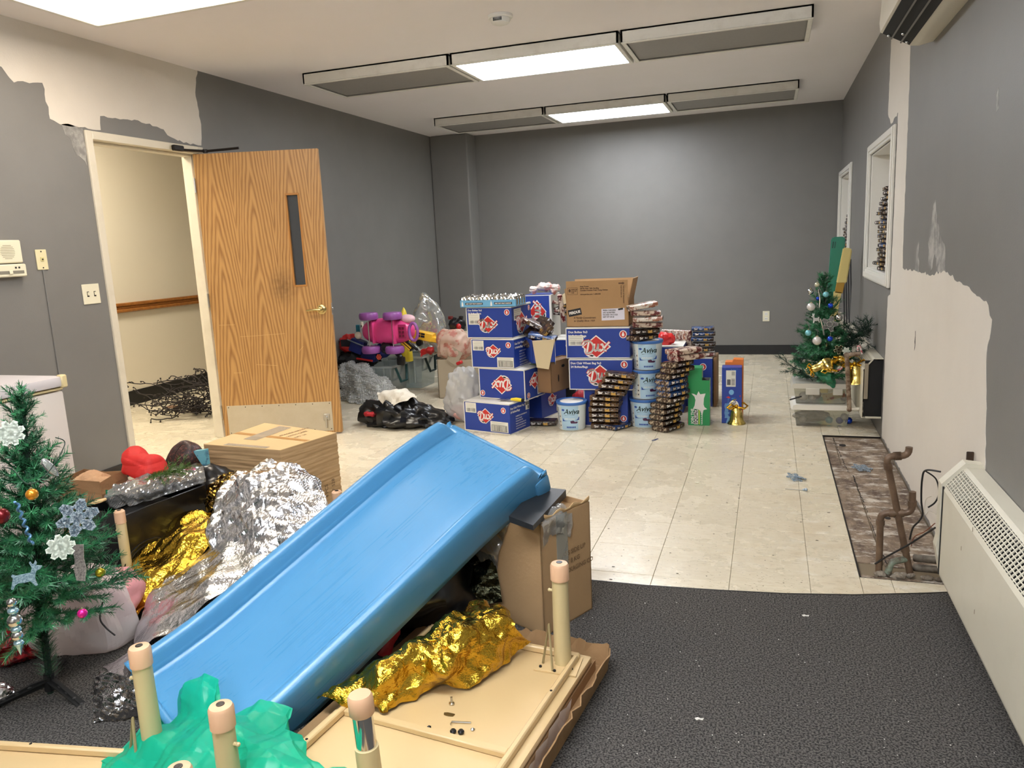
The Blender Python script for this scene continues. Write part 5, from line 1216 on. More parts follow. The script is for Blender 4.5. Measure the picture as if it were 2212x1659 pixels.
# ================================================================== back left: totes, toys, bags
clr = clear('clear_tote', tint=(232, 238, 236), body=.20, rough=.15, bcol=(222, 228, 226)); teal = M('dark_teal_plastic', (22, 66, 66), .35)
def tote(label, loc, rz, w, d, h, handle_side, handlem=teal, lid=False, mat=None, z=0):
    """open clear storage tub; near long face at y=0"""
    t = thing('storage_tote', label, 'tote', loc, rz); tp = .03; m_ = mat or clr
    b = MB()
    def wall(p): b.add(p, [(0, 1, 2, 3)])
    A = [(-w/2+tp, tp, .003), (w/2-tp, tp, .003), (w/2-tp, d-tp, .003), (-w/2+tp, d-tp, .003)]; B = [(-w/2, 0, h), (w/2, 0, h), (w/2, d, h), (-w/2, d, h)]
    b.add(A+B+[(x*.985, d/2+(y-d/2)*.985, z_) for x, y, z_ in A]+[(x*.985, d/2+(y-d/2)*.985, z_) for x, y, z_ in B], [(0, 3, 2, 1)]+[(i, (i+1) % 4, 4+(i+1) % 4, 4+i) for i in range(4)]+[(8+i, 12+i, 12+(i+1) % 4, 8+(i+1) % 4) for i in range(4)])
    b.obj('tub', m_, t, False)
    b = MB(); e = .022
    b.box(-w/2-e, w/2+e, -e, 0, h-.018, h); b.box(-w/2-e, w/2+e, d, d+e, h-.018, h); b.box(-w/2-e, -w/2, 0, d, h-.018, h); b.box(w/2, w/2+e, 0, d, h-.018, h); b.obj('rim', clear('clear_rim', body=.4, bcol=(206, 214, 212)), t, False)
    b = MB()
    for x in (-w/2+.08, -w*.17, w*.17, w/2-.08):
        b.box(x-.004, x+.004, -.014+.0, .004, .06, h-.02, T=Matrix.Identity(4))
    b.obj('rib', clear('clear_rim'), t, False)
    # swing handle hanging on the end face
    if handlem:
        b = MB(); s = handle_side; x = s*(w/2+.012); 
        b.tube([(x, d*.18, h-.03), (x+s*.02, d*.34, h-.17), (x+s*.022, d*.66, h-.17), (x, d*.82, h-.03)], .013, 8); b.obj('handle', handlem, t)
    return t
f = at(850, 858, Z=0)
tote('clear storage tote with a dark green handle, beneath the pink toy car', (f.x-.27, f.y, 0), .0, .54, .36, .30, 1)
tt2 = tote('second clear storage tote with a dark handle, behind and right of the first', (f.x-.10, f.y+.42, 0), .0, .44, .36, .33, 1, M('black_green_handle', (16, 38, 36), .35))
def toy_from(label, name, cat, loc, parts, rot=(0, 0, 0), s=1, group=None):
    t = thing(name, label, cat, loc, rot=rot, group=group); t.scale = (s, s, s)
    for n_, mb, m_ in parts: mb.obj(n_, m_, t)
    return t
def mbx(*a, bev=.006, T=None): b = MB(); b.box(*a, bev=bev, T=T); return b
def mbt(pts, r, seg=10, radii=None): b = MB(); b.tube(pts, r, seg, radii); return b
def mbs(c, r, seg=18, ring=12): b = MB(); b.sphere(c, r, seg, ring); return b
# pink ride-on car lying on its side, wheels' plane to the viewer
YC = f.y+.0
pk = M('pink_plastic', (228, 74, 138), .3); pk2 = M('pink_plastic_deep', (176, 44, 96), .35); pu = M('purple_plastic', (150, 84, 156), .35); wh = M('cream_plastic', (230, 222, 200), .35)
pc = at(834, 716, Y=YC); S_ = (at(888, 716, Y=YC)-at(778, 716, Y=YC)).length/2
t = thing('ride_on_car', 'pink ride-on toy car on its side with four purple wheels', 'toy car', tuple(pc))
b = blob((0, .05, 0), (S_*1.0, .11, S_*.46), 7, 0.0, 10, 40, 26, sq=.8); b.obj('body', pk, t)
b = MB(); b.box(-S_*.42, -S_*.36, -.075, .0, -S_*.40, S_*.40, bev=.008); b.box(S_*.38, S_*.46, -.072, .0, -S_*.42, S_*.42, bev=.008); b.obj('axle_rib', pk, t)
b = MB(); b.box(S_*.56, S_*.86, -.052, -.035, -S_*.24, S_*.26, bev=.01); b.obj('underside_box', pk2, t)
for i in range(3):
    for j in range(2):
        b = MB(); b.box(S_*(.60+.12*j), S_*(.68+.12*j), -.056, -.050, S_*(-.18+.13*i), S_*(-.09+.13*i)); b.obj('grid_hole', M('pink_dark_hole', (110, 20, 50), .5), t, False)
for sx_ in (-.58, .35):
    b = MB(); b.tube([(S_*(sx_+.02), -.06, -S_*.62), (S_*(sx_+.02), -.06, S_*.66)], .006, 6); b.obj('axle', steel, t)
    for sz, k in ((.56, 1), (-.62, 1)):
        b = MB(); T_ = Matrix.Translation((S_*(sx_+.03), -.045, S_*sz)); b.lathe([(S_*.10, -S_*.13), (S_*.30, -S_*.12), (S_*.335, -S_*.06), (S_*.335, S_*.06), (S_*.30, S_*.12), (S_*.10, S_*.13)], 26, T_); b.obj('wheel', pu, t)
b = MB(); b.tube([(S_*1.15+S_*.16*math.cos(q*PI/9), -.05, S_*.0+S_*.30*math.sin(q*PI/9)) for q in range(19)], S_*.055, 8, caps=False); b.obj('steering_ring', pu, t)
b = mbs((-S_*1.08, -.02, -S_*.12), S_*.13); b.obj('headlamp', wh, t)
b = MB(); b.sphere((S_*.80, .04, S_*.42), (S_*.28, .05, S_*.16)); b.obj('windscreen', M('pale_pink', (232, 190, 196), .3), t)
# assorted toys piled in the first tote
red = M('red_plastic', (190, 36, 36), .35); navy = M('navy_plastic', (22, 34, 104), .4); yel = M('toy_yellow', (238, 186, 50), .35); org = M('toy_orange', (240, 92, 46), .4); grn = M('toy_green', (110, 180, 70), .4)
def P(px, py, Y): return tuple(at(px, py, Y=Y))
Yt = f.y+.04
p = at(756, 742, Y=Yt+.06); toy_from('red toy half buried at the left end of the clear tote', 'toy_vehicle', 'toy', tuple(p), [('body', blob((0, 0, 0), (.12, .08, .09), 9, .02, 25, 28, 18), red), ('window', mbx(-.05, .07, -.09, -.06, -.02, .05, bev=.01), M('dark_toy_window', (30, 26, 34), .2))])
p = at(787, 752, Y=Yt-.02); toy_from('dark blue toy playset lying tilted in the clear tote', 'toy_playset', 'toy', tuple(p), [('tray', mbx(-.14, .0, -.04, .05, -.07, .06, T=Matrix.Rotation(.35, 4, 'Y')), navy), ('tray', mbx(.005, .15, -.04, .05, -.09, .03, T=Matrix.Rotation(.35, 4, 'Y')), navy), ('rail', mbt([(-.15, -.045, .09), (.16, -.045, -.03)], .006), M('grey_toy_rail', (120, 130, 140), .4)), ('slope', mbt([(-.05, -.07, -.09), (.12, -.08, -.11)], .010), red)])
p = at(812, 752, Y=Yt); toy_from('dark blue toy lump behind the orange flower in the tote', 'toy_block', 'toy', tuple(p), [('body', blob((.03, 0, -.03), (.12, .06, .06), 19, .02, 30, 24, 16), navy)])
p = at(819, 771, Y=f.y-.03); b = MB()
for k in range(6): b.tube([(.016*math.cos(k*PI/3)+.009*math.cos(q*PI/5), 0, .016*math.sin(k*PI/3)+.009*math.sin(q*PI/5)) for q in range(11)], .0035, 6, caps=False)
single('flower_toy', MB().add([(v[0]+p.x, v[1]+f.y-.035, v[2]+p.z) for v in b.v], b.f), org, 'small orange flower-shaped toy at the rim of the clear tote', 'toy')
p = at(862, 757, Y=Yt-.05); t = toy_from('black toy blaster hanging over the corner of the clear tote', 'toy_blaster', 'toy', tuple(p), [
    ('barrel', mbt([(-.16, 0, .05), (-.02, -.03, .0), (.04, -.05, -.06)], .03, 10, [.035, .032, .022]), black), ('head', mbx(.01, .08, -.09, -.03, -.13, -.05, bev=.016), black), ('drum', mbs((-.12, 0, .02), (.07, .06, .055)), black), ('stripe', mbt([(-.05, -.035, .05), (.02, -.055, -.015)], .006), M('dark_grey_plastic', (52, 52, 54), .4))])
p = at(876, 738, Y=Yt+.02); T_ = Matrix.Rotation(.72, 4, 'Y')
toy_from('yellow and black ladder toy truck slanting below the pink car', 'toy_truck', 'toy', tuple(p), [('body', mbx(-.10, .10, -.02, .05, -.04, .0, T=T_), black), ('ladder', mbx(-.09, .09, -.028, -.02, -.036, -.020, T=T_), yel), ('ladder', mbx(-.09, .09, -.028, -.02, -.012, .004, T=T_), yel), ('boom', mbx(-.12, .15, -.03, .0, .014, .034, T=T_), black)])
p = at(915, 728, Y=Yt+.12); T_ = Matrix.Rotation(.18, 4, 'Y')
parts = [('cab', mbx(-.10, .10, -.03, .06, -.03, .05, T=T_), yel), ('bonnet', mbx(.08, .15, -.025, .055, -.03, .02, T=T_), yel), ('wheel', mbt([(-.03, -.05, -.05), (-.03, -.02, -.05)], .032, 18), black), ('fender', mbx(-.12, -.05, -.035, .06, -.07, -.028, T=T_), yel), ('panel', mbx(-.12, -.08, -.038, -.034, -.05, -.02, T=T_), org)]
for i in range(2):
    for j in range(2): parts.append(('window', mbx(-.06+.045*i, -.022+.045*i, -.034, -.029, .0+.024*j, .018+.024*j, bev=0, T=T_), blackm))
toy_from('yellow toy school bus with black windows beside the purple steering ring', 'toy_bus', 'toy', tuple(p), parts)
p = at(782, 702, Y=Yt+.12); toy_from('cream toy handle sticking up behind the pink car', 'toy_grip', 'toy', tuple(p), [('handle', mbt([(0, 0, -.03), (0, 0, .03)], .014, 12), wh), ('slot', mbx(-.004, .004, -.017, -.012, -.02, .0, bev=0), inkb)])
p = at(773, 706, Y=Yt+.14); toy_from('teal toy wedge behind the nose of the pink car', 'toy_wedge', 'toy', tuple(p), [('wedge', mbx(-.02, .02, -.01, .01, -.05, .02, bev=.004), M('teal_toy', (30, 110, 124), .4))])
p = at(748, 766, Y=Yt+.02); toy_from('heap of black odds and ends at the left end of the tote', 'toy_heap', 'toy', tuple(p), [('heap', blob((.10, .04, -.05), (.24, .14, .08), 77, .03, 30, 40, 22), blackm)])
p = at(928, 757, Y=Yt+.42); g_ = blob((0, 0, 0), (.05, .04, .035), 3, .01, 40, 22, 14)
t = thing('red_glove', 'red rubber toy hand with fingers draped over the second tote', 'toy', tuple(p)); g_.obj('palm', red, t)
for i in range(5):
    b = mbt([(-.03, -.01, .01-.008*i), (-.065-.004*i, -.02, .012-.014*i), (-.085, -.03, -.005-.018*i)], .009, 8, [.010, .009, .007]); b.obj('finger', red, t)
# bubble wrap heap
bw = clear('bubble_film', body=.55, rough=.12, bcol=(236, 236, 230))
YB_ = f.y-.26
ctrl = [[at(738, 868, Y=YB_+.05), at(775, 872, Y=YB_-.10), at(815, 868, Y=YB_-.06), at(850, 852, Y=YB_+.1)],
        [at(734, 830, Y=YB_+.10), at(772, 838, Y=YB_), at(815, 832, Y=YB_), at(856, 835, Y=YB_+.12)],
        [at(736, 800, Y=YB_+.18), at(765, 800, Y=YB_+.08), at(800, 806, Y=YB_+.10), at(846, 826, Y=YB_+.2)],
        [at(744, 792, Y=YB_+.28), at(763, 782, Y=YB_+.20), at(790, 792, Y=YB_+.22), at(835, 822, Y=YB_+.3)],
        [(at(744, 792, Y=YB_+.3)+Vector((0, .15, -.25))), (at(763, 782, Y=YB_+.3)+Vector((0, .15, -.25))), (at(790, 792, Y=YB_+.3)+Vector((0, .15, -.2))), at(835, 836, Y=YB_+.38)]]
b = patch(ctrl, 60, 50, 12, .03, 12, .02); V = np.array(b.v); V[:, 2] = np.maximum(V[:, 2], .004); b.v = [tuple(v) for v in V]
bo = single('bubble_wrap', b, bw, 'heap of clear bubble wrap on the floor before the clear tote', 'bubble wrap')
bb = MB(); Vb = np.array([tuple(v) for v in V])
bub = MB(); bub.sphere((0, 0, 0), (.013, .013, .008), 6, 4); base = np.array(bub.v)
idx = list(range(0, len(Vb), 2)); R.shuffle(idx)
vs = []; fs = []
for q in idx[:1100]:
    c = Vb[q]; o_ = len(vs); vs += [tuple(v) for v in base+c+np.array([0, -.004, .004])]; fs += [tuple(i+o_ for i in f_) for f_ in bub.f]
bb.v, bb.f = vs, fs; loc = bo.location
bb.v = [(x-loc.x, y-loc.y, z-loc.z) for x, y, z in bb.v]; tag(bb.obj('bubbles', clear('bubble_cells', body=.4, rough=.05, bcol=(240, 240, 236)), bo), kind='stuff')
# black bin bag on the floor with a white cloth
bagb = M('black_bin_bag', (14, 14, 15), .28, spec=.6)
c0 = at(860, 925, Z=0)
def shp(V):
    V = V.copy(); V[:, 2] *= 1-.35*np.clip(V[:, 0]/.3, -.6, 1); V[:, 2] *= np.where(V[:, 2] < 0, .4, 1); return V
b = blob((c0.x+.01, c0.y+.13, .04), (.40, .19, .15), 21, .055, 11, 70, 40, floor=0, warp=.03, top=shp, n=8)
single('bin_bag', b, bagb, 'crumpled black bin bag lying on the tiles by the open door', 'bag')
clo = M('cream_cloth', (224, 216, 198), .9, bump=(90, .25))
Yc = c0.y+.10
ctrl = [[at(832, 884, Y=Yc-.06), at(848, 878, Y=Yc-.08), at(868, 868, Y=Yc-.07), at(890, 862, Y=Yc-.04)],
        [at(822, 868, Y=Yc-.02), at(845, 862, Y=Yc-.05), at(868, 856, Y=Yc-.05), at(900, 860, Y=Yc)],
        [at(814, 850, Y=Yc+.03), at(840, 848, Y=Yc), at(872, 846, Y=Yc), at(898, 854, Y=Yc+.06)],
        [at(815, 847, Y=Yc+.10), at(838, 843, Y=Yc+.12), at(872, 841, Y=Yc+.14), at(888, 846, Y=Yc+.14)],
        [at(815, 856, Y=Yc+.16), at(838, 856, Y=Yc+.2), at(872, 854, Y=Yc+.22), at(888, 858, Y=Yc+.2)]]
b = patch(ctrl, 44, 36, 8, .014, 22, .03); single('cloth', b, clo, 'cream cloth crumpled on top of the black bin bag', 'cloth')
p = at(800, 893, Y=c0.y+.02); b = blob((p.x, c0.y+.0, p.z), (.05, .03, .022), 5, .01, 40, 24, 14); single('red_cloth', b, M('red_fabric', (170, 30, 36), .8), 'bit of red fabric poking out of the black bin bag', 'cloth')
# clear bags
bagc = clear('clear_bag', body=.3, rough=.10, bcol=(214, 216, 210))
Yk = Yt+.56
def tall(V):
    V = V.copy(); t_ = (V[:, 2]-V[:, 2].min())/(V[:, 2].max()-V[:, 2].min()); s = 1-.55*t_**1.2; V[:, 0] = V[:, 0]*s-.03*t_; V[:, 1] *= s; return V
p = at(925, 700, Y=Yk); b = blob((p.x+.02, Yk, p.z-.02), (.27, .14, .31), 31, .06, 7, 60, 44, top=tall, warp=.03, n=8); single('clear_bag', b, bagc, 'big clear plastic bag standing up in the second tote', 'bag')
p = at(925, 715, Y=Yk); toy_from('yellow and red toys inside the big clear bag', 'toy_heap', 'toy', tuple(p), [('heap', blob((0, 0, -.02), (.09, .05, .10), 51, .03, 30, 30, 20), M('mixed_toys', (232, 206, 110), .5, noise=(16, 1, .52, .56), col2=(190, 70, 50))), ('leaf', blob((-.03, -.03, -.05), (.04, .03, .02), 52, .01, 40, 18, 12), grn)])
p = at(873, 684, Y=Yt+.3); b = MB(); b.lathe([(.06, -.44), (.045, -.05), (.02, .06), (.004, .09), (0, .092)], 16); o = b.obj('toy_cone', M('translucent_yellow', (228, 206, 60), .3), None, loc=tuple(p)); tag(o, 'yellow cone shaped toy in clear film behind the pink car', 'toy')
p = at(980, 740, Y=6.45)
b = blob((p.x+.0, 6.45, p.z-.01), (.17, .13, .15), 37, .03, 16, 48, 32); single('carrier_bag', b, M('pinkish_bag', (226, 196, 176), .4, noise=(12, 1, .54, .58, ), col2=(206, 120, 110), trans=.12, spec=.6), 'thin pinkish plastic bag of soft toys left of the carton stack', 'bag')
p = at(966, 775, Y=6.5); Hc = at(950, 777, Y=6.35).z
t = thing('cardboard_box', 'grey-brown open cardboard box under the pinkish bag', 'box', (at(945, 800, Y=6.35).x, 6.35, 0), .0)
gk = M('greyish_kraft', (170, 156, 132), .8, noise=(4, .3), col2=(150, 136, 112)); b = MB(); W_ = .36
b.box(0, W_, 0, .005, 0, Hc); b.box(0, W_, .30, .305, 0, Hc); b.box(0, .005, 0, .3, 0, Hc); b.box(W_-.005, W_, 0, .3, 0, Hc); b.box(0, W_, 0, .3, 0, .005); b.box(.005, W_-.005, .005, .295, Hc-.06, Hc-.055); b.obj('body', gk, t, False)
b = MB(); b.box(0, .11, 0, .004, 0, .14, T=Matrix.Translation((.10, -.01, Hc)) @ Matrix.Rotation(.55, 4, 'Y')); b.obj('flap', gk, t, False)
p = at(962, 762, Y=6.4); toy_from('green toy strip on the rim of the grey-brown box', 'toy_strip', 'toy', tuple(p), [('strip', mbx(-.06, .06, -.02, .02, -.012, .012), grn)])
p = at(992, 784, Y=6.3); toy_from('small red toy showing above the white plastic bag', 'toy_block', 'toy', tuple(p), [('block', mbx(-.025, .03, -.02, .02, -.015, .015, T=Matrix.Rotation(-.4, 4, 'Y')), red)])
Yg = 6.9; p = at(987, 702, Y=Yg)
toy_from('black toy robot head with round ears behind the pinkish bag', 'toy_robot', 'toy', tuple(p), [('head', blob((0, 0, 0), (.085, .07, .07), 13, .012, 30, 32, 20), black), ('lens', mbt([(-.005, -.07, .0), (-.005, -.09, .0)], .030, 18), M('dark_lens', (30, 30, 34), .12)), ('ear', mbx(-.085, -.04, -.02, .02, .055, .09, bev=.01), M('dark_red_toy', (100, 30, 26), .4)), ('ear', mbx(.03, .07, -.02, .02, .055, .09, bev=.01), black), ('cheek', mbs((.04, -.055, -.01), (.026, .02, .03)), red), ('base', mbs((-.02, -.03, -.075), (.05, .04, .025)), red)])
b = MB(); b.box(p.x-.14, p.x+.12, Yg-.08, Yg+.14, 0, p.z-.075, bev=.006); single('cardboard_box', b, gk, 'plain closed box carrying the black toy robot head', 'box', smooth=False)
# white plastic bag on the floor, left of the cartons
c0 = at(995, 918, Z=0); hz = at(1000, 800, Y=c0.y+.1).z
def sack(V):
    V = V.copy(); t_ = np.clip(V[:, 2]/hz+.5, 0, 1); V[:, 0] *= 1-.25*t_**2; return V
b = blob((c0.x-.02, c0.y+.16, hz*.5), (.155, .13, hz*.53), 41, .028, 14, 60, 50, floor=0, top=sack, warp=.02, n=8, sq=.75)
single('plastic_bag', b, M('white_plastic_bag', (226, 226, 222), .3, spec=.7, trans=.25), 'full white plastic bag standing left of the bottom carton', 'bag')
b = blob((c0.x-.03, c0.y+.14, hz*.16), (.11, .09, hz*.15), 43, .02, 20, 30, 20, floor=.01); single('soft_toy', b, M('pink_fabric', (224, 172, 160), .8), 'pinkish soft toy inside the bottom of the white plastic bag', 'toy')
# red plush thing and black bag glimpsed between stacks
p = at(1254, 868, Y=6.0); b = blob((p.x, 6.0, p.z), (.07, .06, .10), 47, .01, 30, 24, 18, floor=0); single('red_plush', b, M('red_letter_plush', (186, 36, 44), .6, noise=(30, 1, .56, .60), col2=(120, 16, 22)), 'red bag glimpsed at floor level between the white tub and the snack packs', 'bag')
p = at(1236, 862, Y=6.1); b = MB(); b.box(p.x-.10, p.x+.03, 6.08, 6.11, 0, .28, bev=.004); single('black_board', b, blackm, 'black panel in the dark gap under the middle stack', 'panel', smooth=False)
p = at(1366, 880, Y=5.9); b = blob((p.x-.0, 5.92, .13), (.07, .09, .16), 49, .02, 20, 30, 24, floor=0); single('bin_bag', b, bagb, 'narrow black bag in the gap left of the tub column', 'bag')
p = at(1437, 733, Y=6.1); b = blob((p.x, 6.1, p.z), (.075, .05, .06), 50, .012, 30, 28, 18); single('red_pouch', b, M('bright_red_plastic', (226, 50, 48), .35), 'bright red plastic pouch right of the tub column', 'pouch')
t = thing('carton', 'blue carton behind the tub column, carrying the red pouch', 'box', (at(1476, 760, Y=6.0).x, 6.0, 0), .02, G_DUX)
zt = at(1440, 748, Y=6.0).z; b = MB(); b.box(-.46, 0, 0, .3, .001, zt, bev=.003); b.obj('body', blue, t); b = MB(); b.box(-.461, .001, -.001, .004, zt-.007, zt+.001); b.box(-.46, 0, 0, .3, zt-.001, zt+.001); b.obj('white_edge', whitec, t, False)

# bare dark branches on the hall floor
br = M('dark_twig', (34, 26, 22), .8)
pa = at(440, 905, Z=0); r = random.Random(4); b = MB()
t = thing('bare_branches', 'tangled dark bare artificial branches on the hallway floor', 'branches', (pa.x, pa.y, 0))
for k in range(54):
    b = MB() if k % 9 == 0 else b
    p = Vector((r.uniform(-.1, .1), r.uniform(-.1, .3), r.uniform(.02, .30))); d = Vector((-1, r.uniform(-.5, .9), r.uniform(-.35, .25))).normalized(); pts = [p.copy()]
    n = r.randint(8, 16)
    for q in range(n):
        d = (d+Vector((r.uniform(-.5, .3), r.uniform(-.5, .5), r.uniform(-.5, .45)))*.8).normalized(); p = p+d*.045
        if p.z < .012: p.z = .012+r.uniform(0, .02); d.z = abs(d.z)
        if p.z > .38: p.z = .38
        pts.append(p.copy())
    b.tube(pts, .0045, 4)
    for q in range(2, len(pts), 2):
        e = pts[q]+Vector((r.uniform(-1, 1), r.uniform(-1, 1), r.uniform(-1, 1))).normalized()*.04; e.z = max(.01, e.z); b.tube([pts[q], (pts[q]+e)/2+Vector((0, 0, .01)), e], .004, 4)
        b.sphere(tuple(e), .008, 5, 4)
    if k % 9 == 8: b.obj('branch', br, t, False)
b = MB(); b.prism([(-.28, -.12), (-.20, -.13), (-.21, -.06), (-.27, -.05)], .12, .13); b.obj('brown_scrap', M('brown_scrap', (120, 92, 70), .8), t, False)

# ================================================================== artificial trees
needle = M('tree_needles', (60, 134, 84), .42, noise=(40, 1, .35, .65), col2=(16, 64, 40), rnd=.15); needle2 = M('dark_needles', (30, 66, 46), .6, noise=(40, 1, .35, .65), col2=(18, 40, 30), rnd=.15)
sprigm = M('fresh_needles', (92, 122, 48), .55, noise=(40, 1, .35, .65), col2=(52, 84, 34)); stemm = M('tree_wire', (22, 46, 32), .7)
def branch_mesh(L_, seed, nl=.030, twigs=4, dens=650, mat=None, name='branch', w=.0022):
    r = random.Random(seed); b = MB(); stems = [([Vector((L_*t, .02*L_*math.sin(t*3+seed), .10*L_*t*t)) for t in (0, .33, .66, 1)], .0022)]
    for k in range(twigs):
        t = .25+.6*k/max(1, twigs-1)*.9; s = 1 if k % 2 else -1; p0 = Vector((L_*t, 0, .10*L_*t*t)); l = L_*(.55-.35*t)+.03
        d = Vector((.75, s*.62, r.uniform(-.1, .3))).normalized(); stems.append(([p0, p0+d*l*.5+Vector((0, 0, .004)), p0+d*l], .0015))
    V = []; F = []
    for pts, rad in stems:
        b.tube(pts, rad, 4)
        for i in range(len(pts)-1):
            a, c = pts[i], pts[i+1]; seg = (c-a).length; n = max(2, int(seg*dens)); d = (c-a).normalized()
            u = d.orthogonal().normalized(); v = d.cross(u)
            for k in range(n):
                an = r.uniform(0, 2*PI); p = a+(c-a)*((k+r.random())/n); o = (u*math.cos(an)+v*math.sin(an)); dd = (o*1+d*r.uniform(.5, 1.0)).normalized(); ln = nl*r.uniform(.75, 1.15)
                sd = dd.cross(o+d*.3).normalized()*w*.5; i0 = len(V); V += [tuple(p-sd), tuple(p+sd), tuple(p+dd*ln+sd*.5), tuple(p+dd*ln-sd*.5)]; F.append((i0, i0+1, i0+2, i0+3))
    b.add(V, F)
    me = bpy.data.meshes.new(name); me.from_pydata(b.v, [], b.f); me.materials.append(mat or needle); me.update(); return me
def make_tree(t, H, Rb, z0, meshes_, tiers, trunk_from=0, jitter=.12, seed=1, spiral=2.4, top=True, lens=None, ex=1.0):
    """branches are placed round the trunk, longest at the bottom"""
    r = random.Random(seed); n = 0
    for i in range(tiers):
        u = i/(tiers-1); z = z0+(H-z0-.06)*u; L_ = Rb*(1-u)**ex+.05; cnt = max(4, int(9-4*u))
        mi = min(range(len(lens)), key=lambda k: abs(lens[k]-L_))
        for k in range(cnt):
            a = i*spiral+2*PI*k/cnt+r.uniform(-.2, .2); o = bpy.data.objects.new('branch', meshes_[mi][r.randrange(len(meshes_[mi]))]); C.objects.link(o); o.parent = t
            up = .10+.75*u+r.uniform(-.12, .12); s = L_/lens[mi]*r.uniform(.85, 1.12)
            o.rotation_euler = Euler((r.uniform(-.4, .4), -up, a), 'XYZ'); o.location = (0, 0, z+r.uniform(-.02, .02)); o.scale = (s, s, s); n += 1
    if top:
        for k in range(3):
            o = bpy.data.objects.new('tip', meshes_[0][0]); C.objects.link(o); o.parent = t; o.rotation_euler = Euler((0, -PI/2+.15*(k-1), k*2.1), 'XYZ'); o.location = (0, 0, H-.11)
    return n
BL = [.09, .15, .22, .30]
BM = [[branch_mesh(l, 10*i+j, .024, 2+i, 820, w=.0026) for j in range(2)] for i, l in enumerate(BL)]
def trunk(t, H, m_=None, r=.010):
    b = MB(); b.tube([(0, 0, .0), (0, 0, H*.5), (0, 0, H-.05)], r, 8); b.obj('trunk', m_ or stemm, t)
TB = Vector((-2.208, 1.641, .006))
tree = thing('christmas_tree', 'small green artificial Christmas tree with mixed ornaments on the left, black stand', 'christmas tree', tuple(TB), rot=(0, .085, 0))
trunk(tree, 1.0); make_tree(tree, 1.02, .225, .31, BM, 15, seed=4, lens=BL, ex=1.5)
tk = branch_mesh(.2, 77, .045, 0, 1500, name='trunk_fringe', w=.003)
for k in range(2):
    o = bpy.data.objects.new('trunk_fringe', tk); C.objects.link(o); o.parent = tree; o.rotation_euler = (0, -PI/2, k*2.4); o.location = (0, 0, .045+.07*k)
for k, a in enumerate((-.15, 2.25, 4.1)):
    b = MB(); Tm = Matrix.Rotation(a, 4, 'Z')
    pr = [(0, .055), (.05, .05), (.17, .012), (.215, .0), (.17, .0), (.04, .022), (0, .03)]
    b.prism(pr, -.004, .004, axis='y', T=Tm); b.box(.0, .20, -.014, .014, .048, .051, T=Tm @ Matrix.Rotation(.24, 4, 'Y'))
    b.obj('stand_leg', blackm, tree, False)
    b = MB()
    for q in range(4): b.sphere((.055+.035*q, 0, .040-.0085*q), (.0085-.001*q, .006, .0065-.001*q), 8, 6, T=Tm)
    b.obj('stand_hole', M('carpet_seen_through', (66, 64, 62), .9), tree)
b = MB(); b.tube([(0, 0, 0.012), (0, 0, .07)], .016, 10); b.obj('stand_hub', blackm, tree)
# ornaments on the near tree
def ball(label, px, py, Y, r, mat, grp=None, hook=True):
    p = at(px, py, Y=Y); t = thing('bauble', label, 'ornament', tuple(p), group=grp)
    b = MB(); b.sphere((0, 0, 0), r, 20, 14); b.obj('ball', mat, t); b = MB(); b.tube([(0, 0, r*.9), (0, 0, r*1.2)], r*.25, 8); b.obj('cap', M('ornament_cap', (200, 190, 150), .3, metal=1), t)
    if hook: b = MB(); b.tube([(0, 0, r*1.15), (.003, 0, r*1.6), (0, 0, r*2.2)], .0008, 4); b.obj('hook', steel, t)
    return t
orb = M('orange_ball', (214, 140, 40), .25, metal=.6); gball = M('gold_green_ball', (160, 150, 40), .25, metal=.8); pball = M('magenta_ball', (206, 30, 130), .25, metal=.5); tealb = M('pale_teal_ball', (120, 188, 196), .3, metal=.3); blueb = M('blue_ball', (30, 70, 190), .2, metal=.6); pearl = M('pearl_ball', (212, 206, 200), .25, metal=.3)
ball('orange glass bauble on the near tree', 69, 1068, 1.36, .015, orb); ball('gold-green bauble on the right side of the near tree', 217, 1237, 1.60, .014, gball); ball('magenta bauble low on the right of the near tree', 178, 1325, 1.42, .013, pball)
ball('dark red bauble at the left edge of the near tree', 2, 1115, 1.40, .022, M('dark_red_ball', (110, 22, 26), .25, metal=.5))
snow = M('white_snowflake', (222, 230, 216), .5); fc = (PI/2-.1, 0, .35)
def facing(px, py, Y, roll=0): return Euler((PI/2, roll, math.atan2(-at(px, py, Y=Y).x, at(px, py, Y=Y).y)), 'YXZ')
def flake(label, px, py, Y, r, mat, n=6, fat=.16, roll=0, group=None):
    p = at(px, py, Y=Y); az = math.atan2(p.x, p.y)
    M_ = Matrix.Rotation(-az, 4, 'Z') @ Matrix.Rotation(PI/2, 4, 'X') @ Matrix.Rotation(roll, 4, 'Z')
    return snowflake(label, tuple(p), M_.to_euler(), r, mat, group, n, fat=fat)
flake('white felt snowflake on the near tree by the glitter one', 131, 1182, 1.38, .034, snow, 8, .34, .1); flake('white felt snowflake near the top left of the near tree', 22, 936, 1.40, .034, snow, 8, .34, .3)
flake('large grey-blue glitter snowflake on the right of the near tree', 168, 1118, 1.46, .052, glit, 6, .3, .2)
DEER = [(-.9, -.75), (-.78, -.78), (-.62, -.5), (-.45, -.42), (-.1, -.45), (.2, -.42), (.42, -.78), (.55, -.76), (.46, -.35), (.5, -.05), (.62, .2), (.85, .3), (.95, .45), (.78, .5), (.62, .55), (.7, .72), (.62, .9), (.55, .72), (.45, .62), (.35, .85), (.28, .8), (.36, .55), (.38, .4), (.25, .12), (-.2, .1), (-.55, .08), (-.72, .2), (-.78, .12), (-.7, -.05), (-.8, -.35)]
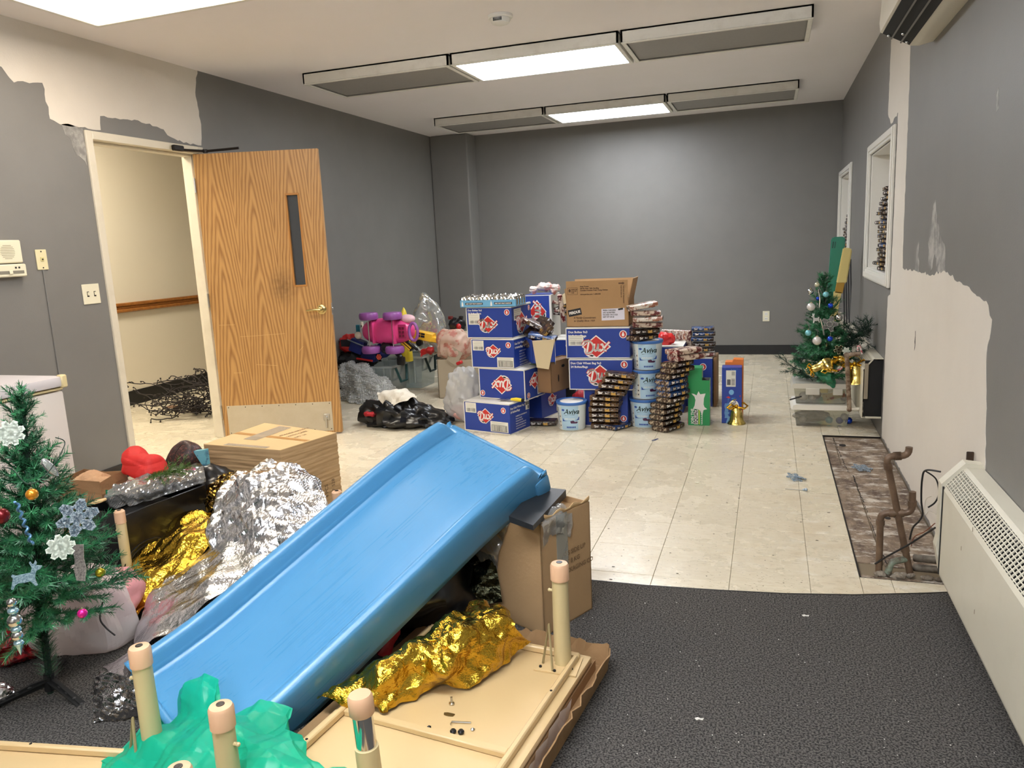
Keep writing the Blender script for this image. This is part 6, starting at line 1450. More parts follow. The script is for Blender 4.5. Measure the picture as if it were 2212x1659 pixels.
def deer(label, px, py, Y, s, mat, flip=1):
    p = at(px, py, Y=Y); b = MB(); b.prism([(flip*x*s, z*s) for x, z in DEER], -.002, .002, axis='y'); return tag(b.obj('deer_ornament', mat, None, False, loc=tuple(p), rot=(0, 0, .7)), label, 'ornament')
deer('blue-grey glitter leaping deer ornament on the near tree', 56, 1243, 1.36, .042, M('blue_grey_glitter', (104, 134, 148), .4, metal=.3, noise=(260, 1, .45, .55), col2=(160, 186, 196)))
p = at(32, 1340, Y=1.36); t = thing('drop_ornament', 'long silver-blue drop ornament of stacked balls on the near tree', 'ornament', tuple(p))
for i, (z, r_, w_) in enumerate(((.052, .013, 1), (.028, .010, 1.4), (0, .019, 1), (-.026, .011, 1.2), (-.044, .015, 1), (-.066, .010, 1.3))):
    b = MB(); b.sphere((0, 0, z), (r_*w_, r_*w_, r_), 16, 10); b.obj('bead', silverm if i % 2 == 0 else M('ice_blue_metal', (170, 205, 214), .25, metal=.8), t)
b = MB(); b.lathe([(.009, -.072), (.004, -.09), (0, -.104)], 10); b.obj('spike', M('ice_blue_metal'), t)
p = at(52, 1130, Y=1.36); t = thing('twist_ornament', 'thin blue twisted icicle ornament on the near tree', 'ornament', tuple(p), rot=(0, -.25, 0))
b = MB(); b.tube([(.004*math.cos(q*.9), .004*math.sin(q*.9), -.06+.003*q) for q in range(41)], .0035, 6); b.obj('twist', M('steel_blue', (70, 110, 140), .35, metal=.4), t)
p = at(172, 1215, Y=1.46); b = MB(); b.prism([(-.014, -.05), (.006, -.055), (.014, -.02), (.012, .01), (.016, .05), (-.014, .052), (-.010, .012), (-.016, -.02)], -.0015, .0015, axis='y'); tag(b.obj('ribbon_ornament', M('silver_glitter', (196, 192, 188), .3, metal=.7, noise=(240, 1), col2=(120, 116, 118)), None, False, loc=tuple(p), rot=(0, 0, .6)), 'silver glitter ribbon hanging on the right of the near tree', 'ornament')
p = at(108, 1010, Y=1.48); b = MB(); b.sphere((0, 0, 0), (.012, .012, .032), 12, 10); tag(b.obj('crystal_ornament', clear('crystal', body=.25, rough=.03), None, True, loc=tuple(p), rot=(.4, -.3, 0)), 'clear crystal drop ornament on the upper right of the near tree', 'ornament')
cable([at(*q[:2], Y=q[2]) for q in ((5, 1010, 1.38), (28, 1015, 1.36), (60, 1045, 1.35), (100, 1025, 1.40), (140, 960, 1.5), (120, 945, 1.48))], .0014, M('light_string_green', (16, 40, 28), .5), 'dark green fairy light string wound in the near tree', 'light_string')
red_g = M('red_glitter_cloth', (150, 16, 24), .35, metal=.3, noise=(60, 1, .45, .55), col2=(80, 6, 12)); p = at(15, 1435, Z=0)
b = blob((p.x-.05, p.y+.05, .04), (.15, .10, .06), 71, .03, 22, 44, 26, floor=.008); single('red_cloth', b, red_g, 'red glittery cloth on the carpet at the left edge', 'cloth', smooth=False)
p = at(10, 1515, Z=0); b = blob((p.x-.04, p.y, .02), (.07, .05, .025), 72, .012, 40, 30, 16, floor=.008); single('foil_scrap', b, M('silver_foil', (200, 202, 206), .14, metal=1), 'bit of crumpled silver foil at the left edge of the carpet', 'foil', smooth=False)

# small tree on the bins, with wreath and bells
silv = M('silver_foil')
YT = 5.82; b0 = at(1775, 812, Y=YT)
# storage bins
def bin_(label, x, y, z, rz, w, d, h, latch=False):
    t = thing('ornament_bin', label, 'bin', (x, y, z), rz, 'clear bins of ornaments'); b = MB(); i = .018
    A = [(-w/2+i, i, .002), (w/2-i, i, .002), (w/2-i, d-i, .002), (-w/2+i, d-i, .002)]; B = [(-w/2, 0, h), (w/2, 0, h), (w/2, d, h), (-w/2, d, h)]
    b.add(A+B, [(0, 3, 2, 1)]+[(k, (k+1) % 4, 4+(k+1) % 4, 4+k) for k in range(4)]); b.obj('tub', clear('bin_clear', tint=(226, 226, 218), body=.13, bcol=(196, 192, 178), rough=.2), t, False)
    b = MB(); b.prism([(-w/2-.018, h), (w/2+.018, h), (w/2+.006, h+.032), (w/2-.012, h+.036), (-w/2+.012, h+.036), (-w/2-.006, h+.032)], -.018, d+.018, axis='y'); b.obj('lid', M('milky_lid', (226, 222, 210), .35) if not latch else clear('milky_clear_lid', body=.75, bcol=(222, 218, 204), rough=.2), t, False)
    if latch:
        for x0_, x1_ in ((-w*.28, -w*.02), (w*.22, w*.40)):
            b = MB(); b.box(x0_, x1_, -.024, -.016, h-.045, h+.004, bev=.004); b.obj('latch', clear('milky_clear_lid'), t, False)
    return t
f1_ = at(1717, 922, Z=0); f2_ = at(1832, 922, Z=0); wB = (f2_-f1_).length+.01; xm = (f1_.x+f2_.x)/2
bin1 = bin_('clear ornament bin with a white lid on the floor by the radiator', xm, 5.67, 0, .02, wB, .28, .125)
bin2 = bin_('clear ornament bin with a latched milky lid, upper one of two', xm-.01, 5.68, .163, .0, wB-.01, .28, .115, True)
def loose_ball(label, x, y, z, r, m_): b = MB(); b.sphere((0, 0, 0), r, 16, 10); tag(b.obj('bauble', m_, None, True, loc=(x, y, z)), label, 'ornament', 'baubles inside the clear bins')
for i, (dx, z, r_, m_, nm) in enumerate(((.055, .035, .026, tealb, 'pale teal bauble in the lower bin'), (.125, .033, .025, blueb, 'left dark blue bauble in the lower bin'), (.155, .06, .026, pearl, 'pearl bauble between the blue ones in the lower bin'), (.185, .034, .025, blueb, 'right blue bauble in the lower bin'), (-.12, .035, .026, pearl, 'pearl bauble at the left in the lower bin'))):
    loose_ball(nm, xm+dx, 5.745, z, r_, m_)
b = blob((xm-.06, 5.80, .05), (.13, .07, .035), 81, .01, 40, 30, 18); single('paper', b, M('grey_paper', (150, 146, 134), .7), 'crumpled grey paper in the lower bin', 'paper', smooth=False)
for i, (dx, z, r_) in enumerate(((-.12, .20, .032), (-.06, .195, .028), (-.03, .215, .03), (.15, .195, .026))): loose_ball('silvery bauble in the upper bin, %s from the left' % ['first', 'second', 'third', 'fourth'][i], xm+dx, 5.76, z+.003, r_, pearl)
b = MB(); b.box(-.075, .075, 0, .003, -.02, .025, T=Matrix.Rotation(-.22, 4, 'Y')); tag(b.obj('gift_card', M('card_with_print', (214, 196, 150), .6, noise=(24, 1, .54, .58), col2=(170, 90, 60)), None, False, loc=(xm+.08, 5.715, .215)), 'yellowish printed card behind the front of the upper bin', 'card')
p = at(1709, 862, Y=5.6); b = MB(); b.tube([(0, 0, 0), (.08, .02, .022)], .005, 6); tag(b.obj('black_stick', black, None, True, loc=(p.x-.01, 5.62, p.z-.01)), 'short black stick poking out left between the two bins', 'stick')
topz = .163+.115+.037
tree2 = thing('christmas_tree', 'small green artificial tree with silver and blue baubles on the clear bins', 'christmas tree', (b0.x, YT, topz+.0), rot=(0, .0, 0))
H2 = at(1779, 590, Y=YT).z-topz; BM2 = BM
trunk(tree2, H2); make_tree(tree2, H2, .165, .03, BM, 15, seed=9, lens=BL)
def tb(label, px, py, r, m_, Y=YT-.17, hook=True): ball(label, px, py, Y, r, m_, None, hook)
tb('silver bauble high on the left of the small tree', 1752, 663, .028, pearl); tb('pale teal bauble near the top of the small tree', 1784, 636, .020, tealb, YT-.13); tb('pale gold bauble at the tip of the small tree', 1765, 615, .017, M('champagne', (206, 200, 170), .3, metal=.5), YT-.09)
tb('silver bauble at the middle bottom of the small tree', 1765, 736, .030, pearl, YT-.22); tb('teal bauble at the lower left of the small tree', 1746, 719, .021, tealb, YT-.2); tb('blue bauble at the lower right of the small tree', 1793, 732, .019, blueb, YT-.22); tb('clear silver bauble on the upper left edge of the small tree', 1751, 630, .022, silverm, YT-.08)
tb('silver bauble right of the small tree', 1812, 686, .026, silverm, YT-.12)
tb('small blue bauble in the middle of the small tree', 1794, 660, .018, blueb, YT-.12); tb('dark blue bauble on the upper part of the small tree', 1767, 645, .014, blueb, YT-.11)
deer('white glitter deer ornament on the small tree', 1762, 688, YT-.2, .04, M('white_glitter', (214, 214, 208), .4), -1)
flake('silver poinsettia ornament of five petals on the small tree', 1792, 700, YT-.2, .055, silverm, 5, .42)
cable([at(1768, 625, Y=YT-.12), at(1771, 645, Y=YT-.14), at(1770, 665, Y=YT-.16)], .004, silverm, 'silver icicle on the upper small tree', 'icicle_ornament')
cable([at(1772, 688, Y=YT-.2), at(1777, 705, Y=YT-.2), at(1780, 724, Y=YT-.21)], .005, silverm, 'silver twisted icicle in the middle of the small tree', 'icicle_ornament')
# dark garland heap right of the tree
BD = [[branch_mesh(l, 50+10*i+j, .028, 2+i, 600, needle2) for j in range(2)] for i, l in enumerate((.10, .16))]
def heap(label, name, cx_, cy_, cz_, rr, n, seed, meshes_, cat, dirf=None, box=(1, 1, 1)):
    t = thing(name, label, cat, (cx_, cy_, cz_)); r = random.Random(seed)
    for k in range(n):
        o = bpy.data.objects.new('sprig', meshes_[r.randrange(len(meshes_))][r.randrange(2)]); C.objects.link(o); o.parent = t
        o.location = (r.uniform(-1, 1)*rr*box[0], r.uniform(-1, 1)*rr*box[1], r.uniform(-.6, 1)*rr*box[2]); o.rotation_euler = Euler((r.uniform(-PI, PI), r.uniform(-1, .6), r.uniform(-PI, PI)), 'XYZ')
    return t
g = at(1850, 735, Y=5.92); heap('dark green garland heaped on the radiator right of the small tree', 'garland', g.x, 5.86, g.z, .075, 20, 3, BD, 'garland', box=(1.3, .9, .8))
g = at(1815, 765, Y=5.75); heap('dark green garland in front of the small tree holding bells', 'garland', g.x, 5.80, g.z, .09, 20, 5, BD, 'garland', box=(1.1, .7, .8))
g = at(1722, 800, Y=5.75); heap('end of dark garland drooping over the left of the upper bin', 'garland', g.x, 5.78, g.z+.02, .04, 7, 6, BD, 'garland')
for (px, py, lab, s, ro) in ((1776, 790, 'pale gold bell lying on its side left in the garland', .9, (0, -1.9, .3)), (1786, 786, 'gold bell facing outward with its dark mouth showing', 1.0, (PI/2+.3, 0, .2)), (1812, 778, 'gold bell half hidden in the garland behind the brown pipe', .85, (1.2, .4, 0))):
    p = at(px, py, Y=5.64); bell(lab, tuple(p), s*.8, ro)
p = at(1850, 827, Y=5.60); bell('gold bell with a bow hanging right of the brown pipe', tuple(p), 1.15, (0, -.12, 0))
p = at(1812, 755, Y=5.62); snowflake('cream star ornament on the garland', tuple(p), (PI/2, .3, 0), .032, M('cream_star', (228, 222, 180), .5), None, 5, fat=.55)
p = at(1828, 758, Y=5.62); snowflake('small white flower ornament above the brown pipe', tuple(p), (PI/2, .1, .3), .028, snow, None, 6, fat=.3)
cable([at(1862, 765, Y=5.62), at(1858, 750, Y=5.62), at(1853, 748, Y=5.62), at(1853, 758, Y=5.62)], .006, M('candy_stripe', (206, 90, 100), .4, noise=(70, 1, .48, .52), col2=(232, 222, 214)), 'pink and white candy cane on the garland', 'candy_cane')
cable([at(1797, 802, Y=5.60), at(1810, 800, Y=5.60), at(1818, 795, Y=5.60), at(1822, 786, Y=5.6)], .006, M('candy_stripe'), 'pink candy cane lying behind the green stocking', 'candy_cane')
p = at(1790, 815, Y=5.62)
ctrl = [[at(1758, 806, Y=5.66), at(1775, 802, Y=5.66), at(1790, 800, Y=5.68), at(1800, 803, Y=5.7)], [at(1765, 814, Y=5.63), at(1778, 812, Y=5.60), at(1793, 810, Y=5.60), at(1804, 815, Y=5.64)], [at(1775, 820, Y=5.64), at(1785, 822, Y=5.61), at(1797, 825, Y=5.61), at(1804, 830, Y=5.65)], [at(1790, 832, Y=5.66), at(1794, 834, Y=5.65), at(1798, 837, Y=5.65), at(1801, 838, Y=5.66)]]
b = patch(ctrl, 26, 26, 5, .010, 24, .02); single('stocking', b, M('green_satin', (30, 110, 76), .4), 'green satin stocking hanging over the front of the upper bin', 'stocking')
# pipes by the far radiator
t = thing('pipe', 'brown pipe standing upright beside the clear bins with a bend at both ends', 'pipe', tuple(at(1836, 885, Y=5.55)))
P0 = t.location.copy(); rel = [at(*q, Y=5.55)-P0 for q in ((1858, 764), (1829, 767), (1835, 884), (1870, 884))]
b = MB(); b.tube(pipe_run(rel[:3], .014, .02), .015, 10); b.obj('upright', copper2, t)
b = MB(); b.tube([rel[2], at(1893, 882, Y=5.55)-P0], .013, 10); b.obj('lower_run', M('cream_painted_pipe', (206, 200, 184), .5), t)
b = MB(); b.tube([at(1893, 882, Y=5.55)-P0, at(1881, 858, Y=6.1)-P0], .013, 10); b.sphere(tuple(at(1893, 882, Y=5.55)-P0), .017, 10, 8); b.obj('return_run', M('cream_painted_pipe'), t)
for q in (rel[1], rel[2]): b = MB(); b.sphere(tuple(q), .019, 12, 8); b.obj('elbow', copper2, t)
# plastic panels leaning at the wall behind the small tree
gp = M('green_play_panel', (38, 124, 98), .4); yp = M('yellow_play_panel', (212, 192, 120), .45); Yv = 6.95
def slab(label, pts, Y, th, mat, z_off=0, holes=None):
    q = [at(x, y, Y=Y) for x, y in pts]; b = MB(); base = q[0]
    bm = bmesh.new(); vs = [bm.verts.new((p.x-base.x, 0, p.z-base.z)) for p in q]; f = bm.faces.new(vs); r = bmesh.ops.extrude_face_region(bm, geom=[f])
    for v in r['geom']:
        if isinstance(v, bmesh.types.BMVert): v.co.y += th
    bmesh.ops.bevel(bm, geom=bm.edges[:], offset=.008, segments=2, affect='EDGES'); bm.verts.index_update()
    t = thing('play_panel', label, 'panel', tuple(base)); b.add([tuple(v.co) for v in bm.verts], [tuple(v.index for v in f_.verts) for f_ in bm.faces]); bm.free(); b.obj('panel', mat, t)
    for h in holes or []:
        c = [at(x, y, Y=Y) for x, y in h]; b = MB(); b.add([(p.x-base.x, -.001, p.z-base.z) for p in c], [tuple(range(len(c)))]); b.obj('slot', M('green_dark', (18, 70, 56), .5), t, False)
    return t
gpan = slab('green moulded plastic panel leaning against the wall behind the small tree', [(1760, 843), (1785, 843), (1806, 680), (1827, 515), (1823, 511), (1800, 512), (1796, 516), (1784, 680)], Yv, .05, gp, holes=[[(1799, 522), (1802, 522), (1800, 536), (1797, 536)], [(1804, 522), (1806, 522), (1804, 536), (1802, 536)]])
ypan = slab('yellow moulded plastic panel leaning right of the green panel', [(1807, 612), (1829, 612), (1841, 540), (1838, 536), (1822, 535)], Yv-.12, .05, yp)
for n_, pts, m_ in (('lower_panel', [(1772, 849), (1788, 849), (1812, 660), (1818, 632), (1802, 630), (1794, 680)], yp), ('joint', [(1804, 632), (1820, 634), (1825, 611), (1808, 611)], M('mustard_plastic', (168, 128, 40), .45))):
    q = [at(x, y, Y=Yv-.12)-ypan.location for x, y in pts]; b = MB(); b.prism([(p.x, p.z) for p in q], .004, .046, axis='y'); b.obj(n_, m_, ypan, False)
dk2 = M('dark_grey_slats', (62, 62, 64), .5)
t = thing('slatted_rack', 'dark grey slatted rack leaning on the wall behind the yellow panels', 'rack', tuple(at(1830, 690, Y=7.3)))
for k in range(5):
    o_ = t.location; b = MB(); x0_ = at(1822+5*k, 560, Y=7.3+.12*k)-o_; x1_ = at(1824+5*k, 700, Y=7.3+.12*k)-o_; b.tube([x0_, x1_], .008, 6); b.obj('slat', dk2, t)

# ================================================================== foreground: blue slide
sl_mat = bpy.data.materials.new('blue_moulded_plastic'); sl_mat.use_nodes = True
def _slide_mat():
    N = sl_mat.node_tree.nodes; L = sl_mat.node_tree.links; b = N['Principled BSDF']; b.inputs['Base Color'].default_value = lin((74, 146, 210)); b.inputs['Specular IOR Level'].default_value = .5
    tc = N.new('ShaderNodeTexCoord'); mp = N.new('ShaderNodeMapping'); mp.inputs['Scale'].default_value = (130, 2.2, 130); L.new(tc.outputs['Object'], mp.inputs[0])
    n = N.new('ShaderNodeTexNoise'); n.inputs['Scale'].default_value = 1; n.inputs['Detail'].default_value = 3; L.new(mp.outputs[0], n.inputs[0])
    n2 = N.new('ShaderNodeTexNoise'); n2.inputs['Scale'].default_value = 3; L.new(tc.outputs['Object'], n2.inputs[0])
    mu = N.new('ShaderNodeMath'); mu.operation = 'MULTIPLY'; L.new(n.outputs[0], mu.inputs[0]); L.new(n2.outputs[0], mu.inputs[1])
    r = N.new('ShaderNodeMapRange'); r.inputs[1].default_value = .15; r.inputs[2].default_value = .42; r.inputs[3].default_value = .26; r.inputs[4].default_value = .46; L.new(mu.outputs[0], r.inputs[0]); L.new(r.outputs[0], b.inputs['Roughness'])
    mx = N.new('ShaderNodeMix'); mx.data_type = 'RGBA'; mx.inputs[6].default_value = lin((76, 140, 184)); mx.inputs[7].default_value = lin((110, 162, 198))
    r3 = N.new('ShaderNodeMapRange'); r3.inputs[1].default_value = .28; r3.inputs[2].default_value = .5; r3.inputs[4].default_value = .22; L.new(mu.outputs[0], r3.inputs[0]); L.new(r3.outputs[0], mx.inputs[0]); L.new(mx.outputs[2], b.inputs['Base Color'])
    bp = N.new('ShaderNodeBump'); bp.inputs['Strength'].default_value = .12; bp.inputs['Distance'].default_value = .002; L.new(n.outputs[0], bp.inputs['Height']); L.new(bp.outputs[0], b.inputs['Normal'])
_slide_mat()
# frame of the chute: origin at the low left crest, l up the slope, r across, u out of the bed
SBL, STL, STR, SBR = Vector((-1.83, 1.65, .17)), Vector((-1.245, 2.655, .735)), Vector((-.80, 2.455, .615)), Vector((-1.385, 1.455, .055))
l_ = ((STL-SBL)+(STR-SBR)); SL = l_.length/2; l_.normalize(); r_v = ((STR-STL)+(SBR-SBL)); SW = r_v.length/2; r_v = (r_v-l_*r_v.dot(l_)).normalized(); u_v = r_v.cross(l_)
SM = Matrix.Identity(4)
for i in range(3): SM[i][0] = r_v[i]; SM[i][1] = l_[i]; SM[i][2] = u_v[i]; SM[i][3] = SBL[i]
slide = thing('slide', 'big blue moulded plastic slide leaning up on a cardboard box', 'slide', tuple(SBL)); slide.matrix_world = SM
W = SW
# cross-section: skirt, rounded rail, bed, rail, skirt
prof = [(.0, -.165), (-.006, -.08), (-.002, -.018), (.010, -.004), (.026, -.001), (.040, -.010), (.050, -.030), (.060, -.050), (.080, -.060), (W*.5, -.064), (W-.080, -.060), (W-.060, -.050), (W-.050, -.030), (W-.040, -.010), (W-.026, -.001), (W-.010, -.004), (W+.002, -.018), (W+.006, -.08), (.0+W, -.165)]
def fine(pr, k=3):
    out = []
    for i in range(len(pr)-1):
        p0, p1, p2, p3 = [np.array(pr[j]) for j in (max(i-1, 0), i, i+1, min(i+2, len(pr)-1))]
        for q in range(k):
            f = q/k; out.append(tuple(.5*((2*p1)+(-p0+p2)*f+(2*p0-5*p1+4*p2-p3)*f*f+(-p0+3*p1-3*p2+p3)*f**3)))
    out.append(pr[-1]); return out
prof = fine(prof, 3); rows = []
NS = 90
for j in range(NS+1):
    y = -.03+(SL+.10)*j/NS
    bend = 0.0
    if y > SL-.34: bend = -.28*(y-(SL-.34))**2
    if y < .30: bend = .35*(.30-y)**2
    # rails die away before the top lip and round off at the foot
    k = 1.0
    if y > SL+.0: k = math.sqrt(max(0, 1-((y-SL)/.028)**2)) if y < SL+.028 else 0
    row = []
    for (x, z) in prof:
        zz = z
        if z > -.062 and k < 1: zz = -.062+(z+.062)*k**.6 if k > 0 else -.062
        if z < -.062 and (x < .01 or x > W-.01): zz = z*(1-.35*(1-k))
        # the waist narrows a little towards the middle
        row.append((x, y, zz+bend))
    rows.append(row)
b = MB(); b.grid(rows)
o = b.obj('chute', sl_mat, slide, 'all')
md = o.modifiers.new('wall', 'SOLIDIFY'); md.thickness = .006; md.offset = -1
y = SL+.07; be = -.28*(y-(SL-.34))**2
b = MB(); b.tube([(.012, y-.004, -.066+be), (W*.5, y, -.070+be), (W-.012, y-.004, -.066+be)], .010, 10); b.obj('lip', sl_mat, slide, 'all')
b = MB(); b.box(W-.05, W+.012, SL+.0, SL+.075, -.165+be+.01, -.068+be, bev=.014); b.obj('hook_end', sl_mat, slide); b = MB(); b.box(-.008, .04, SL+.0, SL+.07, -.135+be, -.068+be, bev=.014); b.obj('hook_end', sl_mat, slide)
b = MB(); y = -.03; b.tube([(.012, y, -.06+.035), (W*.5, y-.006, -.03), (W-.012, y, -.06+.035)], .012, 10); b.obj('foot_lip', sl_mat, slide, 'all')

# ------------------------------------------------------------------ upturned children's tables
tabm = M('table_underside', (206, 178, 130), .42, noise=(2, .3), col2=(196, 168, 120)); legm = M('beige_metal_leg', (198, 180, 134), .38); capm = M('tan_plastic_cap', (214, 172, 136), .4); chrome = M('chrome', (214, 214, 212), .10, metal=1)
def table(label, K, psi, w, d, zt, legs, rib=None, group="upturned children's tables"):
    """K = far right corner of the top; w to the left, d towards the viewer; zt = height of the upturned underside"""
    t = thing('upturned_table', label, 'table', (K[0], K[1], 0), psi, group)
    b = MB(); b.box(-w, 0, -d, 0, zt-.022, zt, bev=.008); b.obj('tabletop', tabm, t)
    b = MB(); i = .028; h = .022; e = .018
    for bx in ((-w+i, -i, -i-e, -i), (-w+i, -i, -d+i, -d+i+e), (-w+i, -w+i+e, -d+i+e, -i-e), (-i-e, -i, -d+i+e, -i-e)):
        b = MB(); b.box(bx[0], bx[1], bx[2], bx[3], zt, zt+h, bev=.004); b.obj('apron_rail', tabm, t)
        cx2, cy2 = (bx[0]+bx[1])/2, (bx[2]+bx[3])/2
    for q in ((-i-e/2, -d*.22), (-i-e/2, -d*.55), (-w+i+e/2, -d*.6), (-w*.4, -i-e/2), (-w*.75, -i-e/2)):
        b = MB(); b.lathe([(.004, 0), (.004, .001)], 10, Matrix.Translation((q[0], q[1], zt+h))); b.obj('screw_hole', dk, t, False)
    if rib: b = MB(); b.box(-w+i+e, -i-e, rib-.012, rib+.012, zt, zt+.018, bev=.003); b.obj('cross_rib', tabm, t)
    for (lx, ly, h_, tilt, style) in legs:
        lg = thing('leg', None, None, (lx, ly, zt+.001), rot=tilt); lg.parent = t
        if style == 'chrome':
            b = MB(); b.lathe([(.028, 0), (.0275, h_-.13)], 24); b.obj('tube', legm, lg)
            b = MB(); b.lathe([(.0235, h_-.13), (.0235, h_-.045)], 24); b.obj('chrome_band', chrome, lg)
            b = MB(); b.lathe([(.026, h_-.05), (.029, h_-.046), (.029, h_-.008), (.025, h_-.001), (0, h_)], 24); b.obj('cap', capm, lg)
        else:
            b = MB(); b.lathe([(.027, 0), (.025, h_-.056)], 24); b.obj('tube', legm, lg)
            b = MB(); b.lathe([(.0250, h_-.0555), (.0285, h_-.055), (.0285, h_-.010), (.025, h_-.003), (.010, h_)], 28); b.obj('cap', capm, lg)
            b = MB(); b.lathe([(.010, h_-.002), (.0095, h_+.0015), (.005, h_+.002), (0, h_+.001)], 14); b.obj('glide', black, lg)
            b = MB(); b.tube([(-.02, 0, h_-.095), (-.036, 0, h_-.095)], .0045, 8); b.sphere((-.036, 0, h_-.095), .0055, 8, 6); b.obj('button', legm, lg)
            b = MB(); b.prism([(-.07, -.07), (.065, -.06), (.05, .045), (-.02, .06)], .0, .004); b.obj('bracket_plate', tabm, lg, False)
            b = MB()
            for s in (-1, 1): b.tube([(-.055*1, -.03+.0*s, .006), (-.034, -.02, .135), (-.012, -.058, .006)], .004, 6)
            b.obj('wire_brace', legm, lg)
            for (qx, qy) in ((-.055, -.05), (-.005, -.058), (.04, -.03), (.035, .03)):
                b = MB(); b.sphere((qx, qy, .006), .005, 8, 6); b.obj('bolt', darkm, lg)
    return t
K = at(1279, 1417, Z=.085); Kb = at(1122, 1659, Z=.085); psi = math.atan2(-(Kb.x-K.x), -(Kb.y-K.y))*-1
psi = -math.atan2((K.x-Kb.x), (K.y-Kb.y))
def tl_(px, py, z, K=K, psi=psi):
    p = at(px, py, Z=z); dx, dy = p.x-K.x, p.y-K.y; c, s = math.cos(-psi), math.sin(-psi); return (dx*c-dy*s, dx*s+dy*c)
l1 = tl_(1216, 1430, .09); 
l3 = tl_(812, 1760, .09)
table('upturned beige table under the slide lying on flattened cardboard', (K.x, K.y), psi, .60, 1.15, .085, [(l1[0], l1[1], .335, (0, 0, 0), 'plain'), (l3[0]-.0, l3[1], .31, (0, -.05, 0), 'chrome')], rib=tl_(950, 1592, .09)[1])
TA = (K, psi)
t = thing('cardboard_tray', 'flattened cardboard packaging with curled edges under the upturned table', 'cardboard', (K.x, K.y, 0), psi)
kr2 = M('raw_kraft', (158, 124, 84), .85, noise=(4, .4), col2=(132, 100, 66), bump=(60, .2))
b = MB(); b.box(-.68, .03, -1.2, .06, .008, .02); b.box(-.66, .0, -1.15, .03, .02, .055); b.obj('sheet', kr2, t, False)
def wavy(p, q, z0_, z1_, out, n, seed):
    r = random.Random(seed); rows_ = [[], [], []]
    for k in range(n+1):
        f = k/n; x = p[0]+(q[0]-p[0])*f; y_ = p[1]+(q[1]-p[1])*f; j = r.uniform(-.006, .006)
        rows_[0].append((x, y_, z0_)); rows_[1].append((x+out[0]*.6+j, y_+out[1]*.6, (z0_+z1_)/2+.006)); rows_[2].append((x+out[0]+j, y_+out[1]+j, z1_+r.uniform(-.008, .008)))
    return rows_
for (p, q, out, sd) in (((.03, .06), (.03, -1.2), (.018, 0), 1), ((-.5, .06), (.03, .06), (0, .02), 2)):
    b = MB(); b.grid(wavy(p, q, .01, .085, out, 36, sd)); o = b.obj('curled_edge', kr2, t, False); o.modifiers.new('th', 'SOLIDIFY').thickness = .004
b = MB(); b.grid(wavy((.012, -.25), (.012, -1.15), .03, .088, (.008, 0), 30, 6)); b.obj('film_strip', M('white_foam_film', (222, 216, 214), .5), t, False)
# hardware lying on the upturned table
zt_ = .0862
def small(px, py, z=zt_): p = at(px, py, Z=z); return (p.x, p.y, z)
o = small(976, 1521); t = thing('bolt', 'small silver bolt standing on its head on the upturned table', 'bolt', o); b = MB(); b.lathe([(.008, 0), (.008, .004), (.004, .005), (.0035, .022), (0, .023)], 12); b.obj('shank', steel, t)
o = small(970, 1544); b = MB(); b.prism([(-.014, -.004), (-.006, -.006), (.006, -.006), (.014, -.004), (.016, .004), (.006, .005), (-.006, .006), (-.016, .003)], 0, .003); tag(b.obj('bracket', M('old_brass_bracket', (120, 104, 66), .4, metal=.8), None, False, loc=o), 'small flat metal bracket on the upturned table', 'bracket')
o = small(985, 1562); t = thing('hex_key', 'L-shaped hex key on the upturned table', 'hex key', o, .1); b = MB(); b.tube([(-.012, -.012, .003), (-.012, 0, .003), (.042, .004, .003)], .0022, 6); b.obj('key', steel, t)
for px, py, n_ in ((979, 1583, 'left black round knob on the upturned table'), (996, 1584, 'right black round knob on the upturned table')):
    t = thing('knob', n_, 'knob', small(px, py)); b = MB(); b.lathe([(.0, 0), (.008, .0005), (.009, .006), (.006, .010), (0, .011)], 14); b.obj('knob_body', black, t)
for px, py, n_ in ((927, 1572, 'dark screw left of the hex key on the upturned table'), (918, 1580, 'dark flat washer by the left screw on the upturned table'), (1021, 1577, 'pale small nut right of the hex key')):
    t = thing('screw', n_, 'screw', small(px, py)); b = MB(); b.lathe([(.005, 0), (.006, .003), (.003, .005), (0, .008)], 10); b.obj('screw_head', darkm if 'dark' in n_ else steel, t)
# other upturned tables at the bottom left
K2 = at(366, 1606, Z=.067); Ka = at(0, 1583, Z=.067); ps2 = math.atan2(K2.y-Ka.y, K2.x-Ka.x); l2_ = tl_(336, 1640, .045, K2, ps2)
table('upturned beige table at the bottom left edge, one leg beside the slide foot', (K2.x, K2.y), ps2, 1.0, .75, .045, [(l2_[0], l2_[1], .335, (0, 0, 0), 'plain')])
p4 = at(476, 1522, Z=.385); p5 = at(385, 1657, Z=.30)
table('upturned beige table under the green plastic sheet', (p4.x+.07, p4.y+.03), 0.0, .42, .62, .065, [(-.07, -.03, .32, (0, 0, PI), 'plain'), (p5.x-p4.x-.07, p5.y-p4.y-.03, .235, (0, 0, 0), 'plain')])
for (px, py, Z_, lab) in ((727, 1060, .385, 'beige table leg tip showing above the slide rail'), (257, 1102, .375, 'beige table leg standing at the end of the black glossy box')):
    p = at(px, py, Z=Z_); t = thing('table_leg', lab, 'table leg', (p.x, p.y, .007)); h_ = Z_-.007
    b = MB(); b.lathe([(.020, 0), (.020, h_-.056)], 20); b.obj('tube', legm, t); b = MB(); b.lathe([(.0215, h_-.055), (.0215, h_-.006), (.016, h_), (0, h_)], 20); b.obj('cap', capm, t); b = MB(); b.lathe([(.008, h_), (.009, h_+.002), (0, h_+.003)], 12); b.obj('glide', black, t)
    b = MB(); b.tube([(-.015, 0, h_-.09), (-.03, 0, h_-.09)], .0045, 8); b.obj('button', legm, t)

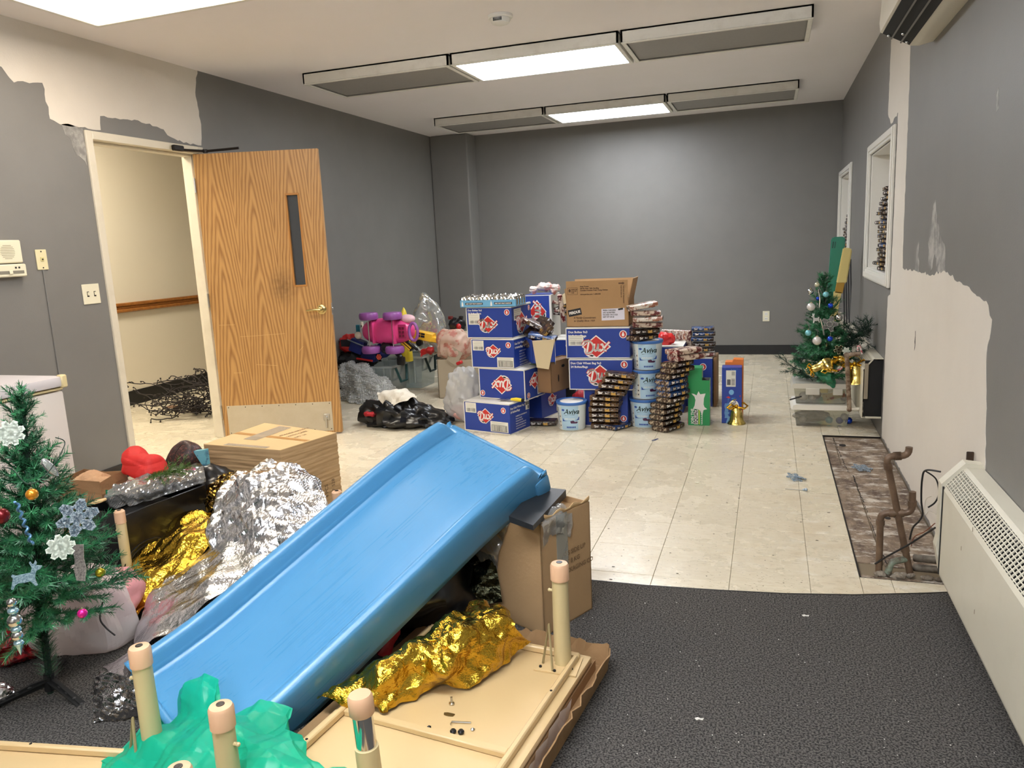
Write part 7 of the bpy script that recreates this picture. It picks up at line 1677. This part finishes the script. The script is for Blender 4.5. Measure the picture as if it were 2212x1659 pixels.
# ------------------------------------------------------------------ foils and sheets
def pt(q):
    if isinstance(q, Vector): return q
    return at(q[0], q[1], **{q[2][0]: float(q[2][1:])})
def sheet(name, label, cat, rows_, mat, nu, nv, seed, amp, freq, smooth=False, warp=.015, n=7, minz=.009, group=None, fine=.22, ten=.45):
    ctrl = [[pt(q) for q in r_] for r_ in rows_]
    b = patch(ctrl, nu, nv, seed, amp, freq, warp, n, fine=fine, ten=ten); V = np.array(b.v); V[:, 2] = np.maximum(V[:, 2], minz); b.v = [tuple(v) for v in V]
    return single(name, b, mat, label, cat, group, smooth)
silv2 = M('silver_mylar', (222, 224, 228), .16, metal=1, bump=(70, .35)); gold = M('gold_mylar', (202, 164, 56), .12, metal=1, bump=(80, .4), noise=(260, .5, .55, .7), col2=(244, 214, 96)); golddk = M('dark_gold_mylar', (120, 96, 40), .12, metal=1, bump=(60, .3))
def dn(q, dy, dz): p = pt(q); return Vector((p.x, p.y+dy, max(.01, p.z-dz)))
sheet('silver_foil_blanket', 'crumpled silver mylar heap behind the upper half of the slide', 'foil', [
    [(500, 1300, 'Y2.20'), (570, 1260, 'Y2.20'), (650, 1190, 'Y2.30'), (735, 1115, 'Y2.50')],
    [(470, 1215, 'Y2.36'), (550, 1190, 'Y2.28'), (640, 1140, 'Y2.40'), (712, 1090, 'Y2.56')],
    [(455, 1130, 'Y2.50'), (540, 1100, 'Y2.40'), (625, 1080, 'Y2.50'), (700, 1066, 'Y2.66')],
    [(472, 1060, 'Y2.66'), (545, 1030, 'Y2.60'), (625, 1022, 'Y2.66'), (682, 1040, 'Y2.78')],
    [(515, 1020, 'Y2.84'), (565, 998, 'Y2.84'), (620, 1000, 'Y2.90'), (660, 1028, 'Y2.95')],
    [dn((515, 1020, 'Y2.84'), .12, .14), dn((565, 998, 'Y2.84'), .14, .14), dn((620, 1000, 'Y2.9'), .14, .14), dn((660, 1028, 'Y2.95'), .12, .12)],
    [dn((515, 1020, 'Y2.84'), .16, .5), dn((565, 998, 'Y2.84'), .2, .5), dn((620, 1000, 'Y2.9'), .2, .5), dn((660, 1028, 'Y2.95'), .16, .5)]], silv2, 120, 120, 11, .040, 6.5, n=6)
sheet('silver_foil_strip', 'long silver mylar strip running down along the left side of the slide', 'foil', [
    [(455, 1180, 'Y2.45'), (520, 1160, 'Y2.40'), (590, 1180, 'Y2.28')],
    [(395, 1225, 'Y2.32'), (460, 1215, 'Y2.24'), (540, 1235, 'Y2.14')],
    [(335, 1275, 'Y2.15'), (400, 1275, 'Y2.07'), (470, 1290, 'Y2.02')],
    [(305, 1335, 'Y2.03'), (350, 1335, 'Y1.96'), (400, 1345, 'Y1.91')],
    [(280, 1395, 'Y1.93'), (300, 1395, 'Y1.87'), (335, 1385, 'Y1.84')],
    [(245, 1450, 'Y1.84'), (268, 1452, 'Y1.80'), (300, 1450, 'Y1.76')],
    [(220, 1475, 'Y1.80'), (250, 1485, 'Y1.76'), (290, 1490, 'Y1.70')]], silv2, 60, 110, 13, .022, 7, n=6)
sheet('foil_bag', 'clear and silver crumpled foil bag on the carpet below the slide foot', 'foil', [
    [(215, 1448, 'Z.10'), (250, 1455, 'Z.12'), (300, 1470, 'Z.12')],
    [(198, 1490, 'Z.05'), (245, 1490, 'Z.09'), (300, 1500, 'Z.09')],
    [(196, 1530, 'Z.02'), (250, 1530, 'Z.05'), (302, 1530, 'Z.05')],
    [(200, 1562, 'Z.01'), (250, 1552, 'Z.012'), (304, 1545, 'Z.02')]], M('grey_silver_foil', (176, 176, 178), .14, metal=1, bump=(60, .4)), 50, 50, 17, .014, 22)
sheet('gold_foil_blanket', 'crumpled gold mylar sheet left of the silver foil', 'foil', [
    [dn((345, 1122, 'Y2.62'), .03, .3), dn((400, 1103, 'Y2.62'), .03, .3), dn((470, 1098, 'Y2.60'), .03, .3)],
    [(345, 1122, 'Y2.62'), (400, 1103, 'Y2.62'), (470, 1098, 'Y2.60')],
    [(300, 1165, 'Y2.48'), (380, 1150, 'Y2.44'), (462, 1150, 'Y2.46')],
    [(265, 1215, 'Y2.34'), (335, 1220, 'Y2.28'), (420, 1215, 'Y2.32')],
    [(253, 1290, 'Y2.20'), (295, 1290, 'Y2.14'), (350, 1270, 'Y2.18')],
    [(248, 1375, 'Y2.06'), (268, 1380, 'Y2.00'), (300, 1345, 'Y2.04')]], gold, 76, 84, 19, .026, 6, n=6)
sheet('dark_foil', 'dark gold foil behind the left shoulder of the silver heap', 'foil', [
    [(445, 1104, 'Y2.64'), (472, 1095, 'Y2.62'), (500, 1110, 'Y2.58')],
    [(440, 1060, 'Y2.85'), (475, 1050, 'Y2.76'), (500, 1060, 'Y2.7')],
    [(470, 1030, 'Y2.92'), (495, 1022, 'Y2.86'), (520, 1020, 'Y2.84')],
    [(475, 1040, 'Y3.0'), (500, 1032, 'Y2.96'), (525, 1030, 'Y2.94')]], golddk, 40, 40, 23, .012, 18)
sheet('dark_foil', 'dark gold foil curl sticking up right of the silver heap', 'foil', [
    [(655, 1060, 'Y2.86'), (668, 1068, 'Y2.84'), (680, 1055, 'Y2.86')],
    [(650, 1035, 'Y2.88'), (668, 1040, 'Y2.84'), (683, 1038, 'Y2.86')],
    [(660, 1026, 'Y2.92'), (672, 1023, 'Y2.90'), (682, 1028, 'Y2.92')]], golddk, 24, 24, 24, .006, 24)
sheet('gold_foil_blanket', 'crumpled gold mylar sheet spilling from under the slide onto the upturned table', 'foil', [
    [(690, 1490, 'Z.12'), (800, 1440, 'Z.14'), (870, 1400, 'Z.16'), (960, 1340, 'Z.20'), (1030, 1300, 'Z.22'), (1085, 1320, 'Z.20')],
    [(680, 1498, 'Z.13'), (800, 1462, 'Z.17'), (885, 1375, 'Z.24'), (965, 1370, 'Z.25'), (1045, 1325, 'Z.26'), (1110, 1350, 'Z.22')],
    [(700, 1505, 'Z.13'), (805, 1490, 'Z.16'), (885, 1430, 'Z.20'), (975, 1420, 'Z.21'), (1070, 1385, 'Z.20'), (1130, 1375, 'Z.17')],
    [(740, 1516, 'Z.115'), (835, 1522, 'Z.12'), (890, 1490, 'Z.13'), (985, 1460, 'Z.14'), (1075, 1420, 'Z.13'), (1145, 1388, 'Z.13')],
    [(760, 1520, 'Z.10'), (838, 1540, 'Z.095'), (890, 1508, 'Z.095'), (1015, 1484, 'Z.095'), (1085, 1432, 'Z.10'), (1158, 1392, 'Z.11')]], gold, 120, 64, 29, .026, 8, n=6, minz=.092, fine=.2)
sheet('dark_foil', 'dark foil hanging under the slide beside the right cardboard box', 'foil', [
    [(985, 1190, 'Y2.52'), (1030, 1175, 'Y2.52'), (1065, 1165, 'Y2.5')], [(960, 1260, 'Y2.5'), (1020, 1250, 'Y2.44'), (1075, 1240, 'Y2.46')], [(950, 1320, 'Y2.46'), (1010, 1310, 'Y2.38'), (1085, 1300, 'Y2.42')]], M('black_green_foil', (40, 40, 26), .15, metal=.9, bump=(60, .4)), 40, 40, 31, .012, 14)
c_ = at(900, 1330, Y=2.35)
b = blob((c_.x-.12, 2.42, .13), (.34, .22, .20), 33, .04, 11, 56, 40, floor=.008, warp=.03, n=8); single('bin_bag', b, bagb, 'black bag added to fill the dark void beneath the slide', 'bag')  # black bags added to keep the void under the slide dark
b = blob((-1.42, 1.98, .06), (.26, .20, .09), 34, .03, 12, 50, 30, floor=.008, n=8); single('bin_bag', b, bagb, 'black bag added to fill the dark void under the lower slide', 'bag')
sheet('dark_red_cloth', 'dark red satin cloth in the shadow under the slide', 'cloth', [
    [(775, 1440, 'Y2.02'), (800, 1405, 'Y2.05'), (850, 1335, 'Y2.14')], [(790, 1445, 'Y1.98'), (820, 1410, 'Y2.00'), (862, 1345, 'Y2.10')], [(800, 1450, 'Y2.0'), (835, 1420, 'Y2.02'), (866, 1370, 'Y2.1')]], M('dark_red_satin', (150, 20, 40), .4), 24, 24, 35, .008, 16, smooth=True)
# green plastic sheet draped in the foreground
green = M('green_plastic_sheet', (24, 190, 150), .36, spec=.5, trans=.10)
sheet('green_plastic_sheet', 'thin green plastic sheet draped over the upturned tables at the slide foot', 'plastic sheet', [
    [(325, 1582, 'Y1.57'), (385, 1512, 'Y1.61'), (443, 1456, 'Y1.61'), (472, 1468, 'Y1.59'), (482, 1532, 'Y1.54'), (560, 1524, 'Y1.56'), (634, 1524, 'Y1.56'), (640, 1585, 'Y1.52')],
    [(300, 1600, 'Y1.50'), (360, 1570, 'Y1.50'), (430, 1540, 'Y1.50'), (470, 1545, 'Y1.48'), (520, 1560, 'Y1.44'), (570, 1560, 'Y1.46'), (618, 1565, 'Y1.47'), (645, 1590, 'Y1.46')],
    [(262, 1612, 'Y1.43'), (330, 1605, 'Y1.40'), (400, 1600, 'Y1.38'), (470, 1605, 'Y1.37'), (530, 1610, 'Y1.34'), (590, 1605, 'Y1.36'), (630, 1605, 'Y1.38'), (665, 1628, 'Y1.38')],
    [(212, 1638, 'Y1.37'), (300, 1650, 'Y1.32'), (390, 1660, 'Y1.30'), (470, 1660, 'Y1.30'), (540, 1660, 'Y1.28'), (610, 1655, 'Y1.30'), (670, 1640, 'Y1.32'), (745, 1648, 'Y1.34')],
    [(215, 1720, 'Y1.24'), (300, 1760, 'Y1.20'), (390, 1780, 'Y1.18'), (470, 1790, 'Y1.17'), (550, 1790, 'Y1.16'), (620, 1780, 'Y1.18'), (690, 1740, 'Y1.2'), (760, 1700, 'Y1.24')]], green, 150, 100, 37, .022, 6, smooth='crisp', warp=.0, n=4, minz=.05, fine=.22, ten=.05)

# ------------------------------------------------------------------ boxes and bags around the slide
fr = at(1177, 1375, Z=.007); rr_ = at(1250, 1332, Z=.007); yw = math.atan2(rr_.y-fr.y, rr_.x-fr.x)-PI/2; hB = at(1173, 1148, X=fr.x).z; hB = .425
t = thing('cardboard_box', 'tall brown cardboard box propping up the top of the slide', 'box', (fr.x, fr.y, .007), yw)
kb2 = M('brown_box_card', (170, 138, 98), .8, noise=(3, .3), col2=(150, 118, 80), bump=(70, .1)); W_, D_ = .42, .27
b = MB(); b.box(-W_, 0, 0, .005, 0, hB); b.box(-W_, 0, D_-.005, D_, 0, hB); b.box(-W_, -W_+.005, 0, D_, 0, hB); b.box(-.005, 0, 0, D_, 0, hB); b.box(-W_, 0, 0, D_, 0, .005); b.box(-W_+.006, -.006, .006, D_-.006, hB-.03, hB-.024); b.obj('body', kb2, t, False)
b = MB(); b.box(.0002, .0016, .08, .14, .20, hB); b.obj('packing_tape', clear('tape', body=.35, bcol=(226, 220, 200), rough=.15), t, False)
lab_text(t, ['THIS SIDE UP', 'NET 8 KG', 'PACKAGING CO'], .024, .10, .26, Matrix.Translation((.0012, 0, 0)) @ Matrix.Rotation(PI/2, 4, 'Z'), M('faint_print', (120, 92, 60), .8), lead=1.4)
b = MB(); G = [[(-.005+.02*math.sin(j*.7)*.3, D_*i/12+.0, hB+.02*j/4*(1+.5*math.sin(i*1.7))) for i in range(13)] for j in range(4)]; b.grid(G); o = b.obj('torn_rim', M('torn_card', (190, 158, 112), .9), t, False); o.modifiers.new('th', 'SOLIDIFY').thickness = .004
ct = [[Vector((.004, .0, hB-.10)), Vector((.005, .08, hB-.06)), Vector((.004, .15, hB-.10))], [Vector((.008, -.002, hB-.01)), Vector((.01, .08, hB+.0)), Vector((.008, .17, hB-.01))], [Vector((-.05, .0, hB+.01)), Vector((-.05, .08, hB+.025)), Vector((-.05, .16, hB+.012))]]
b = patch(ct, 30, 24, 3, .010, 20); b.obj('plastic_lining', clear('box_plastic', body=.2, rough=.1), t, False)
ct = [[Vector((-.40, -.006, hB-.01)), Vector((-.26, -.012, hB-.03)), Vector((-.14, -.006, hB-.02))], [Vector((-.38, -.012, hB-.14)), Vector((-.28, -.02, hB-.16)), Vector((-.2, -.008, hB-.15))], [Vector((-.36, -.01, hB-.30)), Vector((-.29, -.014, hB-.32)), Vector((-.24, -.008, hB-.30))]]
b = patch(ct, 24, 40, 6, .010, 20); b.obj('plastic_lining', clear('box_plastic'), t, False)
zk = hB+.012
q = [at(1100, 1128, Z=zk), at(1152, 1146, Z=zk), at(1223, 1074, Z=zk), at(1160, 1070, Z=zk+.0)]
b = MB(); vs = [tuple(p) for p in q]+[(p.x, p.y, p.z+h_) for p, h_ in zip(q, (.022, .018, .03, .036))]; b.add(vs, [(3, 2, 1, 0), (4, 5, 6, 7)]+[(i, (i+1) % 4, 4+(i+1) % 4, 4+i) for i in range(4)])
single('black_wedge', b, M('black_soft_plastic', (34, 35, 37), .5), 'black wedge-shaped slab lying on the tall box beneath the slide top', 'panel', smooth=False)
# strapped carton behind the silver heap
zb = .41; F_ = at(605, 974, Z=zb); R_ = at(727, 936, Z=zb); L2 = at(440, 961, Z=zb); B2 = at(572, 915, Z=zb)
t = thing('cardboard_box', 'large taped brown carton with creased sides behind the silver foil', 'box', (F_.x, F_.y, .0), 0)
crz = M('creased_card', (182, 150, 108), .7, noise=(5, 1, .42, .68), col2=(158, 126, 86), stretch=(1, 1, 16)); b = MB(); rows_ = []
cor = [F_, R_, B2, L2]; ring = []
for i in range(4):
    a, c = cor[i], cor[(i+1) % 4]
    for k in range(10): p = a+(c-a)*k/10; ring.append((p.x-F_.x, p.y-F_.y))
ring.append(ring[0]); cxm = sum(p[0] for p in ring)/len(ring); cym = sum(p[1] for p in ring)/len(ring); NR = 46
for j in range(NR+1):
    z = .001+(zb-.001)*j/NR; row = []
    for i, (x, y_) in enumerate(ring):
        ii = i % (len(ring)-1); k_ = .0016*math.sin(j*2.3+math.sin(ii*.5)*1.2)+.0016*math.sin(j*.9+ii*.5)
        if j in (0, NR) or j > NR-3: k_ = 0
        dx, dy = x-cxm, y_-cym; s = 1+k_/math.hypot(dx, dy); row.append((cxm+dx*s, cym+dy*s, z))
    rows_.append(row)
b.grid(rows_); b.obj('side_wall', crz, t, False)
b = MB(); T4 = [(p.x-F_.x, p.y-F_.y) for p in cor]; b.prism(T4, zb, zb+.004); b.obj('top_flap', kraftl, t, False)
def lerp(a, c, f): return Vector(a)+(Vector(c)-Vector(a))*f
def q2(u, v): a = lerp(T4[0], T4[1], v); c = lerp(T4[3], T4[2], v); p = a+(c-a)*u; return (p.x, p.y)
b = MB(); b.prism([q2(.02, .46), q2(1.0, .46), q2(1.0, .54), q2(.02, .54)], zb+.004, zb+.0048); b.obj('brown_tape', M('brown_tape', (176, 134, 84), .3), t, False)
b = MB(); b.prism([q2(.55, .30), q2(.72, .30), q2(.74, .95), q2(.57, .95)], zb+.0048, zb+.0054); b.prism([q2(.2, .02), q2(.75, .02), q2(.75, .10), q2(.2, .10)], zb+.0048, zb+.0054); b.obj('clear_tape', clear('tape2', body=.45, bcol=(232, 226, 206), rough=.12), t, False)
an = math.atan2(T4[1][1]-T4[0][1], T4[1][0]-T4[0][0])
for k, s_ in enumerate(('FRAGILE HANDLE', 'WITH CARE', 'NO. 24')):
    p = q2(.42-.10*k, .56); text(s_, .026, M('faint_print'), t, (p[0], p[1], zb+.0056), (0, 0, an-PI/2*0), bold=.0004)
for k, s_ in enumerate(('#6720INY', '4 PCS', 'OF 528')):
    p = lerp(T4[0], T4[1], .60+.13*k); o = text(s_, .030, M('dark_print', (66, 48, 30), .7), t, (p.x, p.y, zb-.30)); nx = Vector((math.sin(an), -math.cos(an), 0)); o.location = Vector((p.x, p.y, zb-.34))+nx*.009
    o.matrix_local = Matrix.Translation(Vector((p.x, p.y, zb-.33))+nx*.009) @ Matrix.Rotation(an, 4, 'Z') @ Matrix.Rotation(PI/2, 4, 'X') @ Matrix.Rotation(PI/2, 4, 'Z')
# glossy black box with plastic on top
a_ = at(268, 1113, Z=.35); c_ = at(444, 1046, Z=.35); yb_ = math.atan2(c_.y-a_.y, c_.x-a_.x); Lk = (c_-a_).length
t = thing('black_box', 'glossy black open box left of the gold foil', 'box', (a_.x, a_.y, .008), yb_)
gb = M('glossy_black', (12, 12, 14), .3, spec=.4, bump=(6, .08)); b = MB(); b.box(0, Lk, 0, .008, 0, .342, bev=.003); b.box(0, Lk, .28, .288, 0, .342, bev=.003); b.box(0, .008, .008, .28, 0, .342, bev=.003); b.box(Lk-.008, Lk, .008, .28, 0, .342, bev=.003); b.box(.0, Lk, .0, .288, 0, .01); b.obj('shell', gb, t)
b = MB(); b.tube([(.08+.10*math.cos(q*PI/10), -.001, .10+.08*math.sin(q*PI/10)) for q in range(2, 18)], .003, 5); b.tube([(.09+.13*math.cos(q*PI/10), -.001, .09+.11*math.sin(q*PI/10)) for q in range(3, 13)], .003, 5); b.obj('moulded_arc', M('black_satin', (30, 30, 32), .25), t)
sheet('plastic_wrap', 'grey crumpled plastic wrap lying over the glossy black box', 'plastic wrap', [
    [(232, 1100, 'Z.30'), (300, 1088, 'Z.335'), (380, 1062, 'Z.35'), (446, 1040, 'Z.36')],
    [(228, 1072, 'Z.37'), (300, 1062, 'Z.39'), (370, 1044, 'Z.39'), (444, 1028, 'Z.385')],
    [(240, 1055, 'Z.38'), (300, 1038, 'Z.40'), (370, 1028, 'Z.39'), (440, 1018, 'Z.385')],
    [(262, 1046, 'Z.36'), (310, 1028, 'Z.37'), (380, 1018, 'Z.37'), (440, 1008, 'Z.37')]], clear('grey_wrap', tint=(190, 190, 188), body=.45, bcol=(150, 148, 144), rough=.1), 70, 36, 41, .014, 20)
b = blob((a_.x-.15, a_.y+.25, .22), (.10, .20, .10), 91, .02, 14, 36, 24); single('dark_contents', b, blackm, 'dark packed contents inside the glossy black box', 'bag')
sheet('green_bag', 'green printed bag standing between the paper bag and the black box', 'bag', [
    [(262, 1205, 'Z.03'), (250, 1205, 'Z.03'), (238, 1205, 'Z.03')], [(262, 1150, 'Z.14'), (248, 1150, 'Z.15'), (236, 1150, 'Z.16')], [(262, 1100, 'Z.26'), (245, 1098, 'Z.27'), (230, 1095, 'Z.28')], [(262, 1062, 'Z.35'), (244, 1060, 'Z.36'), (228, 1058, 'Z.37')]], M('green_print_bag', (24, 140, 96), .4, noise=(18, 1, .56, .6), col2=(190, 220, 190)), 20, 40, 43, .006, 16, smooth=True)
# brown paper bag
pb = at(240, 1205, Z=.0); hp = .37
t = thing('paper_bag', 'brown paper bag full of crumpled paper beside the freezer', 'bag', (pb.x, pb.y, .007), .12)
pm = M('brown_paper', (150, 112, 74), .8, noise=(5, .4), col2=(128, 94, 60), bump=(50, .25)); b = MB(); rows_ = []
base = [(0, 0), (-.12, -.0), (-.24, 0), (-.25, .09), (-.24, .18), (-.12, .18), (0, .18), (.008, .09), (0, 0)]
for j in range(13):
    z = hp*j/12; k_ = 1+.03*math.sin(j*.9); rows_.append([(-.12+(x+.12)*k_+.003*math.sin(j*1.9+i), .09+(y_-.09)*k_+.004*math.sin(j*1.3+i*2), z+(.008*math.sin(i*2.1) if j == 12 else 0)) for i, (x, y_) in enumerate(base)])
b.grid(rows_); o = b.obj('bag_body', pm, t, False); o.modifiers.new('th', 'SOLIDIFY').thickness = .002
b = blob((-.12, .09, hp-.04), (.11, .08, .06), 95, .025, 16, 40, 24); b.obj('crumpled_paper', M('tan_paper', (186, 146, 108), .8), t, False)
# red tissue, sprig and things behind the black box
zt2 = .40; rt = at(305, 1000, Y=2.78)
b = blob((rt.x, 2.78, rt.z-.01), (.10, .08, .075), 97, .05, 6, 48, 30, n=5, sq=.7); single('red_tissue', b, M('red_tissue_paper', (232, 62, 56), .6, trans=.08), 'crumpled bright red tissue paper on top of the black box heap', 'tissue paper', smooth=False)
sp_ = [[branch_mesh(.15, 201+j, .026, 4, 420, sprigm, 'sprig', .003) for j in range(2)]]
g = at(352, 1026, Y=2.62); t = thing('pine_sprig', 'yellow-green pine sprig lying on the plastic wrap by the red tissue', 'sprig', tuple(g))
for k in range(5):
    o = bpy.data.objects.new('twig', sp_[0][k % 2]); C.objects.link(o); o.parent = t; o.location = (-.06+.02*k, 0, .0); o.rotation_euler = Euler((k*1.1, -.12-.06*k, -.5+.35*k), 'XYZ'); o.scale = (.75,)*3
dkb = M('dark_brown_glitter', (46, 28, 26), .5, noise=(90, 1, .55, .6), col2=(110, 60, 50)); p = at(408, 985, Y=3.15)
def lean(V): V = V.copy(); V[:, 0] += .35*np.clip(V[:, 2], -.1, 1)*1.0; return V
b = blob((p.x-.02, 3.12, p.z-.03), (.10, .08, .12), 99, .018, 12, 40, 28, top=lean); single('dark_bag', b, dkb, 'dark brown glittery bag sticking up beside the large carton', 'bag')
cable([at(372, 1010, Y=2.98), at(376, 985, Y=3.0), at(392, 962, Y=3.02), at(402, 960, Y=3.03)], .0015, cabm, 'thin dark handle cord of the dark brown bag', 'cord')
slab2 = [(417, 975), (441, 972), (446, 1010), (436, 1004)]
q = [at(x, y, Y=2.98) for x, y in slab2]; b = MB(); b.add([tuple(p) for p in q]+[(p.x, p.y+.03, p.z) for p in q], [(0, 1, 2, 3), (7, 6, 5, 4)]+[(i, 4+i, 4+(i+1) % 4, (i+1) % 4) for i in range(4)]); single('gift_bag', b, M('teal_print', (110, 176, 186), .4, noise=(16, 1, .5, .6), col2=(40, 70, 110)), 'pale teal printed gift bag against the large carton', 'bag', smooth=False)
p = at(408, 1017, Y=2.85); b = MB(); b.sphere((0, 0, 0), (.035, .03, .018), 18, 10); tag(b.obj('magenta_ball', M('magenta_plastic', (176, 50, 110), .4), None, True, loc=tuple(p)), 'magenta round toy piece between the sprig and the large carton', 'toy')
b = blob((p.x-.02, 2.95, .18), (.30, .16, .19), 101, .03, 12, 44, 28, floor=.003); single('bin_bag', b, bagb, 'black bag on the floor under the sprig and dark brown bag', 'bag')
# white plastic bag behind the near tree
b = blob((-2.42, 1.96, .12), (.21, .19, .16), 103, .06, 8, 90, 60, floor=.008, warp=.03, n=8); single('plastic_bag', b, M('translucent_white_bag', (226, 218, 214), .28, spec=.7, trans=.25), 'thin white plastic bag behind the near tree on the carpet', 'bag', smooth='crisp')
b = blob((-2.38, 2.04, .13), (.14, .12, .10), 104, .03, 14, 36, 24, floor=.012); single('pink_cloth', b, M('pinkish_cloth', (206, 140, 140), .8), 'pinkish cloth inside the thin white bag behind the near tree', 'cloth')
cable([at(222, 1300, Y=1.86), at(216, 1335, Y=1.84), at(228, 1355, Y=1.84), at(248, 1372, Y=1.88)], .003, cabm, 'black cord curling down over the thin white bag')
# freezer
t = thing('chest_freezer', 'cream white chest freezer with a yellowed lid edge at the left', 'freezer', (-3.58, 2.1, 0))
fw_ = M('freezer_white', (222, 214, 204), .4, noise=(2, .2), col2=(208, 198, 186)); yl = M('yellowed_trim', (226, 208, 156), .4)
b = MB(); b.box(-.37, .35, -.75, .62, .02, .785, bev=.012); b.obj('cabinet', fw_, t)
b = MB(); b.box(-.37, .352, -.75, .622, .79, .802, bev=.004); b.obj('gasket', yl, t)
b = MB(); b.box(-.375, .362, -.755, .632, .806, .856, bev=.012); b.obj('lid', M('freezer_lid', (214, 208, 208), .4), t)
b = MB(); b.box(.33, .368, .605, .638, .800, .862, bev=.006); b.obj('corner_cap', yl, t)
b = MB(); b.box(-.33, .31, -.7, .58, 0, .02); b.obj('base', blackm, t, False)
p = at(205, 1085, Y=2.3); b = MB(); b.box(-.07, .05, -.02, .02, -.006, .006, bev=.004, T=Matrix.Rotation(-.25, 4, 'Y')); tag(b.obj('wooden_piece', M('light_wood', (222, 184, 130), .5), None, True, loc=tuple(p)), 'light wooden piece glimpsed behind the near tree', 'wood')
